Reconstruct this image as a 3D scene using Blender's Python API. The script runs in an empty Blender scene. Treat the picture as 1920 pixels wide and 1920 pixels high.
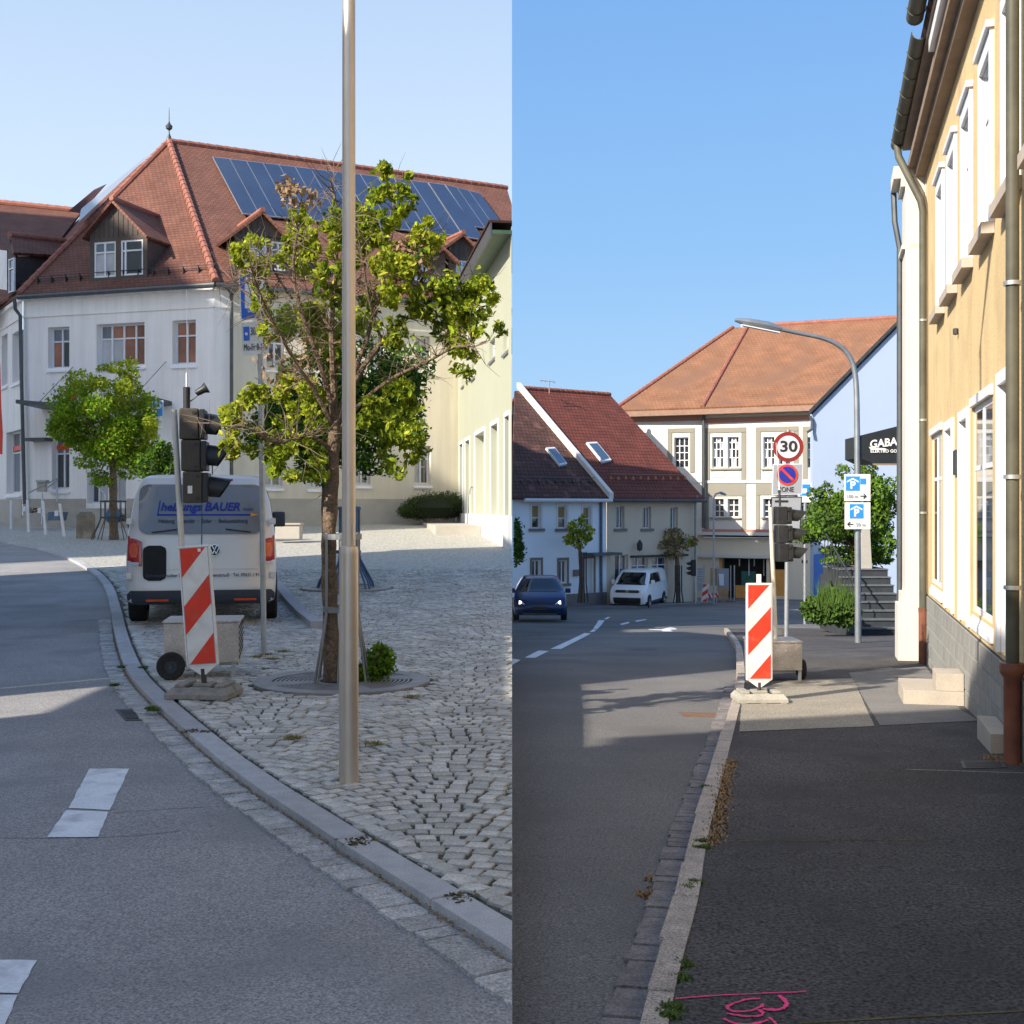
import bpy, bmesh, math, random
import numpy as np
from mathutils import Vector, Matrix, noise
random.seed(7); rnd = random.Random(11)
R = math.radians
# ---------------------------------------------------------------- camera
E, F, HY, CX = 1.55, 2300.0, 950.0, 960.0        # eye height, focal length, horizon row and middle column of the photo
sc = bpy.context.scene
cam = bpy.data.cameras.new('camera'); camo = bpy.data.objects.new('camera', cam)
sc.collection.objects.link(camo); sc.camera = camo
camo.location = (0, 0, E); camo.rotation_euler = (R(90), 0, 0)
cam.sensor_width = 36; cam.lens = 36 * F / 1920; cam.shift_y = (HY - 960) / 1920
cam.clip_start = .05; cam.clip_end = 3000
# ---------------------------------------------------------------- sky and sun
SUN_EL = 31.0; SH = Vector((-.76, -.65, 0)).normalized()        # horizontal direction towards the sun
SKY = .093
w = bpy.data.worlds.new('World'); sc.world = w; w.use_nodes = True
nt = w.node_tree; nt.nodes.clear()
N = nt.nodes.new
out = N('ShaderNodeOutputWorld'); bg = N('ShaderNodeBackground'); sky = N('ShaderNodeTexSky')
sky.sky_type = 'NISHITA'; sky.sun_disc = False; sky.sun_elevation = R(SUN_EL)
sky.sun_rotation = math.atan2(SH.x, SH.y); sky.altitude = 400; sky.air_density = 1.0; sky.dust_density = 2.2; sky.ozone_density = 2.0
tc = N('ShaderNodeTexCoord'); sep = N('ShaderNodeSeparateXYZ'); nt.links.new(tc.outputs['Generated'], sep.inputs[0])
# two skies meet over the cut between the two places: pale hazy one on the left, clear blue one on the right
step = N('ShaderNodeMath'); step.operation = 'LESS_THAN'; step.inputs[1].default_value = 0; nt.links.new(sep.outputs[0], step.inputs[0])
def skyramp(stops):
    r = N('ShaderNodeValToRGB'); nt.links.new(sep.outputs[2], r.inputs[0])
    e = r.color_ramp.elements
    while len(e) < len(stops): e.new(.5)
    for k, (p, c) in enumerate(stops): e[k].position = p; e[k].color = (*c, 1)
    return r
pale = skyramp([(0, (6.2, 6.9, 7.4)), (.12, (5.6, 6.7, 7.5)), (.30, (4.5, 5.6, 7.1)), (.42, (3.5, 4.8, 6.8)), (1, (2.6, 3.8, 5.6))])
clear = skyramp([(0, (3.5, 5.0, 6.6)), (.08, (2.7, 4.4, 6.5)), (.2, (2.0, 3.8, 6.4)), (.42, (1.35, 3.0, 6.0)), (1, (.9, 1.9, 4.6))])
m1 = N('ShaderNodeMix'); m1.data_type = 'RGBA'; m1.inputs[0].default_value = .82
m2 = N('ShaderNodeMix'); m2.data_type = 'RGBA'; m2.inputs[0].default_value = .82
m3 = N('ShaderNodeMix'); m3.data_type = 'RGBA'
# towards the sun, behind the camera, the physical sky takes over
fr = N('ShaderNodeMapRange'); fr.inputs[1].default_value = -.55; fr.inputs[2].default_value = .25; fr.inputs[3].default_value = .15; fr.inputs[4].default_value = .85; nt.links.new(sep.outputs[1], fr.inputs[0]); nt.links.new(fr.outputs[0], m1.inputs[0]); fr2 = N('ShaderNodeMapRange'); fr2.inputs[1].default_value = -.55; fr2.inputs[2].default_value = .25; fr2.inputs[3].default_value = .8; fr2.inputs[4].default_value = .9; nt.links.new(sep.outputs[1], fr2.inputs[0]); nt.links.new(fr2.outputs[0], m2.inputs[0])
sk2 = N('ShaderNodeVectorMath'); sk2.operation = 'SCALE'; sk2.inputs['Scale'].default_value = 1.3; nt.links.new(sky.outputs[0], sk2.inputs[0])
nt.links.new(sk2.outputs[0], m1.inputs[6]); nt.links.new(pale.outputs[0], m1.inputs[7])
nt.links.new(sk2.outputs[0], m2.inputs[6]); nt.links.new(clear.outputs[0], m2.inputs[7])
nt.links.new(step.outputs[0], m3.inputs[0]); nt.links.new(m2.outputs[2], m3.inputs[6]); nt.links.new(m1.outputs[2], m3.inputs[7])
nt.links.new(m3.outputs[2], bg.inputs[0]); bg.inputs[1].default_value = SKY
nt.links.new(bg.outputs[0], out.inputs[0])
sl = bpy.data.lights.new('sun', 'SUN'); sl.energy = 5.0; sl.angle = R(.55); sl.color = (1, .91, .78)
so = bpy.data.objects.new('sun', sl); sc.collection.objects.link(so)
sdir = Vector((SH.x * math.cos(R(SUN_EL)), SH.y * math.cos(R(SUN_EL)), math.sin(R(SUN_EL))))
so.rotation_euler = sdir.to_track_quat('Z', 'Y').to_euler()
vs = sc.view_settings; vs.view_transform = 'Standard'; vs.look = 'None'; vs.gamma = 1; vs.exposure = 0.68; vs.use_curve_mapping = False
try: sc.cycles.max_bounces = 6; sc.cycles.transparent_max_bounces = 8
except Exception: pass
# ---------------------------------------------------------------- helpers
def interp(t, x):
    if x <= t[0][0]: return t[0][1]
    for (a, b), (c, d) in zip(t, t[1:]):
        if x <= c: return b + (d - b) * (x - a) / (c - a)
    return t[-1][1]
ZL = [(-60, 0), (16, 0), (20, .04), (30, .40), (43, .83), (50, .97), (60, 1.1), (200, 2.2)]
ZD = [(-60, 1.2), (0, 1.45), (3.8, 1.62), (12.5, 2.03), (19, 2.27), (28, 2.9), (39.7, 3.7), (62.7, 5.1), (90, 5.9), (200, 8)]
zl = lambda Y: interp(ZL, Y)
zr = lambda Y: E - interp(ZD, Y)
def P(px, py, Y): return Vector(((px - CX) / F * Y, Y, E - (py - HY) / F * Y))
def ground(px, py, zf, dz=0):
    a, b = 2.0, 190.0
    for _ in range(60):
        m = (a + b) / 2
        if E - (py - HY) / F * m > zf(m) + dz: a = m
        else: b = m
    return Vector(((px - CX) / F * a, a, zf(a) + dz))
GL = lambda px, py, dz=0: ground(px, py, zl, dz)
GR = lambda px, py, dz=0: ground(px, py, zr, dz)
def hit(px, py, p0, n):
    d = Vector(((px - CX) / F, 1, -(py - HY) / F)); o = Vector((0, 0, E))
    return o + d * ((Vector(p0) - o).dot(n) / d.dot(n))
ROOT = {}
def link(o): sc.collection.objects.link(o); return o
def thing(name, label, cat, loc=(0, 0, 0), group=None, kind=None):
    o = link(bpy.data.objects.new(name, None)); o.location = loc; o.empty_display_size = .2
    if label: o['label'] = label
    if cat: o['category'] = cat
    if group: o['group'] = group
    if kind: o['kind'] = kind
    return o
def tag(o, label=None, cat=None, group=None, kind=None):
    for k, v in (('label', label), ('category', cat), ('group', group), ('kind', kind)):
        if v: o[k] = v
    return o
def absloc(o):
    v = Vector((0, 0, 0))
    while o: v += o.location; o = o.parent
    return v
class MB:
    def __init__(s, M=None): s.v = []; s.f = []; s.mi = []; s.uv = {}; s.M = M
    def add(s, vs_, fs, m=0):
        b = len(s.v)
        s.v += [s.M @ Vector(p) for p in vs_] if s.M else [Vector(p) for p in vs_]
        for f in fs: s.f.append([b + i for i in f]); s.mi.append(m)
        return s
    def box(s, x0, x1, y0, y1, z0, z1, m=0):
        if x0 > x1: x0, x1 = x1, x0
        if y0 > y1: y0, y1 = y1, y0
        if z0 > z1: z0, z1 = z1, z0
        return s.add([(x, y, z) for z in (z0, z1) for y in (y0, y1) for x in (x0, x1)],
                     [(0, 2, 3, 1), (4, 5, 7, 6), (0, 1, 5, 4), (2, 6, 7, 3), (0, 4, 6, 2), (1, 3, 7, 5)], m)
    def poly(s, pts, m=0): return s.add(pts, [tuple(range(len(pts)))], m)
    def slab(s, pts, d, m=0):
        d = Vector(d); n = len(pts)
        return s.add(list(pts) + [Vector(p) + d for p in pts],
                     [tuple(range(n)), tuple(range(2 * n - 1, n - 1, -1))] + [(i, n + i, n + (i + 1) % n, (i + 1) % n) for i in range(n)], m)
    def tube(s, pts, rs, n=8, m=0, cap=True):
        pts = [Vector(p) for p in pts]
        if not hasattr(rs, '__len__'): rs = [rs] * len(pts)
        vv = []; prev = None
        for i, p in enumerate(pts):
            t = (pts[min(i + 1, len(pts) - 1)] - pts[max(i - 1, 0)]).normalized()
            if prev is None:
                a = t.orthogonal().normalized()
            else:
                a = (prev - t * prev.dot(t)); a = a.normalized() if a.length > 1e-6 else t.orthogonal().normalized()
            prev = a; b = t.cross(a)
            for k in range(n):
                an = 2 * math.pi * k / n
                vv.append(p + (a * math.cos(an) + b * math.sin(an)) * rs[i])
        ff = [(i * n + k, i * n + (k + 1) % n, (i + 1) * n + (k + 1) % n, (i + 1) * n + k) for i in range(len(pts) - 1) for k in range(n)]
        if cap: ff += [tuple(range(n - 1, -1, -1)), tuple((len(pts) - 1) * n + k for k in range(n))]
        return s.add(vv, ff, m)
    def cyl(s, p0, p1, r, r1=None, n=12, m=0): return s.tube([p0, p1], [r, r if r1 is None else r1], n, m)
    def lathe(s, prof, c=(0, 0, 0), n=16, m=0):
        c = Vector(c)
        vv = [c + Vector((r * math.cos(2 * math.pi * k / n), r * math.sin(2 * math.pi * k / n), z)) for r, z in prof for k in range(n)]
        ff = [(i * n + k, i * n + (k + 1) % n, (i + 1) * n + (k + 1) % n, (i + 1) * n + k) for i in range(len(prof) - 1) for k in range(n)]
        return s.add(vv, ff, m)
    def build(s, name, mats, parent=None, smooth=False, bevel=0, local=False, uvf=None, recalc=True):
        me = bpy.data.meshes.new(name)
        off = absloc(parent) if (parent and not local) else Vector((0, 0, 0))
        me.from_pydata([tuple(p - off) for p in s.v], [], s.f)
        if not isinstance(mats, (list, tuple)): mats = [mats]
        for m in mats: me.materials.append(m)
        if len(mats) > 1: me.polygons.foreach_set('material_index', s.mi)
        if recalc:
            bm = bmesh.new(); bm.from_mesh(me); bmesh.ops.recalc_face_normals(bm, faces=bm.faces); bm.to_mesh(me); bm.free()
        if uvf:
            uvl = me.uv_layers.new(name='UVMap')
            for lp in me.loops:
                uvl.data[lp.index].uv = uvf(me.vertices[lp.vertex_index].co + off)
        if smooth: me.polygons.foreach_set('use_smooth', [True] * len(me.polygons))
        me.update()
        o = link(bpy.data.objects.new(name, me))
        if parent: o.parent = parent
        if bevel:
            b = o.modifiers.new('bevel', 'BEVEL'); b.width = bevel; b.segments = 2; b.limit_method = 'ANGLE'; b.angle_limit = R(40)
        if smooth and not bevel:
            try:
                md = o.modifiers.new('edges', 'EDGE_SPLIT'); md.split_angle = R(38)
            except Exception: pass
        return o
def inst(src, parent=None, name=None, M=None):
    o = src.copy(); link(o)
    if parent: o.parent = parent
    if name: o.name = name
    if M is not None: o.matrix_local = M
    return o
def copy_tree(o, parent=None, skip=()):
    c = o.copy(); link(c); c.parent = parent
    for ch in list(o.children):
        copy_tree(ch, c)
    return c
# ---------------------------------------------------------------- materials
MATS = {}
def mk(name, col, rough=.8, var=.12, scale=4, col2=None, bump=0., bscale=60, metal=0, spec=.4, fine=0., fscale=90, perobj=0., alpha=None, emit=None, trans=0., stain=None, streak=0.):
    m = bpy.data.materials.new(name); m.use_nodes = True; t = m.node_tree; nd = t.nodes; L = t.links
    b = nd['Principled BSDF']; b.inputs['Roughness'].default_value = rough; b.inputs['Metallic'].default_value = metal
    b.inputs['Specular IOR Level'].default_value = spec
    tcn = nd.new('ShaderNodeTexCoord'); co = tcn.outputs['Object']
    c1 = [max(0, c * (1 - var)) for c in col]; c2 = col2 or [min(1, c * (1 + var)) for c in col]
    no = nd.new('ShaderNodeTexNoise'); no.inputs['Scale'].default_value = scale; no.inputs['Detail'].default_value = 6; no.inputs['Roughness'].default_value = .6
    L.new(co, no.inputs['Vector'])
    rp = nd.new('ShaderNodeValToRGB'); rp.color_ramp.elements[0].position = .32; rp.color_ramp.elements[1].position = .68
    rp.color_ramp.elements[0].color = (*c1, 1); rp.color_ramp.elements[1].color = (*c2, 1); L.new(no.outputs[0], rp.inputs[0])
    cur = rp.outputs[0]
    def mul(cur, fac, lo, hi):
        mr = nd.new('ShaderNodeMapRange'); mr.inputs[3].default_value = lo; mr.inputs[4].default_value = hi; L.new(fac, mr.inputs[0])
        mx = nd.new('ShaderNodeVectorMath'); mx.operation = 'SCALE'; L.new(cur, mx.inputs[0]); L.new(mr.outputs[0], mx.inputs['Scale']); return mx.outputs[0]
    if fine:
        n2 = nd.new('ShaderNodeTexNoise'); n2.inputs['Scale'].default_value = fscale; n2.inputs['Detail'].default_value = 3; L.new(co, n2.inputs['Vector'])
        r2 = nd.new('ShaderNodeMapRange'); r2.inputs[1].default_value = .3; r2.inputs[2].default_value = .7; L.new(n2.outputs[0], r2.inputs[0])
        cur = mul(cur, r2.outputs[0], 1 - fine, 1 + fine)
    if perobj:
        oi = nd.new('ShaderNodeObjectInfo'); cur = mul(cur, oi.outputs['Random'], 1 - perobj, 1 + perobj)
    if streak:
        mp_ = nd.new('ShaderNodeMapping'); mp_.inputs['Scale'].default_value = (2.2, 2.2, .12); L.new(co, mp_.inputs['Vector'])
        ns = nd.new('ShaderNodeTexNoise'); ns.inputs['Scale'].default_value = 1.6; ns.inputs['Detail'].default_value = 9; ns.inputs['Roughness'].default_value = .65; L.new(mp_.outputs[0], ns.inputs['Vector'])
        rs = nd.new('ShaderNodeMapRange'); rs.inputs[1].default_value = .35; rs.inputs[2].default_value = .65; L.new(ns.outputs[0], rs.inputs[0]); cur = mul(cur, rs.outputs[0], 1 - streak, 1 + streak * .4)
    if stain:
        n3 = nd.new('ShaderNodeTexNoise'); n3.inputs['Scale'].default_value = stain[0]; n3.inputs['Detail'].default_value = 8; L.new(co, n3.inputs['Vector'])
        r3 = nd.new('ShaderNodeMapRange'); r3.inputs[1].default_value = .52; r3.inputs[2].default_value = .72; L.new(n3.outputs[0], r3.inputs[0])
        mx = nd.new('ShaderNodeMix'); mx.data_type = 'RGBA'; L.new(r3.outputs[0], mx.inputs[0]); L.new(cur, mx.inputs[6]); mx.inputs[7].default_value = (*stain[1], 1); cur = mx.outputs[2]
    L.new(cur, b.inputs['Base Color'])
    if bump:
        n4 = nd.new('ShaderNodeTexNoise'); n4.inputs['Scale'].default_value = bscale; n4.inputs['Detail'].default_value = 4; L.new(co, n4.inputs['Vector'])
        bp = nd.new('ShaderNodeBump'); bp.inputs['Strength'].default_value = bump; bp.inputs['Distance'].default_value = .02; L.new(n4.outputs[0], bp.inputs['Height']); L.new(bp.outputs[0], b.inputs['Normal'])
    if emit: b.inputs['Emission Color'].default_value = (*emit[0], 1); b.inputs['Emission Strength'].default_value = emit[1]
    if trans:
        tr = nd.new('ShaderNodeBsdfTranslucent'); L.new(cur, tr.inputs[0]); ms = nd.new('ShaderNodeMixShader'); ms.inputs[0].default_value = trans
        o_ = nd['Material Output']; L.new(b.outputs[0], ms.inputs[1]); L.new(tr.outputs[0], ms.inputs[2]); L.new(ms.outputs[0], o_.inputs[0])
    MATS[name] = m
    return m
def mkroof(name, c1, c2, cm, bw, rh, bump=.6, patch=None, rough=.85):
    m = bpy.data.materials.new(name); m.use_nodes = True; t = m.node_tree; nd = t.nodes; L = t.links; b = nd['Principled BSDF']; b.inputs['Roughness'].default_value = rough
    b.inputs['Specular IOR Level'].default_value = .3
    uv = nd.new('ShaderNodeUVMap'); br = nd.new('ShaderNodeTexBrick'); L.new(uv.outputs[0], br.inputs['Vector'])
    br.inputs['Scale'].default_value = 1; br.inputs['Brick Width'].default_value = bw; br.inputs['Row Height'].default_value = rh
    br.inputs['Mortar Size'].default_value = rh * .09; br.inputs['Mortar Smooth'].default_value = .4; br.inputs['Bias'].default_value = 0
    br.inputs['Color1'].default_value = (*c1, 1); br.inputs['Color2'].default_value = (*c2, 1); br.inputs['Mortar'].default_value = (*cm, 1)
    no = nd.new('ShaderNodeTexNoise'); no.inputs['Scale'].default_value = .9; no.inputs['Detail'].default_value = 8; L.new(uv.outputs[0], no.inputs['Vector'])
    rr = nd.new('ShaderNodeMapRange'); rr.inputs[1].default_value = .35; rr.inputs[2].default_value = .7; rr.inputs[3].default_value = 1.12; rr.inputs[4].default_value = .8; L.new(no.outputs[0], rr.inputs[0])
    mx = nd.new('ShaderNodeVectorMath'); mx.operation = 'SCALE'; L.new(br.outputs[0], mx.inputs[0]); L.new(rr.outputs[0], mx.inputs['Scale']); cur = mx.outputs[0]
    if patch:
        n3 = nd.new('ShaderNodeTexNoise'); n3.inputs['Scale'].default_value = patch[0]; n3.inputs['Detail'].default_value = 9; n3.inputs['Distortion'].default_value = 1; L.new(uv.outputs[0], n3.inputs['Vector'])
        r3 = nd.new('ShaderNodeMapRange'); r3.inputs[1].default_value = patch[2]; r3.inputs[2].default_value = patch[2] + .2; L.new(n3.outputs[0], r3.inputs[0])
        mm = nd.new('ShaderNodeMix'); mm.data_type = 'RGBA'; L.new(r3.outputs[0], mm.inputs[0]); L.new(cur, mm.inputs[6]); mm.inputs[7].default_value = (*patch[1], 1); cur = mm.outputs[2]
    L.new(cur, b.inputs['Base Color'])
    sp = nd.new('ShaderNodeSeparateXYZ'); L.new(uv.outputs[0], sp.inputs[0])
    fr = nd.new('ShaderNodeMath'); fr.operation = 'MODULO'; fr.inputs[1].default_value = rh; L.new(sp.outputs[1], fr.inputs[0])
    mp = nd.new('ShaderNodeMath'); mp.operation = 'MULTIPLY'; mp.inputs[1].default_value = -1 / rh; L.new(fr.outputs[0], mp.inputs[0])
    bp = nd.new('ShaderNodeBump'); bp.inputs['Strength'].default_value = bump; bp.inputs['Distance'].default_value = .05; L.new(mp.outputs[0], bp.inputs['Height']); L.new(bp.outputs[0], b.inputs['Normal'])
    MATS[name] = m
    return m
def glassmat(name, base, rough=.03, ior=1.9, var=0.3):
    m = mk(name, base, rough, var, .6, spec=.9); m.node_tree.nodes['Principled BSDF'].inputs['IOR'].default_value = ior; return m
asphaltL = mk('asphalt_left', (.31, .30, .295), .88, .18, .5, stain=(.9, (.22, .22, .225)), fine=.5, fscale=110, bump=.5, bscale=150)
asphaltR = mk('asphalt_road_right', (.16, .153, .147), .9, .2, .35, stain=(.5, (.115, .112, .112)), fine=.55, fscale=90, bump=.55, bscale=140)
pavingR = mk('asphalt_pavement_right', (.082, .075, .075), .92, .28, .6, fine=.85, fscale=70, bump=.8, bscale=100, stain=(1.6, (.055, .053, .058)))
patchM = mk('asphalt_patch', (.19, .18, .17), .92, .1, 2, fine=.3, fscale=80, bump=.4, bscale=110)
lightpatchM = mk('gritty_pavement', (.30, .27, .22), .92, .1, 2, fine=.5, fscale=70, bump=.5, bscale=110)
granite = mk('granite_kerb', (.40, .40, .405), .8, .12, 9, fine=.3, fscale=160, bump=.3, bscale=120, perobj=.12)
graniteR = mk('granite_kerb_warm', (.42, .36, .31), .85, .18, 9, fine=.55, fscale=130, bump=.5, bscale=120, perobj=.1)
gutterM = mk('gutter_stone', (.42, .41, .39), .85, .25, 14, fine=.4, fscale=90, bump=.7, bscale=60, perobj=.18)
gutterR = mk('gutter_stone_right', (.2, .18, .175), .85, .25, 14, fine=.35, fscale=90, bump=.6, bscale=60, perobj=.15)
cobbleM = mk('cobblestone', (.50, .485, .44), .8, .2, 2.1, fine=.22, fscale=100, bump=.5, bscale=90, perobj=.22)
cobblefarM = mk('cobblestones_far', (.40, .385, .34), .8, .3, 14, fine=.35, fscale=16, bump=.5, bscale=16)
mortarM = mk('joint_sand', (.075, .072, .06), .95, .25, 2.2, fine=.4, fscale=120)
mossM = mk('joint_moss', (.12, .10, .045), .95, .3, 6, fine=.4, fscale=120)
paintM = mk('road_paint', (.72, .74, .76), .7, .08, 5, fine=.1, fscale=70, stain=(7, (.45, .46, .48)))
wallWhite = mk('render_cool_white', (.87, .84, .81), .9, .03, .7, bump=.15, bscale=90, streak=.10)
wallCream = mk('render_cream', (.68, .62, .50), .9, .04, .5, bump=.15, bscale=90, streak=.10)
plinthM = mk('plinth_stone', (.42, .39, .34), .9, .1, 1.5, bump=.3, bscale=40)
frameW = mk('white_frame', (.70, .71, .73), .45, .03, 3)
sillM = mk('white_sill', (.82, .85, .92), .5, .03, 3)
glassM = glassmat('window_glass', (.06, .085, .12), ior=2.2)
glassC = glassmat('car_glass', (.012, .015, .018), ior=1.45)
glassD = glassmat('window_glass_dark', (.03, .035, .04), ior=1.7)
curtainM = glassmat('window_glass_curtain', (.45, .46, .48), .2, 1.6)
reflectglassM = glassmat('window_glass_roof_reflection', (.35, .14, .08), .08, 1.6, .5)  # orange reflection of the roofs opposite put into the pane colour
tileRed = mkroof('clay_tiles_red', (.21, .092, .062), (.165, .070, .048), (.085, .036, .026), .19, .16, 1.0)
ridgeM = mk('ridge_tiles', (.30, .12, .085), .85, .2, 3, fine=.2)
tileBrown = mkroof('clay_tiles_brown', (.20, .055, .036), (.15, .04, .028), (.045, .016, .012), .25, .3, 1.0)
tileDark = mkroof('clay_tiles_dark', (.12, .055, .042), (.09, .04, .034), (.03, .015, .012), .25, .3, 1.0, patch=(1.2, (.26, .12, .085), .57))
tileOrange = mkroof('clay_tiles_orange', (.29, .14, .075), (.255, .12, .065), (.19, .09, .05), .25, .3, .5, patch=(.3, (.20, .105, .065), .5))
claddingM = mk('dark_cladding', (.085, .065, .055), .75, .2, 2, fine=.2, fscale=20)
solarM = mk('solar_cell', (.03, .045, .085), .18, .15, .5, spec=.8)
solarF = mk('solar_frame', (.35, .38, .44), .35, .05, 3, metal=.5)
zincM = mk('zinc_dark', (.10, .11, .115), .45, .15, 4, metal=.5)
zincL = mk('zinc_grey', (.28, .30, .32), .45, .15, 4, metal=.6)
copperG = mk('pipe_olive', (.085, .082, .06), .6, .3, 3)
terraM = mk('pipe_terracotta', (.20, .075, .045), .6, .25, 6)
steelM = mk('stainless_steel', (.66, .57, .47), .42, .07, 3, metal=.75, spec=.5)
galvM = mk('galvanised', (.42, .44, .45), .45, .14, 8, metal=.7)
darkiron = mk('dark_iron', (.06, .062, .065), .6, .25, 6, metal=.4)
blueiron = mk('blue_grey_iron', (.10, .15, .22), .5, .2, 6, metal=.4)
redM = mk('sign_red', (.68, .045, .02), .45, .1, 6, stain=(9, (.55, .09, .05)))
whiteSign = mk('sign_white', (.80, .79, .75), .5, .05, 6)
whiteSign2 = mk('sign_white_dirty', (.72, .71, .66), .5, .1, 5, stain=(6, (.55, .54, .48)))
blueSign = mk('sign_blue', (.02, .13, .55), .4, .05, 6)
blueSign2 = mk('sign_light_blue', (.03, .27, .70), .4, .05, 6)
darkredM = mk('sign_dark_red', (.22, .02, .02), .5, .1, 6)
greySign = mk('sign_grey', (.30, .32, .36), .5, .05, 6)
blackM = mk('black_plastic', (.02, .021, .022), .45, .15, 6, spec=.5)
brownplas = mk('brown_housing', (.075, .06, .045), .6, .2, 6, fine=.15)
rubberM = mk('rubber', (.022, .021, .02), .85, .2, 8)
footM = mk('recycled_base', (.26, .245, .21), .85, .2, 9, fine=.15, fscale=50, bump=.15, bscale=40, stain=(9, (.12, .115, .10)))
aluM = mk('checker_plate', (.50, .45, .40), .45, .12, 9, metal=.5, fine=.2, fscale=60)
barkM = mk('bark', (.15, .105, .07), .95, .35, 12, fine=.4, fscale=50, bump=1.0, bscale=40)
twigM = mk('twig', (.19, .14, .10), .95, .3, 12)
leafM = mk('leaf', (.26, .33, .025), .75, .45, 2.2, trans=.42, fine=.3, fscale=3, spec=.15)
leafL = mk('leaf_sunlit_lime', (.36, .42, .035), .75, .35, 2.5, trans=.45, spec=.15)
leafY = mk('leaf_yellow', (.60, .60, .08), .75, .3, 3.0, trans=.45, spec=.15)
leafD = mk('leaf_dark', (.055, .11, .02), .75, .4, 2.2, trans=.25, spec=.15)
leafB = mk('leaf_dead', (.30, .20, .11), .8, .4, 5.0, trans=.2)
leafG = mk('leaf_round', (.17, .30, .018), .75, .4, 1.6, trans=.4, spec=.15)
leafR = mk('leaf_right', (.09, .16, .03), .75, .45, 1.6, trans=.25, spec=.15)
hedgeM = mk('hedge_leaf', (.05, .085, .015), .7, .4, 2, trans=.2)
yellowW = mk('ochre_render', (.66, .485, .25), .9, .07, .8, col2=(.69, .52, .28), bump=.35, bscale=45, fine=.07, fscale=30, stain=(1.3, (.50, .36, .20)), streak=.10)
baseTile = mk('plinth_tile', (.26, .255, .235), .8, .1, 3, perobj=.08, fine=.12, fscale=60)
stepM = mk('beige_step', (.42, .365, .30), .8, .08, 4, fine=.1)
pinkM = mk('pink_spray', (.9, .05, .22), .7, .1, 20, fine=.25, fscale=60)
litterM = mk('dry_litter', (.30, .19, .09), .95, .4, 20)
weedM = mk('weed', (.10, .15, .03), .8, .4, 20, trans=.2)
# ---------------------------------------------------------------- facades
class Fac:
    def __init__(s, p0, p1):
        s.o = Vector((p0[0], p0[1], 0)); e = Vector((p1[0], p1[1], 0)); s.L = (e - s.o).length; s.a = (e - s.o).normalized()
        s.n = Vector((s.a.y, -s.a.x, 0)); b = -s.n
        s.M = Matrix(((s.a.x, b.x, 0, s.o.x), (s.a.y, b.y, 0, s.o.y), (0, 0, 1, 0), (0, 0, 0, 1)))
    def uw(s, px, py, v=0):
        h = hit(px, py, s.o - s.n * v, s.n) - s.o
        return h.dot(s.a), h.z
    def rect(s, x0, y0, x1, y1):        # pixel box -> u0, u1, w0, w1 (level edges)
        xm = (x0 + x1) / 2
        u0 = s.uw(x0, y0)[0]; u1 = s.uw(x1, y0)[0]; wt = s.uw(xm, y0)[1]; wb = s.uw(xm, y1)[1]
        return u0, u1, wb, wt
    def pt(s, u, v, w): return s.M @ Vector((u, v, w))
def wall(fac, u0, u1, w0, w1, holes, th, mat, parent, name='wall', back=True):
    mb = MB(fac.M)
    us = sorted({u0, u1, *[h[0] for h in holes], *[h[1] for h in holes]}); ws = sorted({w0, w1, *[h[2] for h in holes], *[h[3] for h in holes]})
    us = [u for u in us if u0 <= u <= u1]; ws = [x for x in ws if w0 <= x <= w1]
    for a, b in zip(us, us[1:]):
        for c, d in zip(ws, ws[1:]):
            mu, mw = (a + b) / 2, (c + d) / 2
            if any(h[0] < mu < h[1] and h[2] < mw < h[3] for h in holes): continue
            mb.add([(a, 0, c), (b, 0, c), (b, 0, d), (a, 0, d)], [(0, 1, 2, 3)])
    for h in holes:
        a, b, c, d = h
        for q in ([(a, 0, c), (a, th, c), (a, th, d), (a, 0, d)], [(b, 0, c), (b, 0, d), (b, th, d), (b, th, c)], [(a, 0, d), (a, th, d), (b, th, d), (b, 0, d)], [(a, 0, c), (b, 0, c), (b, th, c), (a, th, c)]):
            mb.add(q, [(0, 1, 2, 3)])
    return mb.build(name, mat, parent, recalc=False)
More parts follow.
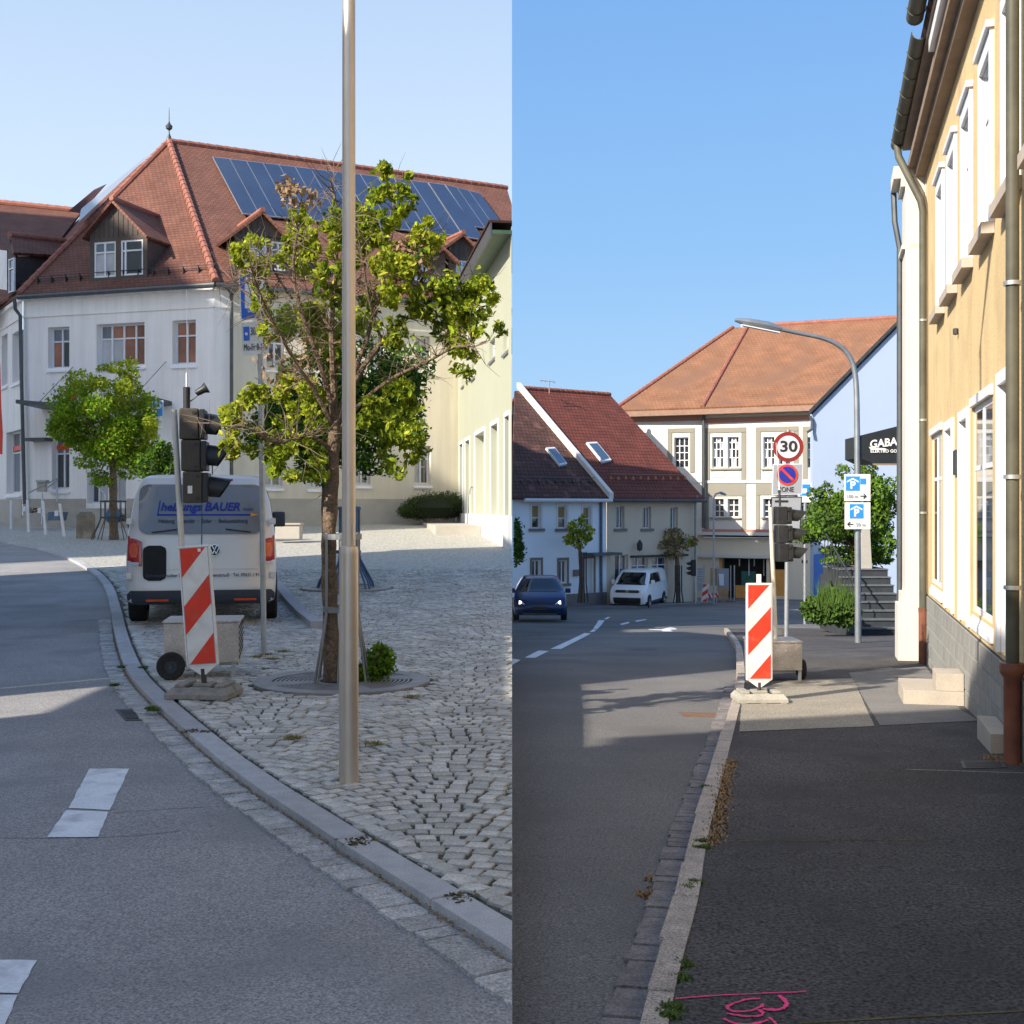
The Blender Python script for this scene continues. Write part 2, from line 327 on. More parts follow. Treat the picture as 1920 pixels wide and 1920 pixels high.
def window(fac, parent, h, cols=(.5,), rows=(.62,), inset=.14, fw=.06, bar=.035, fm=None, gm=None, sill=None, sillm=None, name='window', gms=None, gd=.045):
    u0, u1, w0, w1 = h; mb = MB(fac.M); d0, d1 = inset, inset + .07
    mb.box(u0, u0 + fw, d0, d1, w0, w1); mb.box(u1 - fw, u1, d0, d1, w0, w1); mb.box(u0 + fw, u1 - fw, d0, d1, w0, w0 + fw); mb.box(u0 + fw, u1 - fw, d0, d1, w1 - fw, w1)
    cu = [u0 + fw] + [u0 + (u1 - u0) * c for c in cols] + [u1 - fw]; cw = [w0 + fw] + [w0 + (w1 - w0) * c for c in rows] + [w1 - fw]
    for c in cu[1:-1]: mb.box(c - bar, c + bar, d0 - .008, d1 - .003, w0 + fw, w1 - fw)
    for c in cw[1:-1]: mb.box(u0 + fw, u1 - fw, d0 - .004, d1 - .006, c - bar * .8, c + bar * .8)
    wn = mb.build(name, fm or frameW, parent)
    k = 0
    for i, (a, b) in enumerate(zip(cu, cu[1:])):
        for j, (c, d) in enumerate(zip(cw, cw[1:])):
            g = gms[k % len(gms)] if gms else (gm or glassM); k += 1
            MB(fac.M).box(a, b, d0 + gd, d0 + gd + .015, c, d).build('pane', g, wn)
    if sill:
        MB(fac.M).add([(u0 - .04, -sill, w0 - .10), (u1 + .04, -sill, w0 - .10), (u1 + .04, inset, w0), (u0 - .04, inset, w0), (u0 - .04, -sill, w0 - .16), (u1 + .04, -sill, w0 - .16), (u1 + .04, inset, w0 - .16), (u0 - .04, inset, w0 - .16)],
              [(0, 1, 2, 3), (0, 4, 5, 1), (0, 3, 7, 4), (1, 5, 6, 2), (4, 7, 6, 5), (2, 6, 7, 3)]).build('sill', sillm or sillM, wn)
    return wn
def roofplane(pts, mat, parent, name='roof', th=.12, adir=None):
    pts = [Vector(p) for p in pts]; n = (pts[1] - pts[0]).cross(pts[2] - pts[0]).normalized()
    if n.z < 0: n = -n
    a = (Vector(adir) if adir else Vector((0, 0, 1)).cross(n)).normalized(); s = n.cross(a)
    o = pts[0]
    mb = MB(); mb.slab(pts, -n * th)
    return mb.build(name, mat, parent, uvf=lambda c: ((c - o).dot(a) + 50, (c - o).dot(s) + 50))
def text(body, size, M, mat, parent, name='lettering', bold=0, width=None, depth=.002, align='CENTER', shear=0, local=False):
    cu = bpy.data.curves.new(name, 'FONT'); cu.body = body; cu.size = size; cu.extrude = depth; cu.offset = bold; cu.align_x = align; cu.align_y = 'CENTER'; cu.shear = shear; cu.resolution_u = 3
    to = bpy.data.objects.new('tmp', cu); sc.collection.objects.link(to)
    dg = bpy.context.evaluated_depsgraph_get(); me = bpy.data.meshes.new_from_object(to.evaluated_get(dg)); bpy.data.objects.remove(to)
    xs = [v.co.x for v in me.vertices]
    if width and xs:
        k = width / (max(xs) - min(xs)); me.transform(Matrix.Diagonal((k, 1, 1, 1)))
    me.transform(M if local else Matrix.Translation(-absloc(parent)) @ M)
    me.materials.clear(); me.materials.append(mat); me.name = name
    o = link(bpy.data.objects.new(name, me)); o.parent = parent
    return o
def Mf(o, ux, uz):      # text plane: x axis ux, y axis uz
    ux = Vector(ux).normalized(); uz = Vector(uz).normalized(); n = ux.cross(uz); o = Vector(o)
    return Matrix(((ux.x, uz.x, n.x, o.x), (ux.y, uz.y, n.y, o.y), (ux.z, uz.z, n.z, o.z), (0, 0, 0, 1)))
# ================================================================ LEFT PLACE (everything at x < 0)
CUT = -.0001
# ---- kerb line of the cobbled square (road-side edge of the kerb), traced on the ground
kpx = [(960, 1784), (900, 1746), (830, 1702), (745, 1648), (655, 1592), (565, 1532), (480, 1477), (440, 1447), (410, 1425), (347, 1370), (310, 1337), (271, 1300), (237, 1260), (220, 1212), (212, 1175), (208, 1145), (200, 1105), (180, 1078), (150, 1056), (110, 1038), (60, 1024), (0, 1014), (-60, 1006), (-200, 996)]
kw = [GL(*p) for p in kpx]; kw[0].x = 0
def smoothline(pts, it=2):
    for _ in range(it):
        q = [pts[0]]
        for a, b in zip(pts, pts[1:]): q += [a * .75 + b * .25, a * .25 + b * .75]
        pts = q + [pts[-1]]
    return pts
kw = [kw[0] + (kw[0] - kw[1]) * 1.5] + kw; kline = smoothline(kw)
def XK(Y):
    if Y <= kline[0].y: return kline[0].x + (kline[0].y - Y) * 1.2
    for a, b in zip(kline, kline[1:]):
        if a.y <= Y <= b.y: return a.x + (b.x - a.x) * (Y - a.y) / max(1e-6, b.y - a.y)
    a, b = kline[-2], kline[-1]; return b.x + (b.x - a.x) / (b.y - a.y) * (Y - b.y)
def resample(pts, step):
    out_ = [pts[0]]; acc = 0
    for a, b in zip(pts, pts[1:]):
        l = (b - a).length; d = step - acc
        while d <= l and l > 0:
            out_.append(a + (b - a) * (d / l)); d += step
        acc = l - (d - step)
    return out_
def offset(pts, d):
    r = []
    for i, p in enumerate(pts):
        t = (pts[min(i + 1, len(pts) - 1)] - pts[max(i - 1, 0)]); t = Vector((t.x, t.y, 0)).normalized()
        r.append(p + Vector((t.y, -t.x, 0)) * d)     # +d: to the right of the walking direction
    return r
# road: one sheet, 5 cm below the square
mb = MB(); Ys = [-8, -4, 0, 3, 5, 8, 12, 16, 18, 20, 22, 25, 28, 32, 36, 40, 45, 50, 60, 80, 120, 190]
xs = [-160, -60, -30, -15, -8, -4, CUT]
mb.add([(x, y, zl(y) - .05) for y in Ys for x in xs], [(j * len(xs) + i, j * len(xs) + i + 1, (j + 1) * len(xs) + i + 1, (j + 1) * len(xs) + i) for j in range(len(Ys) - 1) for i in range(len(xs) - 1)])
o = mb.build('road', asphaltL); o['kind'] = 'structure'
# earth bank that closes the step in level between the two places
mb = MB(); yy = [y for y in Ys if y >= 5 and y <= 120]
yy = [3] + yy; mb.add([(0, y, zl(y) - .05) for y in yy] + [(0, y, zr(y) - .4) for y in yy], [(i, i + 1, len(yy) + i + 1, len(yy) + i) for i in range(len(yy) - 1)])
o = mb.build('earth_bank', mortarM); o['kind'] = 'structure'
square = thing('cobbled_square', None, None, kind='structure')
ys = [kline[0].y + .001 + i * .25 for i in range(int((78 - kline[0].y) / .25))]
mb = MB(); vv = []
for y in ys:
    xk = min(XK(y) + .17, CUT - .001)
    vv += [(xk, y, zl(y) - .011), (CUT, y, zl(y) - .011)]
mb.add(vv, [(2 * i, 2 * i + 1, 2 * i + 3, 2 * i + 2) for i in range(len(ys) - 1)])
mb.build('paving_bed', mortarM, square)
# cobblestones in segmental arcs
def cobmesh(w_, d_, seed, top=.012):
    r = random.Random(seed); hw, hd = w_ / 2, d_ / 2; n = 8
    ring = []
    for k in range(n):
        an = 2 * math.pi * (k + .5) / n; c, s_ = math.cos(an), math.sin(an)
        q = 1 / max(abs(c), abs(s_)) * .5 * (1 - .10 * (1 if k % 2 else 0)) 
        x = max(-hw, min(hw, c * hw * 2.3)) ; y = max(-hd, min(hd, s_ * hd * 2.3))
        ring.append((x * (1 + r.uniform(-.1, .06)), y * (1 + r.uniform(-.1, .06))))
    vv = [(x, y, -.02) for x, y in ring] + [(x * .985, y * .985, top * .55) for x, y in ring] + [(x * .88, y * .88, top) for x, y in ring] + [(0, 0, top * 1.06)]
    ff = [(i, (i + 1) % n, n + (i + 1) % n, n + i) for i in range(n)] + [(n + i, n + (i + 1) % n, 2 * n + (i + 1) % n, 2 * n + i) for i in range(n)] + [(2 * n + i, 2 * n + (i + 1) % n, 3 * n) for i in range(n)]
    return vv, ff
cobv = [cobmesh(.088 + .010 * (k % 3), .080 + .006 * (k % 4), k, .004 + .002 * (k % 3)) for k in range(9)]
cobme = []
for k, (v_, f_) in enumerate(cobv):
    me = bpy.data.meshes.new('cobblestone'); me.from_pydata(v_, [], f_); me.materials.append(cobbleM); me.update(); cobme.append(me)
GRATE = GL(642, 1278); GRATE2 = GL(650, 1103)
def free(x, y):
    if Vector((x - GRATE.x, y - GRATE.y)).length < .80: return False
    if Vector((x - GRATE2.x, y - GRATE2.y)).length < .82: return False
    return x > XK(y) + .24 and x < .04 and y > 3.9
stones = []
WARC, PX_, PY_, AMP = 1.36, .112, .104, .36
_ph = [-1 + 2 * k / 400 for k in range(401)]; _cl = [0]
for a_, b_ in zip(_ph, _ph[1:]): _cl.append(_cl[-1] + math.hypot((b_ - a_) * WARC / 2, AMP * (b_ * b_ - a_ * a_)))
ARCN = int(_cl[-1] / PX_)
def arcph(s_): return interp(list(zip(_cl, _ph)), s_ * _cl[-1])
row = 0
y0 = 3.0
while y0 < 26:
    y0 += PY_; row += 1
    for cell in range(-10, 1):
        off_ = rnd.uniform(0, 1)
        for i in range(-1, ARCN + 1):
            s_ = (i + off_) / ARCN
            if not 0 <= s_ < 1: continue
            ph = arcph(s_); x = (cell + (ph + 1) / 2) * WARC + .35 + rnd.uniform(-.006, .006)
            y = y0 + AMP * (1 - ph * ph) + rnd.uniform(-.006, .006)
            if not free(x, y): continue
            th_ = math.atan(-AMP * 4 * ph / WARC)
            stones.append((x, y, th_ + rnd.uniform(-.09, .09), rnd.randrange(9), rnd.uniform(-.003, .003), max(.66, math.cos(th_)) * rnd.uniform(.94, 1.06)))
# bordering row laid along the kerb
for p in resample(offset(kline, .235), .105):
    if p.y < 17 and p.x < .05 and p.y > 4.0: stones.append((p.x, p.y, rnd.uniform(-.2, .2) - .9, rnd.randrange(9), .001, 1.0))
stones.sort(key=lambda s: s[1])
inview = [s for s in stones if s[0] > -.43 * s[1]]
first, rest = inview[:295], inview[295:]
for s in first:
    o = link(bpy.data.objects.new('cobblestone', cobme[s[3]])); o.parent = square; o.location = (s[0], s[1], zl(s[1]) + s[4] - .003); o.rotation_euler = (rnd.uniform(-.03, .03), rnd.uniform(-.03, .03), s[2]); o.scale = (1, s[5], 1)
# the rest joined; each stone still its own body, tone by a face attribute
arrs = [(np.array(v_), f_) for v_, f_ in cobv]
allv = []; allf = []; tone = []; b = 0
for s in rest:
    A, f_ = arrs[s[3]]; c, sn = math.cos(s[2]), math.sin(s[2]); tx, ty = rnd.uniform(-.04, .04), rnd.uniform(-.04, .04)
    A = A * np.array([1, s[5], 1]); X = A[:, 0] * c - A[:, 1] * sn; Y = A[:, 0] * sn + A[:, 1] * c
    allv.append(np.stack([X + s[0], Y + s[1], A[:, 2] + X * tx + Y * ty + zl(s[1]) + s[4] - .003], 1))
    allf += [tuple(b + i for i in f) for f in f_]; b += len(A); tone += [rnd.random()] * len(f_)
me = bpy.data.meshes.new('cobblestones'); me.from_pydata(np.concatenate(allv).tolist(), [], allf)
at = me.attributes.new('tone', 'FLOAT', 'FACE'); at.data.foreach_set('value', tone)
cobS = cobbleM.copy(); cobS.name = 'cobblestone_field'; nd_ = cobS.node_tree.nodes
for n_ in list(nd_):
    if n_.type == 'OBJECT_INFO':
        an_ = nd_.new('ShaderNodeAttribute'); an_.attribute_name = 'tone'
        for l in list(n_.outputs['Random'].links): cobS.node_tree.links.new(an_.outputs['Fac'], l.to_socket)
me.materials.append(cobS); me.update()
o = link(bpy.data.objects.new('cobblestones', me)); o.parent = square; o['kind'] = 'stuff'
# far paving where single stones can no longer be told apart: pale sheet with stone grain
mb = MB(); vv = []; ysf = [25.6 + i * .8 for i in range(64)]
for y in ysf: vv += [(XK(y) + .18, y, zl(y) + .002), (CUT, y, zl(y) + .002)]
mb.add(vv, [(2 * i, 2 * i + 1, 2 * i + 3, 2 * i + 2) for i in range(len(ysf) - 1)]); mb.build('distant_paving', cobblefarM, square)
# kerb and gutter stones
kerbT = thing('kerb', None, None, kind='structure'); gutT = thing('gutter', None, None, kind='structure')
inner = offset(kline, .15)
def pair_at(pts, width, gap, lens, zt, zb, mat, name, parent, ymax, clipx=CUT, z=zl, jit=0, off=0.):
    base = offset(pts, off); far = offset(pts, off + width); fine_a = resample(base, .05)
    fb = [min(far, key=lambda q: (q - p).length) for p in fine_a]
    # continuous parallel line
    fb = offset(fine_a, width)
    i = 0; n = len(fine_a)
    while i < n - 2:
        L_ = max(2, int((lens + rnd.uniform(-jit, jit)) / .05)); j = min(n - 1, i + L_)
        if fine_a[i].y > ymax: break
        ids = list(range(i, j + 1, max(1, (j - i) // 4))); 
        if ids[-1] != j: ids.append(j)
        def sh(p, q, k, s_):
            t = (q - p); t = t.normalized() if t.length > 0 else Vector((0, 0, 0)); return p + t * s_
        A = [fine_a[k].copy() for k in ids]; B = [fb[k].copy() for k in ids]
        A[0] = sh(A[0], A[1], 0, gap); A[-1] = sh(A[-1], A[-2], 0, gap); B[0] = sh(B[0], B[1], 0, gap); B[-1] = sh(B[-1], B[-2], 0, gap)
        if jit:
            dv = rnd.uniform(-.012, .012); 
            for q in A: q += (B[0] - A[0]).normalized() * dv
        for q in A + B:
            if clipx > 0: q.x = max(q.x, clipx)
        m = len(ids); tz = rnd.uniform(-.004, .004) if jit else 0; c = .006
        ring = A + B[::-1]; cen = sum(ring, Vector()) / len(ring)
        vv = [(q.x, q.y, z(q.y) + zb) for q in ring] + [(q.x, q.y, z(q.y) + zt + tz - c) for q in ring] + [((q.x - cen.x) * .985 + cen.x, (q.y - cen.y) * .985 + cen.y, z(q.y) + zt + tz) for q in ring]
        k_ = len(ring)
        ff = [(a, (a + 1) % k_, k_ + (a + 1) % k_, k_ + a) for a in range(k_)] + [(k_ + a, k_ + (a + 1) % k_, 2 * k_ + (a + 1) % k_, 2 * k_ + a) for a in range(k_)]
        ff += [(2 * k_ + a, 2 * k_ + a + 1, 2 * k_ + k_ - 2 - a, 2 * k_ + k_ - 1 - a) for a in range(m - 1)]
        MB().add(vv, ff).build(name, mat, parent)
        i = j
pair_at(kline, .15, .009, 1.0, .006, -.10, granite, 'kerb_stone', kerbT, 60)
pair_at(kline, .16, .003, .15, -.036, -.08, gutterM, 'gutter_stone', gutT, 17, jit=.04, off=-.175)
# pale mortar seam and dry litter in the seam between kerb and gutter
lit = MB()
seam = resample(offset(kline, -.012), .03)
for p in seam:
    if p.y > 16: break
    for _ in range(2):
        q = p + Vector((rnd.gauss(0, .010), rnd.gauss(0, .010), 0)); r_ = rnd.uniform(.006, .016); z_ = zl(q.y) - .034
        if q.x > -.01: continue
        a = rnd.uniform(0, 6.28); lit.add([(q.x + r_ * math.cos(a + k * 2.1), q.y + r_ * math.sin(a + k * 2.1), z_ + rnd.uniform(0, .012)) for k in range(3)], [(0, 1, 2)])
o = lit.build('leaf_litter', litterM, recalc=False); o['kind'] = 'stuff'
# bay kerb behind the van
bay = [GL(518, 1098), GL(540, 1128), GL(565, 1155), GL(594, 1178)]
bt = thing('bay_kerb', 'straight granite kerb edging the parking bay to the right of the silver van', 'kerb', bay[-1])
for a, b_ in zip(bay, bay[1:]):
    d = (b_ - a).normalized(); n_ = Vector((-d.y, d.x, 0)) * -.08
    MB().slab([a + d * .01 + n_, b_ - d * .01 + n_, b_ - d * .01 - n_, a + d * .01 - n_], (0, 0, .09)).build('kerb_stone', granite, bt)
# road paint
def paint(name, pxs, mat, zf, dz, label, cat, G, group=None, jag=.006):
    pts = [G(x, y, dz) for x, y in pxs]; q = []
    for a, b_ in zip(pts, pts[1:] + pts[:1]):
        n = max(1, int((b_ - a).length / .06))
        for k in range(n):
            p = a + (b_ - a) * k / n
            if k: p = p + Vector((rnd.uniform(-jag, jag), rnd.uniform(-jag, jag), 0)) * .6
            q.append(p)
    bm = bmesh.new(); vs_ = [bm.verts.new((p.x, p.y, zf(p.y) + dz + .0035)) for p in q]; bm.faces.new(vs_); bmesh.ops.triangulate(bm, faces=bm.faces); bmesh.ops.recalc_face_normals(bm, faces=bm.faces)
    me = bpy.data.meshes.new(name); bm.to_mesh(me); bm.free(); me.materials.append(mat)
    if me.polygons and me.polygons[0].normal.z < 0: me.flip_normals()
    o = link(bpy.data.objects.new(name, me)); tag(o, label, cat, group, None); return o
G5 = lambda x, y, dz=0: GL(x, y, dz)
for pts, lab in (([(168, 1442), (243, 1442), (206, 1520), (128, 1516)], 'upper half of the nearer full white road dash left of the kerb'), ([(124, 1520), (204, 1523), (184, 1570), (150, 1571), (88, 1571)], 'lower half of the full white road dash, below the crack'),
                 ([(-40, 1800), (70, 1802), (35, 1864), (-70, 1862)], 'upper piece of the white road dash cut off by the bottom left corner'), ([(-80, 1867), (33, 1867), (8, 1925), (-90, 1925)], 'lowest piece of the white road dash in the bottom left corner')):
    o = paint('road_marking', pts, paintM, zl, -.05, lab, 'road marking', G5, 'white dashes on the left road')
# cracks across the asphalt (thin recessed dark seams)
for pts in ([(0, 1572), (95, 1572), (185, 1571), (260, 1567), (340, 1558)], [(210, 1525), (300, 1518), (420, 1512), (470, 1512)], [(0, 1176), (90, 1175), (190, 1178)]):
    mbc = MB(); w_ = [GL(x, y, -.05) + Vector((0, 0, .0015)) for x, y in pts]
    l = offset(w_, .002); r_ = offset(w_, -.002)
    for i in range(len(w_) - 1): mbc.add([l[i], l[i + 1], r_[i + 1], r_[i]], [(0, 1, 2, 3)])
    o = mbc.build('road_crack', rubberM); o['kind'] = 'structure'
# drain grating
def grating(name, label, pxs, zf, dz, G, mat, nbar=7, side=1):
    c = [G(x, y, dz) + Vector((0, 0, .006)) for x, y in pxs]
    t = thing(name, label, 'drain', sum(c, Vector()) / 4)
    pt = lambda a, b_: (c[0] * (1 - a) + c[1] * a) * (1 - b_) + (c[3] * (1 - a) + c[2] * a) * b_
    f = MB()
    for q in ((0, 1, 0, .1), (0, 1, .9, 1), (0, .08, .1, .9), (.92, 1, .1, .9)):
        f.slab([pt(q[0], q[2]), pt(q[1], q[2]), pt(q[1], q[3]), pt(q[0], q[3])], (0, 0, -.03))
    f.build('frame', mat, t)
    for k in range(nbar):
        v0 = .12 + .76 * k / nbar; v1 = v0 + .76 / nbar * .55
        MB().slab([pt(.08, v0), pt(.92, v0), pt(.92, v1), pt(.08, v1)], (0, 0, -.025)).build('bar', mat, t)
    return t
grating('drain_grating', 'rusty rectangular gully grating in the gutter left of the beacon foot', [(216, 1331), (275, 1331), (296, 1351), (236, 1352)], zl, -.05, GL, darkiron)
# ---------------------------------------------------------------- bank building
Yc = 43.1
bank = thing('bank_building', 'white two storey bank with red hipped roof and solar panels behind the square', 'building', (-10.4, 43.2, .8))
fA = Fac(P(44, 900, 45.5).xy, P(402, 900, 43.1).xy); fB = Fac(P(402, 900, 43.1).xy, P(434, 900, 43.35).xy)
pC = P(434, 900, 43.35).xy; dC = Vector((.882, .471)); fC = Fac(pC, pC + dC * 11.6)
u_end = (CUT - .01 - pC.x) / dC.x
fW = Fac((-24.5, 55.3), P(42, 900, 45.45).xy)
WT = E + 7.75      # wall top
def zw(px0, y0, fac, x): return fac.uw(x, y0)[1]
winA = [fA.rect(90, 613, 130, 690), fA.rect(181, 606, 271, 686), fA.rect(323, 600, 367, 682)]
gA = [fA.rect(97, 816, 130, 917), fA.rect(163, 885, 203, 944), fA.rect(210, 868, 236, 944)]
wall(fA, 0, fA.L, -.3, WT, winA + gA, .34, wallWhite, bank)
wall(fB, 0, fB.L, -.3, WT, [], .2, wallWhite, bank)
winC = [fC.rect(500, 618, 535, 690), fC.rect(590, 622, 622, 692), fC.rect(690, 626, 720, 692), fC.rect(780, 630, 806, 692)]
gC = [fC.rect(495, 830, 530, 912), fC.rect(577, 832, 606, 914), fC.rect(667, 834, 695, 908), fC.rect(777, 836, 808, 908)]
wall(fC, 0, u_end, -.3, WT, winC + gC, .34, wallCream, bank)  # right face gets cream, painting its warm light into the wall colour
winW = [fW.rect(3, 628, 14, 722), fW.rect(23, 622, 38, 716)]
winW = [(a, b, c, d) for a, b, c, d in winW]; gW = [fW.rect(12, 808, 40, 925)]
wall(fW, 0, fW.L, -.3, WT, winW + gW, .34, wallWhite, bank)
W4 = dict(cols=(.5,), rows=(.66,), inset=.24, fw=.07, sill=.08)
window(fA, bank, winA[0], gms=[reflectglassM, glassM, glassD, glassM], **W4)
window(fA, bank, winA[1], cols=(.25, .5, .75), rows=(.66,), inset=.24, fw=.07, sill=.08, gms=[curtainM, glassM, curtainM, reflectglassM, reflectglassM, reflectglassM, reflectglassM, reflectglassM])
window(fA, bank, winA[2], gms=[reflectglassM], **W4)
window(fA, bank, gA[0], gms=[glassD, glassM], **W4); window(fA, bank, gA[1], cols=(.35,), rows=(), inset=.3, fw=.06, gms=[glassD, curtainM], name='door'); window(fA, bank, gA[2], cols=(), rows=(.85,), inset=.3, fw=.06, gms=[curtainM], name='door')
for h in winC: window(fC, bank, h, gms=[glassM], **W4)
for h in gC: window(fC, bank, h, gms=[curtainM, glassM, glassD], **W4)
for h in winW + gW: window(fW, bank, h, gms=[glassM, glassD], **W4)
PZ = E + .29
for f_, u0, u1, hs in ((fA, 0, fA.L, gA), (fB, 0, fB.L, []), (fC, 0, u_end, []), (fW, 0, fW.L, [])):
    cuts = sorted([(h[0], h[1]) for h in hs if h[2] < PZ]); u = u0; mb = MB(f_.M)
    for a, b_ in cuts + [(u1, u1)]:
        if a > u: mb.box(u, a, -.03, .0 - .002, -.3, PZ)
        u = max(u, b_)
    if f_ is fA: mb = MB(f_.M).box(0, fA.rect(163, 900, 203, 944)[0] - .05, -.03, -.002, -.3, PZ).box(fA.rect(210, 900, 236, 944)[1] + .05, fA.L, -.03, -.002, -.3, PZ)
    tag(mb.build('plinth', plinthM, bank), kind='stuff')
    MB(f_.M).box(u0, u1, -.05, -.002, WT - .75, WT - .70).box(u0, u1, -.12, -.002, WT - .14, WT).build('cornice', wallWhite if f_ is not fC else wallCream, bank)
# roof
Pe = P(405, 528, 42.7); ze = Pe.z; Yl = (ze - E) * F / (HY - 552); Pl = P(36, 552, Yl); Pa = P(317, 266, 51)
nA_ = (Pe - Pl).cross(Pa - Pl).normalized(); 
rdir = Vector((dC.x, dC.y, 0)); Pr_ = P(945, 358, 51 * 1.152); rlen = (Pr_ - Pa).length; Pr_ = Pa + rdir * ((Pr_ - Pa).dot(rdir)); 
eEnd = Pe + rdir * ((CUT - .01 - Pe.x) / rdir.x)
nC_ = rdir.cross(Pa - Pe).normalized()
q_end = hit(960, 384, Pe, nC_); q_end.x = CUT - .01; q_end = q_end - Vector((0, 0, 0))
# keep q_end on plane
q_end = q_end + Vector((0, 0, 1)) * (-(q_end - Pe).dot(nC_) / nC_.z)
if Pr_.x > CUT - .02: Pr_ = Pa + rdir * ((CUT - .02 - Pa.x) / rdir.x)
roofplane([Pl, Pe, Pa], tileRed, bank, adir=(Pe - Pl).normalized())
roofplane([Pe, eEnd, q_end, Pr_, Pa], tileRed, bank, adir=rdir)
bk = Vector((-.55, .83, 0)); roofplane([Pl, Pa, Pa + bk * 8 + Vector((0, 0, 0)), Pl + bk * 12], tileRed, bank)
hip = MB(); 
def ridge_tiles(a, b_, parent, r=.13, L_=.38):
    n = int((b_ - a).length / L_); d = (b_ - a) / n; mb = MB()
    for k in range(n): mb.tube([a + d * k, a + d * (k + 1.05)], [r * 1.12, r * .92], 8)
    o = mb.build('ridge_tiles', ridgeM, parent, smooth=True); o['kind'] = 'stuff'; return o
up = Vector((0, 0, .03))
ridge_tiles(Pe + up, Pa + up, bank); ridge_tiles(Pl + up, Pa + up, bank); ridge_tiles(Pa + up, Pr_ + up, bank)
MB().lathe([(0, .0), (.12, .02), (.09, .15), (.03, .3), (.03, .42), (.13, .5), (.15, .6), (.06, .7), (.025, .8), (.012, 1.35), (0, 1.4)], Pa + Vector((0, 0, .05)), 10).build('finial', zincM, bank, smooth=True)
def gutter(a, b_, parent, mat=zincM, r=.09):
    return MB().tube([a, b_], r, 8).build('gutter', mat, parent, smooth=True)
gutter(Pl + Vector((0, 0, -.12)) - fA.M.to_3x3() @ Vector((0, .08, 0)), Pe + Vector((0, 0, -.12)) - fA.M.to_3x3() @ Vector((0, .08, 0)), bank)
gutter(Pe + Vector((0, 0, -.12)) - fC.M.to_3x3() @ Vector((0, .08, 0)), eEnd + Vector((-.05, 0, -.12)) - fC.M.to_3x3() @ Vector((0, .08, 0)), bank)
pl0 = P(28, 560, 45.3)
MB().tube([P(27, 560, 45.0), P(29, 580, 45.1), P(38, 592, 45.2), P(40, 700, 45.2), P(46, 945, 45.2)], .07, 8).build('downpipe', zincM, bank, smooth=True)
MB().lathe([(.20, 0), (.20, -.15), (.07, -.35)], P(435, 534, 43.0), 8).tube([P(434, 550, 43.1), P(434, 940, 43.1)], .065, 8).build('downpipe', zincM, bank, smooth=True)
# snow guards
for (a, b_, n_, nn) in ((Pl, Pe, nA_, 13), (Pe, eEnd, nC_, 14)):
    sg = MB(); s_ = (Pa - a); s_ -= (b_ - a).normalized() * s_.dot((b_ - a).normalized()); s_ = s_.normalized(); nrm = n_ if n_.z > 0 else -n_
    for hh in (.08, .2): sg.tube([a + (b_ - a) * .05 + s_ * .75 + nrm * hh, a + (b_ - a) * .97 + s_ * .75 + nrm * hh], .014, 5)
    for k in range(nn):
        p = a + (b_ - a) * (.06 + .9 * k / (nn - 1)) + s_ * .75; sg.slab([p, p + nrm * .24, p - s_ * .2 + nrm * .02], (b_ - a).normalized() * .03)
    sg.build('snow_guard', darkiron, bank)
# dormers
def dormer(parent, base_px, pnt, nrm, fac_dir, px_l, px_r, px_b, px_peak, px_el, px_er, wins, depth=4.5, open_w=False):
    h = hit(*base_px, pnt, nrm); f = Fac(h.xy, (h.xy + Vector(fac_dir[:2]))); u = lambda x, y: f.uw(x, y)
    ul, _ = u(px_l, px_b); ur, _ = u(px_r, px_b); wb = u(base_px[0], px_b)[1]; up_, wp = u(*px_peak); uel, wel = u(*px_el); uer, wer = u(*px_er)
    ov = (wp - wel) / (up_ - uel); wl = wel + ov * (ul - uel); wr = wp - ov * (ur - up_)
    hs = [f.rect(*w_) for w_ in wins]
    wtop = max(h_[3] for h_ in hs) + .12
    wall(f, ul, ur, wb - .4, wtop, hs, .2, claddingM, parent, 'dormer_front')
    MB(f.M).slab([(ul, 0, wtop), (ur, 0, wtop), (ur, 0, wr), (up_, 0, wp - .05), (ul, 0, wl)], (0, .1, 0)).build('dormer_gable', claddingM, parent)
    # vertical boards
    nb = int((ur - ul) / .2); bo = MB(f.M)
    for k in range(1, nb):
        x = ul + (ur - ul) * k / nb; top = (wl + (wp - wl) * (x - ul) / (up_ - ul)) if x < up_ else (wp + (wr - wp) * (x - up_) / (ur - up_))
        bo.box(x - .015, x + .015, -.02, -.001, wtop + .02, top - .08)
    bo.build('batten', claddingM, parent)
    MB(f.M).box(ul, ul + .08, .0 + .003, depth, wb - .4, wl).box(ur - .08, ur, .003, depth, wb - .4, wr).build('dormer_cheek', claddingM, parent)
    for (ue, we) in ((uel, wel), (uer, wp - abs(ov) * abs(uer - up_))):
        a = f.pt(ue, -.25, we); b_ = f.pt(up_, -.25, wp + .02); dd = (f.M.to_3x3() @ Vector((0, depth, 0)))
        roofplane([a, a + dd, b_ + dd, b_], tileRed, parent, 'dormer_roof', .09, adir=dd.normalized())
    MB().tube([f.pt(up_, -.27, wp + .05), f.pt(up_, depth - .2, wp + .05)], .10, 7).build('dormer_ridge', ridgeM, parent, smooth=True)
    for i, h_ in enumerate(hs): window(f, parent, h_, cols=(.5,) if not (open_w and i == 1) else (.2,), rows=(.7,), inset=.03, fw=.07, gms=[curtainM, glassM] if i == 0 else [glassD])
dormer(bank, (225, 524), Pe, nA_, fA.a, 168, 276, 524, (217, 377), (158, 448), (283, 448), [(176, 453, 217, 520), (226, 449, 268, 516)], open_w=True)
dormer(bank, (500, 512), Pe, nC_, fC.a, 440, 548, 508, (489, 398), (423, 446), (560, 452), [(468, 450, 500, 505), (508, 453, 535, 507)])
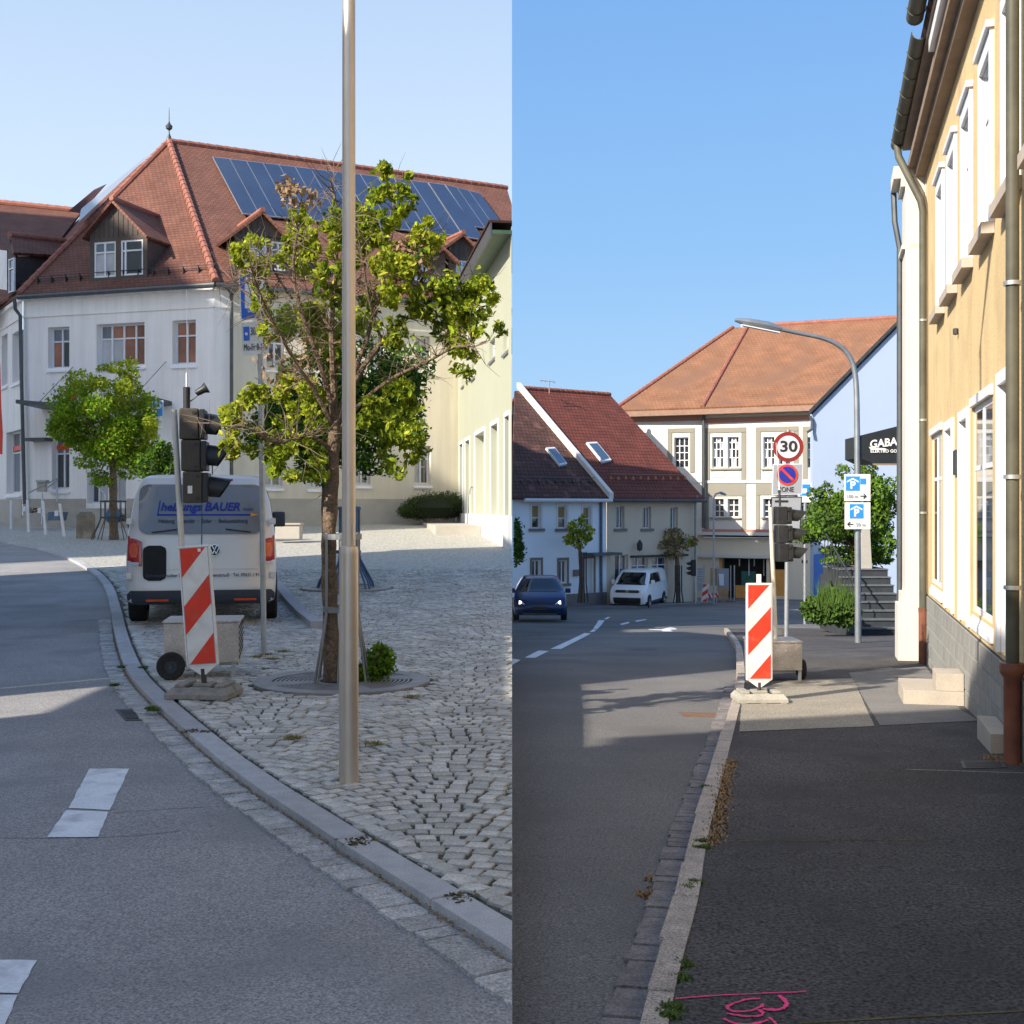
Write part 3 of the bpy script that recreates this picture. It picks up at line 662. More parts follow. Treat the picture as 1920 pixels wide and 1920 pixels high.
dormer(bank, (790, 540), Pe, nC_, fC.a, 755, 835, 536, (800, 440), (735, 484), (858, 490), [(774, 482, 802, 527)])
dormer(bank, (868, 545), Pe, nC_, fC.a, 842, 890, 540, (864, 440), (818, 472), (900, 478), [(855, 488, 878, 530)])
# solar panels on the right roof slope
def H(x, y, up_=.14): return hit(x, y, Pe + nC_ * (up_ if nC_.z > 0 else -up_), nC_)
def panels(tl, tr, br, bl, n, rows_, parent, k0=0):
    q = [H(*tl), H(*tr), H(*br), H(*bl)]
    nn = nC_ if nC_.z > 0 else -nC_
    for i in range(n):
        for j in range(rows_):
            g = .012
            def B(a, b_): return (q[0] * (1 - a) + q[1] * a) * (1 - b_) + (q[3] * (1 - a) + q[2] * a) * b_
            a0, a1, b0, b1 = (i + g) / n, (i + 1 - g) / n, (j + g / 2) / rows_, (j + 1 - g / 2) / rows_
            fr_ = MB().slab([B(a0, b0), B(a1, b0), B(a1, b1), B(a0, b1)], -nn * .05).build('solar_panel', solarF, parent)
            e = .018
            MB().slab([B(a0 + e / n, b0 + e / 2), B(a1 - e / n, b0 + e / 2), B(a1 - e / n, b1 - e / 2), B(a0 + e / n, b1 - e / 2)], nn * .004).build('cell_sheet', solarM, fr_)
panels((398, 293), (640, 322), (700, 425), (455, 401), 8, 1, bank)
panels((642, 322), (800, 341), (868, 444), (702, 425), 5, 1, bank)
panels((802, 341), (832, 345), (910, 451), (870, 444), 1, 1, bank)
panels((834, 345), (900, 362), (952, 433), (888, 425), 3, 1, bank)
# panels on the hidden slope, standing proud of the hip
for q in ([(147, 416, 46.6), (152, 392, 48.5), (262, 302, 52.5), (288, 284, 51.8)], [(128, 396, 50), (176, 356, 53), (200, 345, 54), (152, 400, 52)]):
    MB().slab([P(*p) for p in q], (0, .05, .03)).build('solar_panel', solarF, bank)
# left wing behind
wr = [P(-70, 370, 57), P(150, 396, 58), P(146, 440, 54), P(70, 545, 47.5), P(-70, 660, 50)]
roofplane([P(-90, 372, 57), P(152, 397, 57), P(44, 540, 46.5), P(-90, 620, 49.5)], tileRed, bank)
ridge_tiles(P(-90, 370, 56.9), P(152, 395, 56.9), bank)
# dormer of the left wing, seen from the side
MB().slab([P(17, 448, 47.6), P(14, 486, 47.5), P(17, 556, 47), P(30, 548, 46.6), P(30, 485, 47)], (.0, .3, 0)).build('dormer_gable', claddingM, bank)
MB().slab([P(29, 482, 46.9), P(100, 477, 49), P(28, 548, 46.7)], (.1, .3, 0)).build('dormer_cheek', claddingM, bank)
roofplane([P(26, 473, 46.6), P(108, 478, 48.8), P(122, 452, 50.5), P(18, 440, 48.2)], tileRed, bank, 'dormer_roof')
ridge_tiles(P(18, 440, 48.1), P(122, 452, 50.4), bank)
fw_ = Fac(P(17, 500, 46.95).xy, P(29, 500, 46.45).xy); window(fw_, bank, fw_.rect(18, 485, 28, 548), cols=(), rows=(.7,), inset=-.05, fw=.05)
MB().slab([P(-30, 465, 50), P(13, 470, 48), P(13, 545, 47.5), P(-30, 570, 49)], (0, .2, 0)).build('gable_wall', wallWhite, bank)
# lightning wires / flag poles brackets on the wall
MB().tube([fA.pt(*fA.uw(312, 678), 0)[:] and Vector(fA.pt(fA.uw(312, 678)[0], -.03, fA.uw(312, 678)[1])), fA.pt(fA.uw(282, 745)[0], -.9, fA.uw(282, 745)[1])], .012, 5).build('cable', zincM, bank)
MB().tube([fA.pt(fA.uw(138, 688)[0], -.03, fA.uw(138, 688)[1]), fA.pt(fA.uw(104, 758)[0], -.9, fA.uw(104, 758)[1])], .012, 5).build('cable', zincM, bank)
# canopy over the entrance
cu0, cw0 = fA.uw(78, 762); cu1, _ = fA.uw(322, 770)
cm = MB(fA.M); nn = 14
for k in range(nn):
    a = cu0 + (cu1 - cu0) * k / nn; b_ = cu0 + (cu1 - cu0) * (k + 1) / nn; za = cw0 - .18 * math.sin(math.pi * k / nn); zb = cw0 - .18 * math.sin(math.pi * (k + 1) / nn)
    cm.slab([(a, -1.4, za), (b_, -1.4, zb), (b_, 0, zb - .1), (a, 0, za - .1)], (0, 0, .14))
cm.build('canopy', zincM, bank)
MB(fA.M).box(*fA.rect(62, 822, 100, 828)[:2], -.5, -.02, fA.uw(80, 828)[1], fA.uw(80, 822)[1]).build('door_canopy', zincM, bank)
MB(fA.M).box(*fA.rect(100, 834, 129, 843)[:2], .2, .235, fA.uw(110, 843)[1], fA.uw(110, 834)[1]).build('red_banner', redM, bank)
MB(fW.M).box(*fW.rect(14, 834, 40, 843)[:2], .2, .235, fW.uw(30, 843)[1], fW.uw(30, 834)[1]).build('red_banner', redM, bank)
# red bank emblem on the wall: bold S with a dot above
lg = thing('bank_emblem', 'red S shaped bank emblem with a dot, on the wall above the entrance canopy', 'sign', fA.pt(fA.uw(140, 750)[0], -.1, fA.uw(140, 750)[1]))
eu, ew = fA.uw(136, 750); k_ = 43.9 / F
def er(x0, y0, x1, y1): return (eu + (x0 - 136) * k_, eu + (x1 - 136) * k_, -.14, -.03, ew - (y1 - 750) * k_, ew - (y0 - 750) * k_)
g = MB(fA.M)
for r_ in ((126, 729, 146, 733), (126, 733, 131, 741), (126, 738, 146, 742), (141, 742, 146, 748), (126, 744, 141, 748)): g.box(*er(*r_))
g.build('emblem_letter', redM, lg)
c = fA.pt(eu, -.14, ew + (750 - 724) * k_); MB().cyl(c, c - fA.n * -.1 * -1, .07, n=14).build('emblem_dot', redM, lg)
MB(fA.M).box(*er(126, 750, 146, 753)).build('emblem_bar', redM, lg)
# steps with handrails
st = thing('entrance_steps', 'grey stone entrance steps with railings in front of the bank door', 'steps', fA.pt(3, -1, .8))
su0, su1 = fA.uw(92, 950)[0], fA.uw(262, 950)[0]
for k in range(4):
    zt = zl(43) + .17 * (k + 1) - .02
    MB(fA.M).box(su0 - .15 * (3 - k), su1 + .2, -1.9 + .33 * k, (-1.9 + .33 * (k + 1) - .004) if k < 3 else -.035, zl(41) - .2, zt).build('step', plinthM, st)
def rail(pts, r, mat, parent, name='handrail'): return MB().tube(pts, r, 7).build(name, mat, parent, smooth=True)
rail([P(52, 985, 41.3), P(52, 925, 41.5), P(107, 898, 42.9), P(107, 940, 42.9)], .03, galvM, st); rail([P(79, 985, 41), P(79, 922, 41.3), P(104, 903, 42.5)], .03, galvM, st)
rail([P(198, 975, 41), P(196, 925, 41), P(172, 900, 42)], .03, galvM, st)
pb = thing('planter_box', 'stone planter with dark red flowers beside the bank steps', 'planter', P(66, 978, 41))
MB().slab([P(50, 962, 41.2), P(80, 962, 41.2), P(80, 978, 41.2), P(50, 978, 41.2)], (0, .5, 0)).build('trough', plinthM, pb)
fl = MB()
for _ in range(120):
    c = P(rnd.uniform(52, 79), rnd.uniform(953, 963), 41.2 + rnd.uniform(0, .45)); d = [Vector((rnd.uniform(-.05, .05), rnd.uniform(-.05, .05), rnd.uniform(-.05, .05))) for _ in range(3)]; fl.add([c + x for x in d], [(0, 1, 2)])
fl.build('flowers', mk('red_flowers', (.12, .03, .02), .9, .5, 20), pb)
lb = thing('letter_box', 'beige letter box with a grey lid on the bank wall left of the steps', 'letter box', P(76, 915, 44.2))
MB().slab([P(69, 904, 44.4), P(84, 904, 44.3), P(84, 922, 44.3), P(69, 922, 44.4)], (0, .25, 0)).build('body', stepM, lb); MB().slab([P(67, 900, 44.3), P(86, 900, 44.2), P(86, 904, 44.2), P(67, 904, 44.3)], (0, .35, 0)).build('lid', galvM, lb)
mt = thing('door_mat_box', 'dark blue grey box standing left of the bank steps', 'box', P(100, 980, 40.5))
MB().slab([P(90, 960, 40.8), P(116, 960, 40.8), P(112, 976, 40.8), P(90, 976, 40.8)], (0, .6, 0)).build('body', blueiron, mt)
fg = thing('flag', 'red vertical flag hanging at the left edge of the photo', 'flag', P(-4, 700, 40))
MB().slab([P(-30, 640, 40), P(0, 680, 40), P(2, 760, 40), P(5, 812, 40), P(4, 852, 40), P(-30, 850, 40)], (0, .02, 0)).build('cloth', redM, fg); MB().tube([P(-32, 600, 40), P(-32, 1010, 40)], .05, 8).build('pole', galvM, fg)
# ---------------------------------------------------------------- pale green house at the right of the square
gh = thing('green_house', 'pale green rendered house with a dark green roof edge at the right of the square', 'building', (-1, 41, .7))
fG = Fac(P(849, 900, 50).xy, (CUT - .01, 31.5))
def rG(x0, x1, yt, yb):
    u0, w0 = fG.uw(x0, yb); u1, _ = fG.uw(x1, yb); return (u0, u1, w0, fG.uw((x0 + x1) / 2, yt)[1])
GZ = fG.uw(930, 966)[1]
greenW = mk('render_pale_green', (.38, .39, .30), .9, .03, .7, bump=.12, bscale=80)
ghs = [rG(862, 868, 833, 966), rG(873, 881, 826, 966), rG(891, 909, 812, 966), rG(921, 934, 796, 966), rG(947, 956, 780, 966)]
ups = [rG(866, 870, 680, 722), rG(884, 891, 668, 708), rG(918, 928, 636, 675), rG(944, 953, 620, 660)]
uv_l, wv_l = fG.uw(893, 541); uv_r, wv_r = fG.uw(958, 441)
mbw = wall(fG, 0, fG.L, GZ, wv_l, ghs + ups, .35, greenW, gh)
sl_ = (wv_r - wv_l) / (uv_r - uv_l)
MB(fG.M).slab([(uv_l, 0, wv_l), (fG.L, 0, wv_l), (fG.L, 0, wv_l + sl_ * (fG.L - uv_l))], (0, .3, 0)).build('gable', greenW, gh)
MB(fG.M).box(-.02, fG.L, -.10, .25, -.6, GZ).build('plinth', mk('render_pale_grey', (.62, .64, .64), .9, .08, 1.5, bump=.3, bscale=40), gh)
for i, h_ in enumerate(ghs):
    if i != 2: window(fG, gh, h_, cols=(), rows=(.72,), inset=.2, fw=.08, gm=glassM)
    else:
        d_ = window(fG, gh, h_, cols=(), rows=(.8,), inset=.3, fw=.10, gm=frameW, name='door')
    a, b_, c_, d_ = h_; w_ = .12
    MB(fG.M).box(a - w_, a, -.03, -.002, c_, d_ + w_).box(b_, b_ + w_, -.03, -.002, c_, d_ + w_).box(a, b_, -.03, -.002, d_, d_ + w_).build('surround', frameW, gh)
for h_ in ups: window(fG, gh, h_, cols=(), rows=(.7,), inset=.12, fw=.07, sill=.06, sillm=zincL)
a, b_ = (uv_l - .3, wv_l - sl_ * .3), (fG.L + .0, wv_l + sl_ * (fG.L - uv_l))
greenR = mk('green_fascia', (.05, .095, .055), .5, .2, 4); MB(fG.M).slab([(a[0], -.5, a[1]), (b_[0], -.5, b_[1]), (b_[0], .1, b_[1]), (a[0], .1, a[1])], (0, 0, .10)).build('soffit', greenR, gh)
MB(fG.M).slab([(a[0], -.56, a[1] - .1), (b_[0], -.56, b_[1] - .1), (b_[0], -.56, b_[1] + .28), (a[0], -.56, a[1] + .28)], (0, .05, 0)).build('fascia', zincM, gh)
MB(fG.M).slab([(a[0], -.6, a[1] + .29), (b_[0], -.6, b_[1] + .29), (b_[0], 1.0, b_[1] + .29), (a[0], 1.0, a[1] + .29)], (0, 0, .06)).build('roof', tileBrown, gh)
for r_ in ((890, 830, 892, 842), (890, 860, 892, 875)):
    pass
gs = thing('door_steps', 'two stone steps with a curved handrail at the door of the pale green house', 'steps', GL(880, 1003))
MB(fG.M).box(fG.uw(862, 990)[0], fG.uw(908, 990)[0], -1.5, -.11, -.3, GL(880, 1000).z + .26).build('step', stepM if 0 else plinthM, gs)
MB(fG.M).box(fG.uw(860, 990)[0], fG.uw(890, 990)[0], -2.3, -1.51, -.3, GL(875, 1003).z + .12).build('step', plinthM, gs)
b0 = P(878, 985, 42); rail([P(876, 983, 41.5), P(877, 935, 41.5), P(882, 915, 41.6), P(888, 911, 41.9), P(894, 918, 42.3), P(894, 972, 42.5)], .03, galvM, gs)
# hedge, bench stones, stone bollard, posts
def clumps(cl, per=9, shrink=.34, seed=5):
    r = random.Random(seed); o_ = []
    for c, s_, w_ in cl:
        for k in range(per):
            d = Vector((r.gauss(0, 1), r.gauss(0, 1), r.gauss(0, 1))).normalized() * r.uniform(.35, 1.0) ** .5; q = shrink * r.uniform(.7, 1.35)
            o_.append((c + Vector((d.x * s_[0], d.y * s_[1], d.z * s_[2])), (s_[0] * q, s_[1] * q, s_[2] * q), w_ * q))
    return o_
def leafcloud(name, mats_, cl, n, size, parent, dense=None, seed=1, xmax=CUT - .01, xmin=None, lm=1.0, local=False):
    """many small folded leaves through ellipsoid clumps; cl = [(centre, (rx,ry,rz), weight)]"""
    r = np.random.RandomState(seed); W = np.array([c[2] for c in cl], float); W /= W.sum()
    idx = r.choice(len(cl), n, p=W); C = np.array([tuple(c[0]) for c in cl])[idx]; S = np.array([tuple(c[1]) for c in cl])[idx]
    d = r.normal(size=(n, 3)); d /= np.linalg.norm(d, axis=1)[:, None]; rad = r.uniform(.35, 1, n) ** (.6)
    rad *= 1 + .12 * r.normal(size=n)
    c = C + d * S * rad[:, None]
    k = np.ones(n, bool)
    if xmax is not None: k &= c[:, 0] < xmax - size * .6
    if xmin is not None: k &= c[:, 0] > xmin + size * .6
    c = c[k]; n = len(c)
    a = r.normal(size=(n, 3)); a[:, 2] -= .35; a /= np.linalg.norm(a, axis=1)[:, None]; b_ = np.cross(a, r.normal(size=(n, 3))); b_ /= np.linalg.norm(b_, axis=1)[:, None]; nn_ = np.cross(a, b_)
    s = size * r.uniform(.6, 1.25, n)[:, None]
    v = np.stack([c - a * s * .5, c + b_ * s * .26 + nn_ * s * .08 - a * s * .02, c + a * s * .5, c - b_ * s * .26 + nn_ * s * .08 - a * s * .02], 1).reshape(-1, 3)
    f = (np.arange(n)[:, None] * 4 + np.array([0, 1, 2, 0, 2, 3])).reshape(-1, 3)
    off = absloc(parent) if parent and not local else Vector((0, 0, 0)); v = v - np.array(tuple(off))
    me = bpy.data.meshes.new(name); me.vertices.add(len(v)); me.vertices.foreach_set('co', v.ravel()); me.loops.add(len(f) * 3); me.loops.foreach_set('vertex_index', f.ravel()); me.polygons.add(len(f)); me.polygons.foreach_set('loop_start', np.arange(len(f)) * 3); me.polygons.foreach_set('loop_total', np.full(len(f), 3))
    mats_ = mats_ if isinstance(mats_, (list, tuple)) else [mats_]
    for m in mats_: me.materials.append(m)
    if len(mats_) > 1:
        mi = r.choice(len(mats_), n, p=[.72] + [.28 / (len(mats_) - 1)] * (len(mats_) - 1)); me.polygons.foreach_set('material_index', np.repeat(mi, 2))
    me.update(calc_edges=True)
    o = link(bpy.data.objects.new(name, me)); o['kind'] = 'stuff'
    if parent: o.parent = parent
    return o
hd = thing('clipped_hedge', 'rounded green hedge against the bank wall beside the pale green house', 'hedge', P(800, 972, 45))
leafcloud('foliage', [hedgeM], [(P(790, 953, 45.2), (.75, .6, .45), 1), (P(815, 948, 45.4), (1.0, .7, .5), 1.5), (P(842, 948, 45.6), (.7, .7, .52), 1.2), (P(765, 959, 45), (.4, .4, .25), .5)], 16000, .07, hd, seed=3)
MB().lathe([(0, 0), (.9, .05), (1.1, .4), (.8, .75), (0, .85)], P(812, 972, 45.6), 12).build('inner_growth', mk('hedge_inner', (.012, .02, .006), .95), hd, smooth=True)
for x0, x1, y0, y1, Y_, lab in ((516, 562, 984, 1011, 34, 'low stone bench block between the van and the second tree'),):
    bch = thing('stone_bench', lab, 'bench', P((x0 + x1) / 2, y1, Y_)); MB().slab([P(x0, y0, Y_), P(x1, y0, Y_), P(x1, y1, Y_), P(x0, y1, Y_)], (0, .5, 0)).build('block', plinthM, bch, bevel=.02); MB().slab([P(x0 - 1, y0 - 3, Y_ - .05), P(x1 + 1, y0 - 3, Y_ - .05), P(x1 + 1, y0, Y_ - .05), P(x0 - 1, y0, Y_ - .05)], (0, .6, 0)).build('top_slab', stepM, bch)
g_ = GL(161, 1009); sb = thing('stone_bollard', 'short square stone bollard on the paving left of the small tree', 'bollard', g_)
MB(Matrix.Translation(g_)).add([(-.22, -.2, -.05), (.22, -.2, -.05), (.22, .2, -.05), (-.22, .2, -.05), (-.21, -.19, .68), (.21, -.19, .68), (.21, .19, .68), (-.21, .19, .68), (-.13, -.11, .78), (.13, -.11, .78), (.13, .11, .78), (-.13, .11, .78)], [(0, 1, 5, 4), (1, 2, 6, 5), (2, 3, 7, 6), (3, 0, 4, 7), (4, 5, 9, 8), (5, 6, 10, 9), (6, 7, 11, 10), (7, 4, 8, 11), (8, 9, 10, 11)]).build('stone', mk('weathered_stone', (.22, .19, .15), .9, .3, 4, bump=.5, bscale=20, stain=(2, (.4, .36, .3))), sb)
posts = [(21, 992, 938, 'leftmost and shortest of the white square posts, at the very left edge'), (54, 998, 937, 'second white post from the left with a reflector box'), (86, 1003, 939, 'third white post from the left, in front of the steps'), (121, 1006, 944, 'rightmost white post, nearest the stone bollard, leaning left')]
for i, (x, yb, yt, lab) in enumerate(posts):
    g_ = GL(x, yb); s_ = g_.y / F; h_ = (yb - yt) * s_
    t = thing('white_post', lab, 'bollard', g_, 'white posts along the pavement edge')
    le = -.012 * i * 4
    MB(Matrix.Translation(g_)).add([(-.035, -.035, -.05), (.035, -.035, -.05), (.035, .035, -.05), (-.035, .035, -.05), (-.035 + le, -.035, h_), (.035 + le, -.035, h_), (.035 + le, .035, h_), (-.035 + le, .035, h_)], [(0, 1, 5, 4), (1, 2, 6, 5), (2, 3, 7, 6), (3, 0, 4, 7), (4, 5, 6, 7)]).build('post', frameW, t)
    if i: MB(Matrix.Translation(g_)).box(-.14 + le, -.036 + le, -.06, .05, h_ - .38, h_ - .22).build('lamp_box', frameW, t)
bn = GL(213, 1010); bt_ = thing('litter_bin', 'blue rounded litter bin fixed to the guard of the small tree', 'litter bin', bn)
bc = P(213, 967, bn.y - .4); MB(Matrix.Translation(bc)).lathe([(0, -.22), (.16, -.2), (.24, -.08), (.25, .06), (.18, .18), (.08, .22), (0, .22)], (0, 0, 0), 14).build('bowl', mk('bin_blue', (.02, .12, .22), .35, .1, 5), bt_, smooth=True)
MB(Matrix.Translation(bc)).box(.16, .34, -.08, .08, -.17, .03).build('bracket', blackM, bt_)
# ================================================================ RIGHT PLACE (everything at x > 0)
LEFT_OBJS = set(o.name for o in sc.objects)
C2 = .0001
kpr = [(1186, 1945), (1210, 1852), (1240, 1762), (1270, 1672), (1287, 1580), (1322, 1470), (1352, 1377), (1370, 1320), (1382, 1275), (1382, 1235), (1379, 1205), (1357, 1178)]
kr = smoothline([GR(*p) for p in kpr]); kr = [Vector((.15, 3.0, 0)), Vector((.27, 3.4, 0))] + [p for p in kr if p.y > 3.7]
def XR(Y):
    for a, b in zip(kr, kr[1:]):
        if a.y <= Y <= b.y: return a.x + (b.x - a.x) * (Y - a.y) / max(1e-6, b.y - a.y)
    return kr[0].x if Y < kr[0].y else kr[-1].x + (Y - kr[-1].y) * .2
RDZ = -.10
mb = MB(); Ys = [-8, 0, 2, 3, 3.8, 5, 7, 9, 12.5, 15, 19, 22, 25, 28, 32, 36, 39.7, 45, 50, 55, 62.7, 70, 80, 90, 120, 190]; xs = [C2, 2, 4, 8, 15, 30, 60, 160]
mb.add([(x, y, zr(y) + RDZ) for y in Ys for x in xs], [(j * len(xs) + i, j * len(xs) + i + 1, (j + 1) * len(xs) + i + 1, (j + 1) * len(xs) + i) for j in range(len(Ys) - 1) for i in range(len(xs) - 1)])
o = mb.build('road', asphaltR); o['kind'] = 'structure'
# pavement
ysr = [2.0 + i * .5 for i in range(int((kr[-1].y - 2.0) / .5))] + [kr[-1].y]
mb = MB(); vv = []
for y in ysr: vv += [(XR(y) + .10, y, zr(y)), ((XR(y) + 14), y, zr(y))]
n0 = len(ysr); mb.add(vv, [(2 * i, 2 * i + 1, 2 * i + 3, 2 * i + 2) for i in range(n0 - 1)])
mb.add([vv[-2], vv[-1], (vv[-1][0], vv[-1][1], vv[-1][2] - .12), (vv[-2][0], vv[-2][1], vv[-2][2] - .12)], [(0, 1, 2, 3)])
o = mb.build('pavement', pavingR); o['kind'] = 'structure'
kT = thing('kerb', None, None, kind='structure'); gT = thing('gutter', None, None, kind='structure')
pair_at(kr, .10, .004, .62, .006, -.16, graniteR, 'kerb_stone', kT, 40, clipx=C2, z=zr, jit=.02)
pair_at(kr, .125, .004, .15, RDZ + .018, RDZ - .05, gutterR, 'gutter_stone', gT, 15, clipx=C2, z=zr, jit=.03, off=-.135)
o = paint('sunlit_grit_strip', [(1478, 1276), (1600, 1272), (1640, 1362), (1386, 1372), (1392, 1300)], lightpatchM, zr, 0, None, None, lambda x, y, dz=0: GR(x, y)); o.name = 'sunlit_gritty_paving'; o['kind'] = 'structure'  # gritty surface, its pale colour also painting in the sunlit patch
o = paint('patch', [(1592, 1262), (1735, 1250), (1800, 1330), (1835, 1352), (1650, 1361)], patchM, zr, 0.001, None, None, lambda x, y, dz=0: GR(x, y)); o.name = 'sunlit_asphalt_repair'; o['kind'] = 'structure'  # greyer repair, lightened up to the shadow edge to paint in sunlight
for pts, w_ in (([(1324, 1580), (1420, 1576), (1520, 1577), (1600, 1576), (1740, 1576)], .006), ([(1600, 1406), (1700, 1399), (1800, 1398)], .004), ([(1500, 1919), (1700, 1908), (1925, 1896)], .006), ([(1700, 1443), (1800, 1446), (1920, 1450)], .01)):
    mbc = MB(); wv = [GR(x, y) + Vector((0, 0, .0025)) for x, y in pts]; l = offset(wv, w_); r_ = offset(wv, -w_)
    for i in range(len(wv) - 1): mbc.add([l[i], l[i + 1], r_[i + 1], r_[i]], [(0, 1, 2, 3)])
    o = mbc.build('pavement_joint', mossM if w_ == .006 else (mortarM if w_ == .004 else lightpatchM)); o['kind'] = 'structure'
# road paint
GRr = lambda x, y, dz=0: GR(x, y, RDZ)
for i, (pts, lab) in enumerate((
    ([(960, 1235), (976, 1238), (962, 1246), (960, 1247)], 'short white dash cut by the left edge of the right hand road'),
    ([(984, 1233), (1010, 1220), (1029, 1221), (1003, 1234)], 'white dash below left of the long centre line piece'),
    ([(1032, 1217), (1096, 1187), (1108, 1188), (1052, 1217)], 'long white centre line piece curving up towards the silver van'),
    ([(1105, 1185), (1112, 1180), (1119, 1181), (1113, 1185)], 'short white dash between two longer centre line pieces'),
    ([(1112, 1179), (1122, 1163), (1134, 1163), (1120, 1180)], 'steep white centre line piece below the silver van'),
    ([(1132, 1161), (1139, 1157), (1145, 1157), (1138, 1161)], 'small white dash at the top of the curved centre line'),
    ([(1162, 1170), (1178, 1166), (1181, 1168), (1166, 1172)], 'left one of two small lane dashes above the arrow'),
    ([(1190, 1164), (1210, 1161), (1213, 1162), (1194, 1166)], 'right one of two small lane dashes above the arrow'))):
    paint('road_marking', pts, paintM, zr, RDZ, lab, 'road marking', GRr, 'white centre line pieces on the right road', jag=.002)
paint('arrow_marking', [(1216, 1180), (1240, 1180), (1256, 1176), (1264, 1177), (1270, 1180), (1255, 1181), (1262, 1184), (1243, 1184), (1240, 1182), (1217, 1181)], paintM, zr, RDZ, 'white bent arrow painted on the road lane in the shade', 'road marking', GRr, jag=.002)
grating('drain_grating', 'rusty gully grating on the sunlit part of the right road', [(1273, 1336), (1340, 1337), (1352, 1345), (1284, 1344)], zr, RDZ, GRr, mk('rusty_iron', (.16, .095, .065), .8, .25, 8))
grating('drain_grating', 'gully grating beside the foot of the near downpipe', [(1800, 1428), (1880, 1427), (1888, 1440), (1806, 1442)], zr, 0, lambda x, y, dz=0: GR(x, y), darkiron)
mh = GR(1723, 1279); o = MB().cyl(mh + Vector((0, 0, -.01)), mh + Vector((0, 0, .006)), .26, n=20).build('manhole_cover', lightpatchM); tag(o, 'oval looking pale round cover in the pavement by the beige steps', 'cover')
mh = GR(1206, 1220, RDZ); o = MB().cyl(mh + Vector((0, 0, -.01)), mh + Vector((0, 0, .006)), .28, n=20).build('manhole_cover', darkiron); tag(o, 'dark round manhole cover in the shaded road below the white arrow', 'cover')
# pink sprayed marks
def spray(px, w_, parent, jitter=.0015):
    pts = smoothline([GR(x, y) + Vector((0, 0, .0045)) for x, y in px], 2); l = offset(pts, w_); r_ = offset(pts, -w_); mb = MB()
    l = [p + (q - p) * rnd.uniform(.3, 1.15) for p, q in zip(pts, l)]; r_ = [p + (q - p) * rnd.uniform(.3, 1.15) for p, q in zip(pts, r_)]
    for i in range(len(pts) - 1): mb.add([l[i], l[i + 1], r_[i + 1], r_[i]], [(0, 1, 2, 3)])
    return mb.build('stroke', pinkM, parent)
pk = thing('sprayed_mark', 'pink sprayed line and letters on the dark pavement at the bottom of the photo', 'marking', GR(1390, 1880))
spray([(1266, 1875), (1330, 1869), (1420, 1865), (1511, 1861)], .006, pk); spray([(1462, 1868), (1470, 1876), (1477, 1885), (1470, 1893), (1455, 1896), (1430, 1894)], .010, pk)
spray([(1425, 1874), (1400, 1876), (1370, 1884), (1362, 1893), (1375, 1899), (1405, 1898), (1425, 1892), (1430, 1884)], .008, pk); spray([(1362, 1902), (1385, 1907), (1425, 1908), (1432, 1901), (1422, 1895)], .008, pk)
spray([(1358, 1912), (1375, 1922), (1420, 1922), (1440, 1914)], .008, pk); spray([(1440, 1910), (1452, 1916), (1456, 1926)], .008, pk)
# ---------------------------------------------------------------- ochre house on the right
XF = lambda Y: 1.45 + .255 * Y
oh = thing('ochre_house', 'ochre yellow rendered house with grey tiled plinth along the right pavement', 'building', (5, 13, zr(13)))
fY = Fac((XF(17.62), 17.62), (XF(1.5), 1.5))
def uY(Y): return (17.62 - Y) * math.sqrt(1 + .255 ** 2)
TOP = E + 4.97; BW = E - 1.24
up_w = [(uY(y) + .50, uY(y) + 1.20, E + 2.46, E + 3.95) for y in (16.1, 14.7, 13.26, 11.76, 10.3, 8.85, 7.4)]
gf = [(uY(16.6), uY(15.15), E - 1.02, E + .95), (uY(12.0), uY(10.6), E - 1.02, E + .965), (uY(6.5), uY(5.2), E - 1.02, E + .965)]
ds = [(uY(14.62), uY(13.85), E - 1.2, E + .9), (uY(13.05), uY(12.35), E - 1.2, E + .9), (uY(10.12), uY(9.45), E - 1.2, E + 1.0)]
wall(fY, 0, fY.L, BW, TOP, up_w + gf + ds, .26, yellowW, oh)
for h_ in up_w:
    a, b_, c, d = h_
    wn = window(fY, oh, h_, cols=(.5,), rows=(.7,), inset=.022, fw=.05, bar=.022, gms=[glassD, glassM], gd=.004)
    MB(fY.M).box(a + .001, a + .014, .004, .021, c, d).build('reveal', frameW, oh); MB(fY.M).box(a + .015, b_ - .001, .004, .021, d - .014, d - .001).build('reveal', frameW, oh)
    s_ = MB(fY.M); w2 = .09
    s_.box(a - w2, a, -.035, .125, c - .02, d + .16); MB(fY.M).box(b_, b_ + w2, -.035, .125, c - .02, d + .16).build('surround', frameW, oh); s_.build('surround', frameW, oh)
    MB(fY.M).box(a, b_, -.034, .12, d, d + .155).build('lintel', frameW, oh)
    MB(fY.M).box(a - w2 - .03, b_ + w2 + .03, -.07, -.002, d + .16, d + .22).build('lintel_moulding', frameW, oh)
    MB(fY.M).box(a - w2 - .04, b_ + w2 + .04, -.11, -.002, c - .12, c - .021).build('window_ledge', mk('ledge', (.45, .38, .32), .8, .1) if 'ledge' not in MATS else MATS['ledge'], oh)
    if 0: MB().tube([fY.pt(a + .05, .02, c + .32), fY.pt(a + .05, -.07, c + .32), fY.pt(b_ - .05, -.07, c + .32), fY.pt(b_ - .05, .02, c + .32)], .012, 5).build('guard_rail', darkiron, wn)
for h_ in gf:
    a, b_, c, d = h_; window(fY, oh, h_, cols=(.5,), rows=(.70,), inset=.015, fw=.06, gd=.004, bar=.03, gms=[glassD, glassD, glassM, glassM], sill=.03)
    MB(fY.M).box(a - .05, b_ + .05, -.035, -.002, d + .002, d + .09).build('blind_box', frameW, oh)
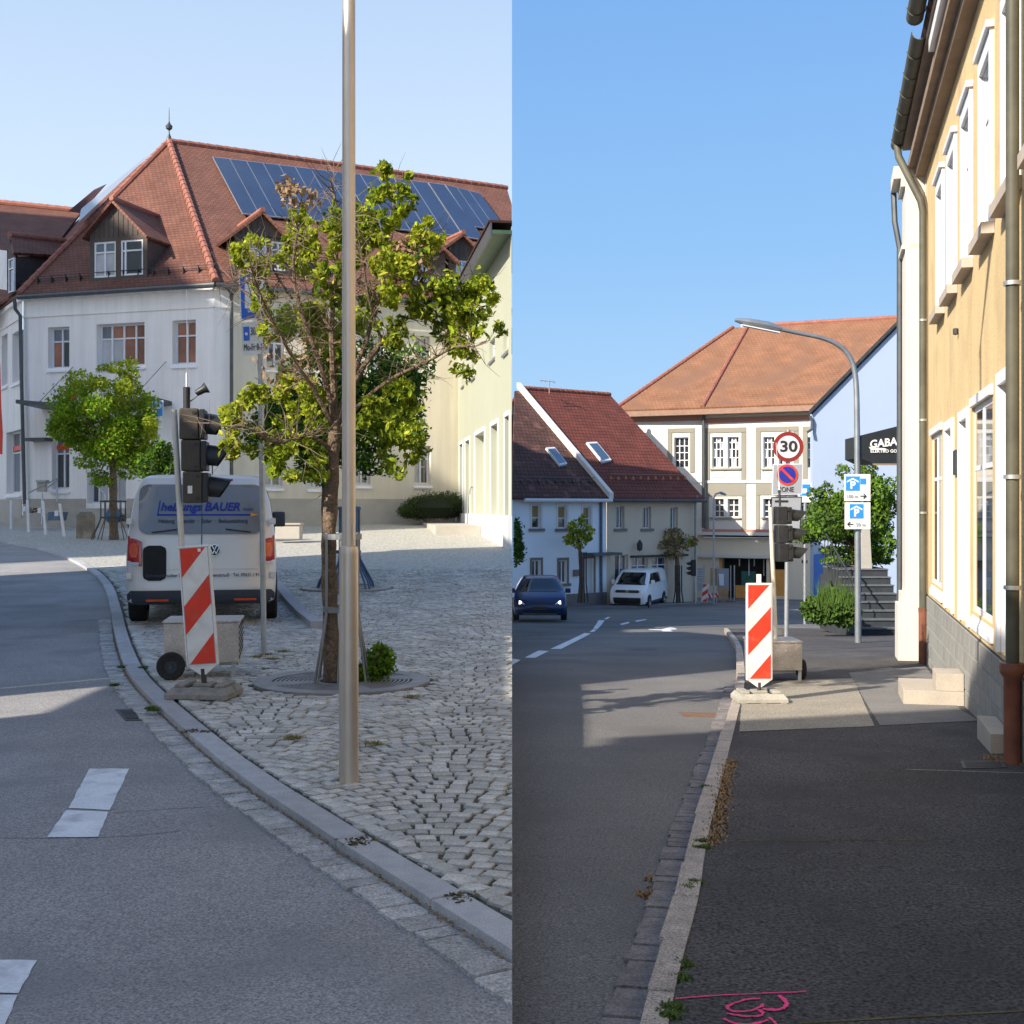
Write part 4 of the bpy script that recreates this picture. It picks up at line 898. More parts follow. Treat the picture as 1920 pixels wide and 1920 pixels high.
for h_ in ds:
    a, b_, c, d = h_; window(fY, oh, h_, cols=(), rows=(.8,), inset=.24, fw=.09, gms=[frameW, glassM], name='door'); MB(fY.M).box(a + .001, a + .014, .004, .238, c, d).build('reveal', sillM, oh)
    MB(fY.M).box(a - .09, a - .001, -.03, .20, c, d + .10).build('surround', sillM, oh); MB(fY.M).box(b_ + .001, b_ + .09, -.03, .20, c, d + .10).build('surround', sillM, oh); MB(fY.M).box(a, b_, -.03, .20, d + .001, d + .10).build('surround', sillM, oh)
# plinth of single tiles in four courses
MB(fY.M).box(0, fY.L, -.012, .2, E - 3.0, BW).build('plinth_bed', mortarM, oh)
tme = {}
tw, th_ = .41, .205; r_i = 0; zt = BW - .004
tmesh = None
while zt > E - 2.35:
    x = -tw * .5 * (r_i % 2)
    while x < fY.L:
        if x + tw > 0 and True:
            Yc_ = 17.62 - (x + tw / 2) / math.sqrt(1 + .255 ** 2)
            if zt > zr(Yc_) - .02 and Yc_ > 8:
                if tmesh is None:
                    q = MB().add([(0, 0, 0), (tw - .008, 0, 0), (tw - .008, 0, th_ - .008), (0, 0, th_ - .008), (.006, -.012, .006), (tw - .014, -.012, .006), (tw - .014, -.012, th_ - .014), (.006, -.012, th_ - .014)], [(0, 1, 5, 4), (1, 2, 6, 5), (2, 3, 7, 6), (3, 0, 4, 7), (4, 5, 6, 7)])
                    o = q.build('tile', baseTile, oh, local=True); tmesh = o
                else: o = inst(tmesh, oh)
                o.location = fY.pt(max(x, 0), -.014, zt - th_) - oh.location; o.rotation_euler = (0, 0, math.atan2(fY.a.y, fY.a.x))
        x += tw
    zt -= th_; r_i += 1
# cornice, eaves and gutters
MB(fY.M).box(-.02, fY.L, -.14, -.002, TOP - .22, TOP - .10).box(-.02, fY.L, -.24, -.002, TOP - .098, TOP + .02).build('cornice', mk('cornice_brown', (.26, .19, .14), .8, .15), oh)
MB(fY.M).box(uY(13.4), fY.L, -.30, -.002, TOP + .022, TOP + .16).build('cornice', frameW, oh)
MB(fY.M).box(-.02, fY.L, -.32, .3, TOP + .17, TOP + .24).build('eaves_board', MATS['cornice_brown'], oh)
roofplane([fY.pt(-.1, -.35, TOP + .36), fY.pt(fY.L, -.35, TOP + .36), fY.pt(fY.L, 4, TOP + 3.6), fY.pt(-.1, 4, TOP + 3.6)], tileDark, oh, adir=fY.a)
def hgutter(u0, u1, v, z_, r_, name='gutter'):
    mb = MB(fY.M); n = 8; ring = [(v + r_ * math.cos(math.pi + math.pi * k / n), z_ + r_ * math.sin(math.pi + math.pi * k / n)) for k in range(n + 1)]
    inn = [(v + r_ * .9 * math.cos(math.pi + math.pi * k / n), z_ + r_ * .9 * math.sin(math.pi + math.pi * k / n)) for k in range(n + 1)][::-1]
    rr = ring + inn; m = len(rr)
    mb.add([(u0, a, b_) for a, b_ in rr] + [(u1, a, b_) for a, b_ in rr], [(i, (i + 1) % m, m + (i + 1) % m, m + i) for i in range(m)] + [tuple(range(m)), tuple(range(2 * m - 1, m - 1, -1))])
    for k in range(int((u1 - u0) / .7)):
        u = u0 + .3 + k * .7; pts = [(u, v + (r_ + .008) * math.cos(math.pi + math.pi * j / 8), z_ + (r_ + .008) * math.sin(math.pi + math.pi * j / 8)) for j in range(9)]; mb.tube(pts, .008, 4)
    return mb.build(name, copperG, oh, smooth=True)
hgutter(-.15, uY(13.5), -.38, TOP + .30, .095); hgutter(uY(13.5) + .05, fY.L, -.44, TOP + .44, .095)
MB(fY.M).box(-.15, uY(13.3), -.30, -.002, TOP + .25, TOP + .36).build('eaves_board', MATS['cornice_brown'], oh)
def wp(Y, v, w_): return fY.pt(uY(Y), v, E + w_)
gz = zr(17) - E
MB().tube([wp(17.5, -.40, 5.18), wp(17.45, -.38, 5.0), wp(17.2, -.10, 4.30), wp(17.2, -.07, 4.15), wp(17.2, -.07, -1.42)], .052, 10).build('downpipe', copperG, oh, smooth=True)
MB().tube([wp(17.2, -.07, -1.42), wp(17.2, -.07, -1.5), wp(17.2, -.07, gz)], [.068, .06, .06], 10).build('downpipe_foot', terraM, oh, smooth=True)
g2 = zr(8.85) - E
MB().tube([wp(8.85, -.09, 5.6), wp(8.85, -.09, -1.15)], .047, 12).build('downpipe', copperG, oh, smooth=True)
MB().tube([wp(8.85, -.09, -1.13), wp(8.85, -.09, -1.16), wp(8.85, -.09, -1.20), wp(8.85, -.09, -1.24), wp(8.85, -.09, g2)], [.085, .09, .088, .062, .060], 12).build('downpipe_foot', terraM, oh, smooth=True)
for w_ in (1.6, .2, -.6, 3.9): MB().cyl(wp(8.85, -.09, w_), wp(8.85, -.09, w_ + .03), .063, n=12).build('pipe_clamp', galvM, oh, smooth=True)
for w_ in (2.6, 1.2, -.1): MB().cyl(wp(17.2, -.07, w_), wp(17.2, -.07, w_ + .03), .060, n=10).build('pipe_clamp', galvM, oh, smooth=True)
# white corner pier
pier = MB(fY.M); z0 = zr(18.5) - .1
white_r = mk('render_white_warm', (.60, .565, .50), .9, .04, 1, bump=.1)
def pb_(a, u0, u1, v0, v1, w0, w1): return a.box(u0, u1, v0, v1, w0, w1)
pu0, pu1, pv = -.75, -.003, -.28
pb_(pier, pu0, pu1, pv, .4, E - 1.25, E + 4.62)
pier.build('corner_pier', white_r, oh)
pb_(MB(fY.M), pu0 - .05, pu1, pv - .10, .4, z0, E - 1.42).build('pier_base', white_r, oh)
pb_(MB(fY.M), pu0 - .03, pu1, pv - .05, .4, E - 1.418, E - 1.252).build('pier_base_moulding', white_r, oh)
pb_(MB(fY.M), pu0 - .03, pu1, pv - .05, .4, E + 3.72, E + 3.78).build('pier_moulding', white_r, oh)
pb_(MB(fY.M), pu0 - .04, pu1, pv - .06, .4, E + 4.622, E + 4.74).build('pier_capital', white_r, oh)
pb_(MB(fY.M), pu0 - .10, pu1, pv - .16, .4, E + 4.742, E + 4.92).build('pier_capital', white_r, oh)
MB(fY.M).box(-.004 + .003, .09, -.012, -.001, E - 1.24, TOP - .22).build('edge_strip', white_r, oh)
MB().tube([fY.pt(pu0 - .15, pv - .12, E + 4.9), fY.pt(pu0 - .1, pv - .1, E + 4.3), fY.pt(pu0 - .1, pv - .03, E + 3.9), fY.pt(pu0 - .1, pv - .03, z0)], .045, 8).build('downpipe', zincM, oh, smooth=True)
MB(fY.M).box(uY(13.6), uY(13.3), -.03, -.002, E + .35, E + .62).build('house_sign', darkiron, oh)
MB().lathe([(0, -.04), (.03, -.03), (.03, .03), (0, .04)], fY.pt(uY(13.3), -.03, E + 1.9), 8).build('wall_hook', darkiron, oh)
# beige steps
def steps(name, label, boxes):
    t = thing(name, label, 'steps', boxes[0][0])
    for (c, b_) in boxes: MB(Matrix.Translation(c) @ Matrix.Rotation(math.atan2(fY.a.y, fY.a.x), 4, 'Z')).box(*b_).build('step', stepM, t, bevel=.004)
s0 = fY.pt(uY(12.75), 0, 0); 
steps('house_steps', 'two beige tiled steps at the door of the ochre house, in the sun', [(Vector((s0.x, s0.y, zr(12.7))), (-.65, .28, -.62, -.03, -.05, .15)), (Vector((s0.x, s0.y, zr(12.7) + .0)), (-.18, .28, -.30, -.032, .152, .33))])
s1 = fY.pt(uY(9.8), 0, 0); steps('house_steps', 'beige steps half hidden behind the near downpipe, in the shade', [(Vector((s1.x, s1.y, zr(9.8))), (-.35, .5, -.18, -.03, -.05, .17))])
# ---------------------------------------------------------------- light blue gable house with the awning
gbh = thing('blue_gable_house', 'pale blue house showing its plain gable wall behind the street tree', 'building', P(1610, 1180, 44))
YG = 44.0
blueW = mk('render_pale_blue', (.36, .44, .58), .9, .04, .25, bump=.1)
gp = [P(1524, 1130, YG), P(1900, 1130, YG), P(1900, 420, YG), P(1860, 433, YG), P(1524, 776, YG)]
MB().slab(gp, (0, .4, 0)).build('wall', blueW, gbh)
MB().slab([P(1518, 776, YG - .15), P(1862, 425, YG - .15), P(1862, 419, YG - .15), P(1515, 771, YG - .15)], (5.5, 9, 0)).build('roof', darkiron, gbh)
MB().tube([P(1519, 780, YG - .1), P(1523, 790, YG - .1), P(1522, 805, YG - .1), P(1515, 810, YG - .3)], .05, 6).build('gutter_end', zincM, gbh)
MB().slab([P(1689, 588, YG + 2), P(1702, 583, YG + 2), P(1702, 640, YG + 2), P(1690, 640, YG + 2)], (0, .5, 0)).build('chimney', frameW, gbh)
blueB = mk('blue_panel', (.06, .17, .48), .7, .1); MB().slab([P(1527, 1040, YG - .1), P(1556, 1035, YG - .1), P(1556, 1116, YG - .1), P(1527, 1116, YG - .1)], (0, .08, 0)).build('blue_panel', blueB, gbh)
MB().slab([P(1567, 1045, YG - .1), P(1600, 1045, YG - .1), P(1600, 1116, YG - .1), P(1567, 1116, YG - .1)], (0, .08, 0)).build('dark_door', blackM, gbh)
MB().slab([P(1562, 1045, YG - .12), P(1565, 1045, YG - .12), P(1565, 1112, YG - .12), P(1562, 1112, YG - .12)], (0, .05, 0)).build('door_frame', frameW, gbh)
aw = thing('shop_awning', 'black shop awning with white lettering above the steps', 'awning', P(1650, 840, 23))
ya, yb_ = 23.0, 21.6
A0, A1 = P(1612, 817, ya), P(1705, 794, ya); B1, B0 = P(1705, 866, yb_), P(1612, 868, ya); Cc = P(1632, 868, ya + .3)
MB().slab([P(1612, 817, ya), P(1712, 792, ya), P(1712, 868, ya), P(1634, 868, ya), P(1612, 858, ya)], (.05, 1.2, .0)).build('canvas', blackM, aw)
MB().slab([P(1636, 869, ya), P(1712, 869, ya), P(1712, 872, ya), P(1638, 872, ya)], (0, .06, 0)).build('front_bar', MATS['cornice_brown'], aw)
Mt = Mf(P(1631, 834, ya - .02), P(1700, 826, ya) - P(1631, 834, ya), (0, 0, 1)); text('GABAX', .205, Mt, whiteSign, aw, align='LEFT', bold=.006, width=.66)
MB().slab([P(1629, 838, ya - .01), P(1662, 841, ya - .01), P(1660, 844, ya - .01), P(1633, 843, ya - .01)], (0, .008, 0)).build('lettering_swoosh', whiteSign, aw)
Mt = Mf(P(1632, 846, ya - .02), (1, 0, 0), (0, 0, 1)); text('ELEKTRO GOLF-TROLLEY', .082, Mt, whiteSign, aw, align='LEFT', bold=.002, width=.95)
wl_ = thing('wall_lantern', 'curled iron lantern bracket beside the dark downpipe above the awning', 'lamp', P(1693, 770, 20)); MB().tube([P(1699, 735, 20), P(1697, 755, 20), P(1692, 770, 20), P(1690, 785, 20), P(1696, 790, 20), P(1699, 775, 20)], .02, 6).build('bracket', darkiron, wl_)
# stairs beside the pier
stt = thing('outdoor_stairs', 'outdoor stairs of stone coloured dark for shade, with light edges climbing behind the white pier', 'stairs', P(1645, 1187, 27.3))
for k in range(8):
    yb2 = 1187 - k * 15; Yk = 27.0 + .28 * k; zz = zr(27.2) + .172 * (k + 1); x0_ = (1607 - CX) / F * 27.0 + .018 * k; 
    MB().box(x0_, x0_ + 1.15, Yk, Yk + (.277 if k < 7 else 1.5), zr(27.2) - .1, zz - .03).build('step', mk('shaded_stair_stone', (.035, .04, .045), .85, .2, 6) if 'shaded_stair_stone' not in MATS else MATS['shaded_stair_stone'], stt)  # stone darkened to put the shade on the stairs into its colour
    MB().box(x0_ - .01, x0_ + 1.16, Yk - .03, Yk + (.28 if k < 7 else 1.5), zz - .028, zz).build('tread', mk('stair_tread', (.11, .12, .13), .8, .2, 6) if 'stair_tread' not in MATS else MATS['stair_tread'], stt)
xs_ = (1607 - CX) / F * 27.0
MB().slab([(xs_ - .16, 26.9, zr(27) - .1), (xs_ - .16, 29.6, zr(27) - .1), (xs_ - .16, 29.6, zr(27) + 1.2), (xs_ - .16, 26.9, zr(27) + .05)], (.12, 0, 0)).build('side_wall', MATS['shaded_stair_stone'], stt)
for k in range(9):
    MB().tube([(xs_ - .10, 27 + k * .3, zr(27) + .4 + .13 * k), (xs_ - .10, 27 + k * .3, zr(27) + 1.2 + .13 * k)], .012, 4).build('baluster', darkiron, stt)
MB().tube([(xs_ - .10, 26.95, zr(27) + 1.2), (xs_ - .10, 29.5, zr(27) + 2.28)], .02, 6).build('handrail', darkiron, stt)
ob = thing('stone_obelisk', 'grey tapering stone post above the stairs, right of the parking signs', 'post', P(1628, 1060, 29)); MB().slab([P(1617, 990, 29), P(1631, 990, 29), P(1635, 1066, 29), P(1613, 1066, 29)], (0, .3, 0)).build('stone', plinthM, ob)
# ---------------------------------------------------------------- old school building with orange roof
sch = thing('orange_roof_building', 'large white and grey building with orange hipped roof at the end of the street', 'building', P(1360, 1130, 76))
pA, pB, pC2 = P(1160, 900, 77).xy, P(1319, 900, 75).xy, P(1560, 900, 71.6).xy
f1 = Fac(pA, pB); f2 = Fac(pB, pC2)
whiteP = mk('school_white', (.66, .64, .59), .9, .03, .5); greyP = mk('school_grey', (.26, .245, .20), .9, .05, .6); pinkP = mk('school_pink', (.44, .22, .16), .9, .05, .5); creamP = mk('school_cream', (.74, .66, .52), .9, .04, .5)
SZ = f2.uw(1400, 762)[1]; zb_ = f2.uw(1400, 1000)[1]; z_g = zr(75) - .5
h1 = [f1.rect(1264, 820, 1291, 877)]; h2a = []
for (x0, x1) in ((1335, 1356), (1364, 1385), (1431, 1452), (1460, 1481), (1512, 1532)):
    h2a.append(f2.rect(x0, 819, x1, 877))
for (x0, x1) in ((1338, 1357), (1364, 1385), (1431, 1450), (1460, 1478), (1500, 1520)):
    h2a.append(f2.rect(x0, 935, x1, 970))
wall(f1, 0, f1.L, zb_, SZ, h1, .35, whiteP, sch); wall(f2, 0, f2.L, zb_, SZ, h2a, .35, whiteP, sch)
for h_ in h1: window(f1, sch, h_, cols=(.33, .67), rows=(.25, .5, .72), inset=.2, fw=.06, bar=.03, gm=glassD)
for h_ in h2a:
    big = h_[3] - h_[2] > 1.5; window(f2, sch, h_, cols=(.33, .67) if big else (.5,), rows=(.33, .6, .82) if big else (.33, .66), inset=.2, fw=.06, bar=.03, gms=[glassD, curtainM, glassD] if big else [glassD])
def flat(f, x0, y0, x1, y1, v0, v1, mat, name): a, b_, c, d = f.rect(x0, y0, x1, y1); return MB(f.M).box(a, b_, -v1, -v0, c, d).build(name, mat, sch)
def ring(f, x0, y0, x1, y1, t, mat, name='panel'):
    flat(f, x0, y0, x1, y0 + t, .002, .05, mat, name); flat(f, x0, y0 + t, x0 + t, y1, .002, .05, mat, name); flat(f, x1 - t, y0 + t, x1, y1, .002, .05, mat, name)
ring(f2, 1322, 802, 1399, 900, 9, greyP); ring(f2, 1417, 800, 1497, 900, 9, greyP); ring(f1, 1252, 803, 1302, 886, 8, greyP); ring(f2, 1505, 799, 1560, 900, 9, greyP)
flat(f2, 1324, 906, 1399, 930, .002, .05, greyP, 'panel'); flat(f2, 1417, 905, 1497, 928, .002, .05, greyP, 'panel'); flat(f2, 1391, 931, 1399, 992, .002, .05, greyP, 'panel'); flat(f2, 1322, 931, 1329, 992, .002, .05, greyP, 'panel'); flat(f2, 1417, 929, 1425, 992, .002, .05, greyP, 'panel'); flat(f2, 1490, 929, 1497, 992, .002, .05, greyP, 'panel')
for f, x0, x1 in ((f1, 1180, 1318), (f2, 1320, 1559)):
    flat(f, x0, 781, x1, 790, .002, .06, pinkP, 'frieze'); flat(f, x0, 768, x1, 780, .002, .10, creamP, 'frieze'); flat(f, x0, 900, x1, 905, .052, .09, whiteP, 'string_course')
for x0, x1 in ((1332, 1390), (1428, 1486)):
    flat(f2, x0, 878, x1, 881, .06, .14, greyP, 'window_ledge'); flat(f2, x0, 970, x1, 973, .06, .14, greyP, 'window_ledge')
    for k in range(2): flat(f2, x0 + 4 + k * 29, 884, x0 + 26 + k * 29, 895, .002, .04, creamP, 'spandrel'); 
flat(f2, 1320, 993, 1560, 998, .002, .4, pinkP, 'shop_cornice'); flat(f2, 1306, 998, 1560, 1004, .002, .5, whiteP, 'shop_cornice'); flat(f2, 1320, 1004, 1560, 1008, .002, .15, darkiron, 'shadow_strip')  # last dark strip stands in for the shadow under the shop cornice
# ground floor shop front
gz_b = f2.uw(1400, 1008)[1]
wall(f2, 0, f2.L, z_g, gz_b, [f2.rect(1348, 1047, 1437, 1132), f2.rect(1443, 1047, 1478, 1118)], 1.2, creamP, sch); wall(f1, 0, f1.L, z_g, zb_, [], .3, creamP, sch)
flat(f2, 1306, 1040, 1480, 1046, .002, .25, whiteP, 'lintel')
orangeM = mk('orange_shopfront', (.72, .34, .08), .6, .1); tealM = mk('teal_panel', (.04, .16, .14), .6, .2)
def inn(x0, y0, x1, y1, v, mat, name): a, b_, c, d = f2.rect(x0, y0, x1, y1); return MB(f2.M).box(a, b_, v, v + .08, c, d).build(name, mat, sch)
inn(1346, 1046, 1482, 1140, 1.15, mk('shop_dark', (.02, .022, .018), .6, .3), 'shop_interior'); inn(1348, 1047, 1353, 1130, .05, orangeM, 'shop_frame'); inn(1377, 1098, 1404, 1122, .2, orangeM, 'shop_panel'); inn(1385, 1072, 1412, 1100, .6, tealM, 'shop_panel'); inn(1437, 1047, 1448, 1125, .02, orangeM, 'shop_frame'); inn(1452, 1068, 1478, 1128, .1, orangeM, 'shop_panel')
for x in (1382, 1400, 1410, 1428): inn(x, 1049, x + 1.5, 1062 if x % 4 else 1080, .4, frameW, 'hanging_lamp')
MB().tube([P(1321, 770, 74.6), P(1319, 785, 74.7), P(1319, 990, 74.7)], .11, 6).build('downpipe', zincM, sch)
# roof
eL, eM_, eR = P(1150, 772, 76.5), P(1317, 764, 74.2), P(1562, 752, 70.8); zE = eM_.z
eL.z = eR.z = zE; rA, rB = P(1374, 614, 84), P(1700, 596, 79.5); rB.z = rA.z = (rA.z + rB.z) / 2
rJ = rA + (rB - rA) * .09
roofplane([eM_, eR, rB, rJ], tileOrange, sch, adir=(eR - eM_).normalized()); roofplane([eL, eM_, rJ, rA], tileOrange, sch, adir=(eM_ - eL).normalized())
roofplane([eL, rA, rA + Vector((0, 6, -4)), eL + Vector((-.2, 8, 0))], tileOrange, sch)
MB().slab([eM_ + Vector((0, -.1, -.1)), eR + Vector((0, -.1, -.1)), eR + Vector((0, -.1, -.42)), eM_ + Vector((0, -.1, -.42))], (0, .5, 0)).build('eaves', mk('eaves_wood', (.28, .17, .12), .8), sch); MB().slab([eL + Vector((0, -.1, -.1)), eM_ + Vector((0, -.1, -.1)), eM_ + Vector((0, -.1, -.42)), eL + Vector((0, -.1, -.42))], (0, .5, 0)).build('eaves', MATS['eaves_wood'], sch)
MB().slab([P(1394, 604, 85), P(1412, 604, 85), P(1412, 618, 85), P(1394, 618, 85)], (0, 1, 0)).build('chimney', frameW, sch); MB().slab([P(1412, 601, 85), P(1424, 603, 85), P(1424, 616, 85), P(1412, 616, 85)], (0, 1, 0)).build('roof_vent', zincM, sch)
# ---------------------------------------------------------------- blue and beige houses with brown roofs
dD = Vector((.797, .604)); e0 = P(1137, 923, 64).xy
def fpt(t): return e0 + dD * t
tl_ = (C2 + .01 - e0.x) / dD.x
beige = mk('render_beige', (.66, .55, .42), .92, .05, .6); lblue = mk('render_light_blue', (.84, .90, .96), .92, .04, .5); brownTrim = mk('stone_trim', (.22, .19, .17), .85, .1)
bh = thing('blue_house', 'light blue two storey house with brown roof behind the blue car', 'building', P(1050, 1125, 61)); gh2 = thing('beige_house', 'beige two storey house with red brown roof behind the silver van', 'building', P(1220, 1135, 66))
fb = Fac(fpt(tl_), e0); fg_ = Fac(e0 + dD * .02, fpt(6.7))
EZ = E + .80; z0b = zr(66) - .6
hb = [fb.rect(997, 946, 1014, 991), fb.rect(1046, 948, 1063, 991), fb.rect(1093, 950, 1108, 991), fb.rect(997, 1050, 1014, 1085), fb.rect(1048, 1050, 1063, 1094), fb.rect(1094, 1047, 1113, 1123)]
wall(fb, 0, fb.L, z0b, EZ, hb, .25, lblue, bh)
blindM = mk('ochre_blind', (.35, .24, .10), .8)
for i, h_ in enumerate(hb):
    window(fb, bh, h_, cols=(.5,) if i in (3, 4) else (), rows=(.45,) if i < 3 else (), inset=.12, fw=.07, gms=[glassD, blindM] if i < 3 else ([frameW] if i == 5 else [glassD]), name='door' if i == 5 else 'window')
    a, b_, c, d = h_; m_ = frameW if i < 3 else brownTrim; t_ = .12
    MB(fb.M).box(a - t_, a, -.03, -.001, c, d + t_).build('surround', m_, bh); MB(fb.M).box(b_, b_ + t_, -.03, -.001, c, d + t_).build('surround', m_, bh); MB(fb.M).box(a, b_, -.03, -.001, d, d + t_).build('surround', m_, bh)
    if i != 5: MB(fb.M).box(a - .2, b_ + .2, -.10, -.001, c - .14, c - .002).build('window_ledge', brownTrim, bh)
MB(fb.M).box(0, fb.L, -.04, -.002, z0b, fb.uw(1100, 1112)[1]).build('plinth', brownTrim, bh)
MB(fb.M).box(fb.uw(1092, 1040)[0], fb.L + .3, -.9, -.035, fb.uw(1110, 1041)[1], fb.uw(1110, 1036)[1]).build('door_canopy', zincM, bh)
MB(fb.M).box(*fb.rect(1074, 1068, 1084, 1080)[:2], -.15, -.002, *fb.rect(1074, 1068, 1084, 1080)[2:]).build('letter_box', brownTrim, bh)
hg = [fg_.rect(1155, 948, 1171, 991), fg_.rect(1205, 950, 1221, 991), fg_.rect(1256, 951, 1271, 991), fg_.rect(1153, 1040, 1178, 1132), fg_.rect(1184, 1044, 1215, 1100), fg_.rect(1222, 1044, 1252, 1095)]
wall(fg_, 0, fg_.L, z0b, EZ, hg, .3, beige, gh2)
for i, h_ in enumerate(hg):
    window(fg_, gh2, h_, cols=(.5,) if i > 2 else (.65,), rows=() if i < 4 else (.7,), inset=.18, fw=.06, gms=[glassD, glassM])
    a, b_, c, d = h_
    if i < 3: MB(fg_.M).box(a - .15, b_ + .15, -.08, -.001, c - .14, c - .002).build('window_ledge', brownTrim, gh2)
MB(fg_.M).box(fg_.rect(1182, 1040, 1285, 1044)[0], fg_.rect(1182, 1040, 1285, 1044)[1], -.25, -.002, *fg_.rect(1182, 1040, 1285, 1044)[2:]).build('shop_fascia', blackM, gh2)
MB().lathe([(0, -.3), (.14, -.2), (.16, .1), (.05, .3), (0, .32)], fg_.pt(fg_.uw(1191, 1023)[0], -.35, fg_.uw(1191, 1023)[1]), 8).build('wall_lantern', darkiron, gh2)
side_f = Fac(fpt(6.7), fpt(6.7) + Vector((-dD.y, dD.x)) * 12); wall(side_f, 0, 12, z0b, EZ, [], .2, beige, gh2)
bdir = Vector((-dD.y, dD.x, 0)); run = 7.4; rise = 5.95; d3 = Vector((dD.x, dD.y, 0)); ov = bdir * -.35 + Vector((0, 0, -.28))
ev = lambda t, z=EZ: Vector((*fpt(t), z))
def slope_pt(t, r_): return ev(t) + bdir * r_ + Vector((0, 0, rise * r_ / run))
a0 = slope_pt(.05, -.45); b0 = slope_pt(6.85, -.45); c0 = slope_pt(6.85, run); d0_ = slope_pt(.05, run)
roofplane([a0, b0, c0, d0_], tileBrown, gh2, adir=d3); roofplane([c0, d0_, d0_ + bdir * 7 - Vector((0, 0, 5)), c0 + bdir * 7 - Vector((0, 0, 5))], tileBrown, gh2)
tcut = tl_ + 0; 
r1 = slope_pt(tl_, -.45); k_t = (C2 + .01 - slope_pt(0, run).x) / dD.x
roofplane([slope_pt((C2 + .01 - slope_pt(0, -.45).x) / dD.x, -.45), slope_pt(-.1, -.45), slope_pt(-.1, run - .25), slope_pt(k_t, run - .25)], tileDark, bh, adir=d3)
MB().slab([slope_pt(-.22, -.5), slope_pt(.05, -.5), slope_pt(.05, run), slope_pt(-.22, run)], (0, 0, .32)).build('parapet', mk('parapet_white', (.74, .72, .66), .9, .06, .7), bh)
ridge_tiles(slope_pt(.1, run) + up, slope_pt(6.85, run) + up, gh2)
gutter(slope_pt(.05, -.5) - Vector((0, 0, .08)), slope_pt(6.9, -.5) - Vector((0, 0, .08)), gh2); gutter(slope_pt(tl_ + .4, -.5) - Vector((0, 0, .08)), slope_pt(-.05, -.5) - Vector((0, 0, .08)), bh, frameW)
MB().tube([P(1308, 930, 67.4), P(1304, 944, 67.6), P(1303, 1130, 67.8)], .06, 6).build('downpipe', zincL, gh2); MB().tube([P(1132, 930, 63.6), P(1127, 940, 63.7), P(1127, 1125, 63.7)], .08, 6).build('downpipe', blueiron, bh)
# skylights, antenna, snow hooks on the brown roofs
nR = d3.cross(Vector((bdir * run + Vector((0, 0, rise))))).normalized(); nR = nR if nR.z > 0 else -nR
def rooflight(parent, pxs):
    q = [hit(x, y, slope_pt(0, 0) + nR * .12, nR) for x, y in pxs]; c = sum(q, Vector()) / 4
    f = MB().slab(q, -nR * .16).build('skylight', frameW, parent); MB().slab([c + (p - c) * .82 + nR * .004 for p in q], nR * .01).build('pane', glassM, f)
rooflight(gh2, [(1100, 829), (1119, 828), (1147, 862), (1130, 866)]); rooflight(bh, [(1024, 839), (1040, 838), (1064, 869), (1050, 872)])
for parent, xs2, yy2 in ((gh2, [1142 + 14 * k for k in range(11)], 897), (bh, [975 + 16 * k for k in range(10)], 903)):
    sg = MB()
    for i, x in enumerate(xs2):
        p = hit(x, yy2 + (i % 2) * 1, slope_pt(0, 0), nR); sg.slab([p, p + nR * .17, p + nR * .12 - Vector((0, 0, .12)) - bdir * .12, p - bdir * .12 - Vector((0, 0, .09))], d3 * .06)
    p0_, p1_ = hit(xs2[0], yy2 - 5, slope_pt(0, 0), nR), hit(xs2[-1], yy2 - 3, slope_pt(0, 0), nR); sg.tube([p0_ + nR * .14, p1_ + nR * .14], .02, 4)
    o = sg.build('snow_guard', mk('snow_guard', (.45, .19, .09), .6) if parent is gh2 and 'snow_guard' not in MATS else (MATS['snow_guard'] if parent is gh2 else zincM), parent)
an = thing('roof_antenna', 'thin metal aerial on the ridge of the beige house', 'antenna', P(1030, 735, 69.5)); MB().tube([P(1030, 738, 69.5), P(1030, 712, 69.5)], .03, 5).build('mast', galvM, an); MB().tube([P(1013, 713, 69.5), P(1042, 716, 69.5)], .025, 5).build('boom', galvM, an)
for k in range(4): x = 1014 + 8 * k; MB().tube([P(x, 713 + k, 69.2), P(x + 1, 716 + k, 69.9)], .015, 4).build('rod', galvM, an)
# ---------------------------------------------------------------- pavement in front of the far houses
mb = MB(); mb.slab([Vector((C2, 56.5, 0)), Vector((*(fpt(-.3) + Vector((.6, -1.6))), 0)), Vector((*(fpt(7.5) + Vector((.5, -1.3))), 0)), Vector((*fpt(7.5), 0)) + Vector((0, 2, 0)), Vector((C2, 62, 0))], (0, 0, .01))
mb = MB(); fp = [(C2, 56.2), (4.5, 60.6), (11.0, 66.5), (11.5, 70), (6, 66), (C2, 61.5)]; mb.add([(x, y, zr(y) - .0) for x, y in fp] + [(x, y, zr(y) - .15) for x, y in fp], [(0, 1, 2, 3, 4, 5)] + [(i, (i + 1) % 6, 6 + (i + 1) % 6, 6 + i) for i in range(6)])
o = mb.build('far_pavement', patchM); o['kind'] = 'structure'
ridge_tiles(rJ + up, rB + up, sch, .16); ridge_tiles(eM_ + up, rJ + up, sch, .14); ridge_tiles(eL + up, rA + up, sch, .14)
# ================================================================ THINGS
T = Matrix.Translation
RZ = lambda a: Matrix.Rotation(a, 4, 'Z')
def xform(parent, o): o.parent = parent; return o
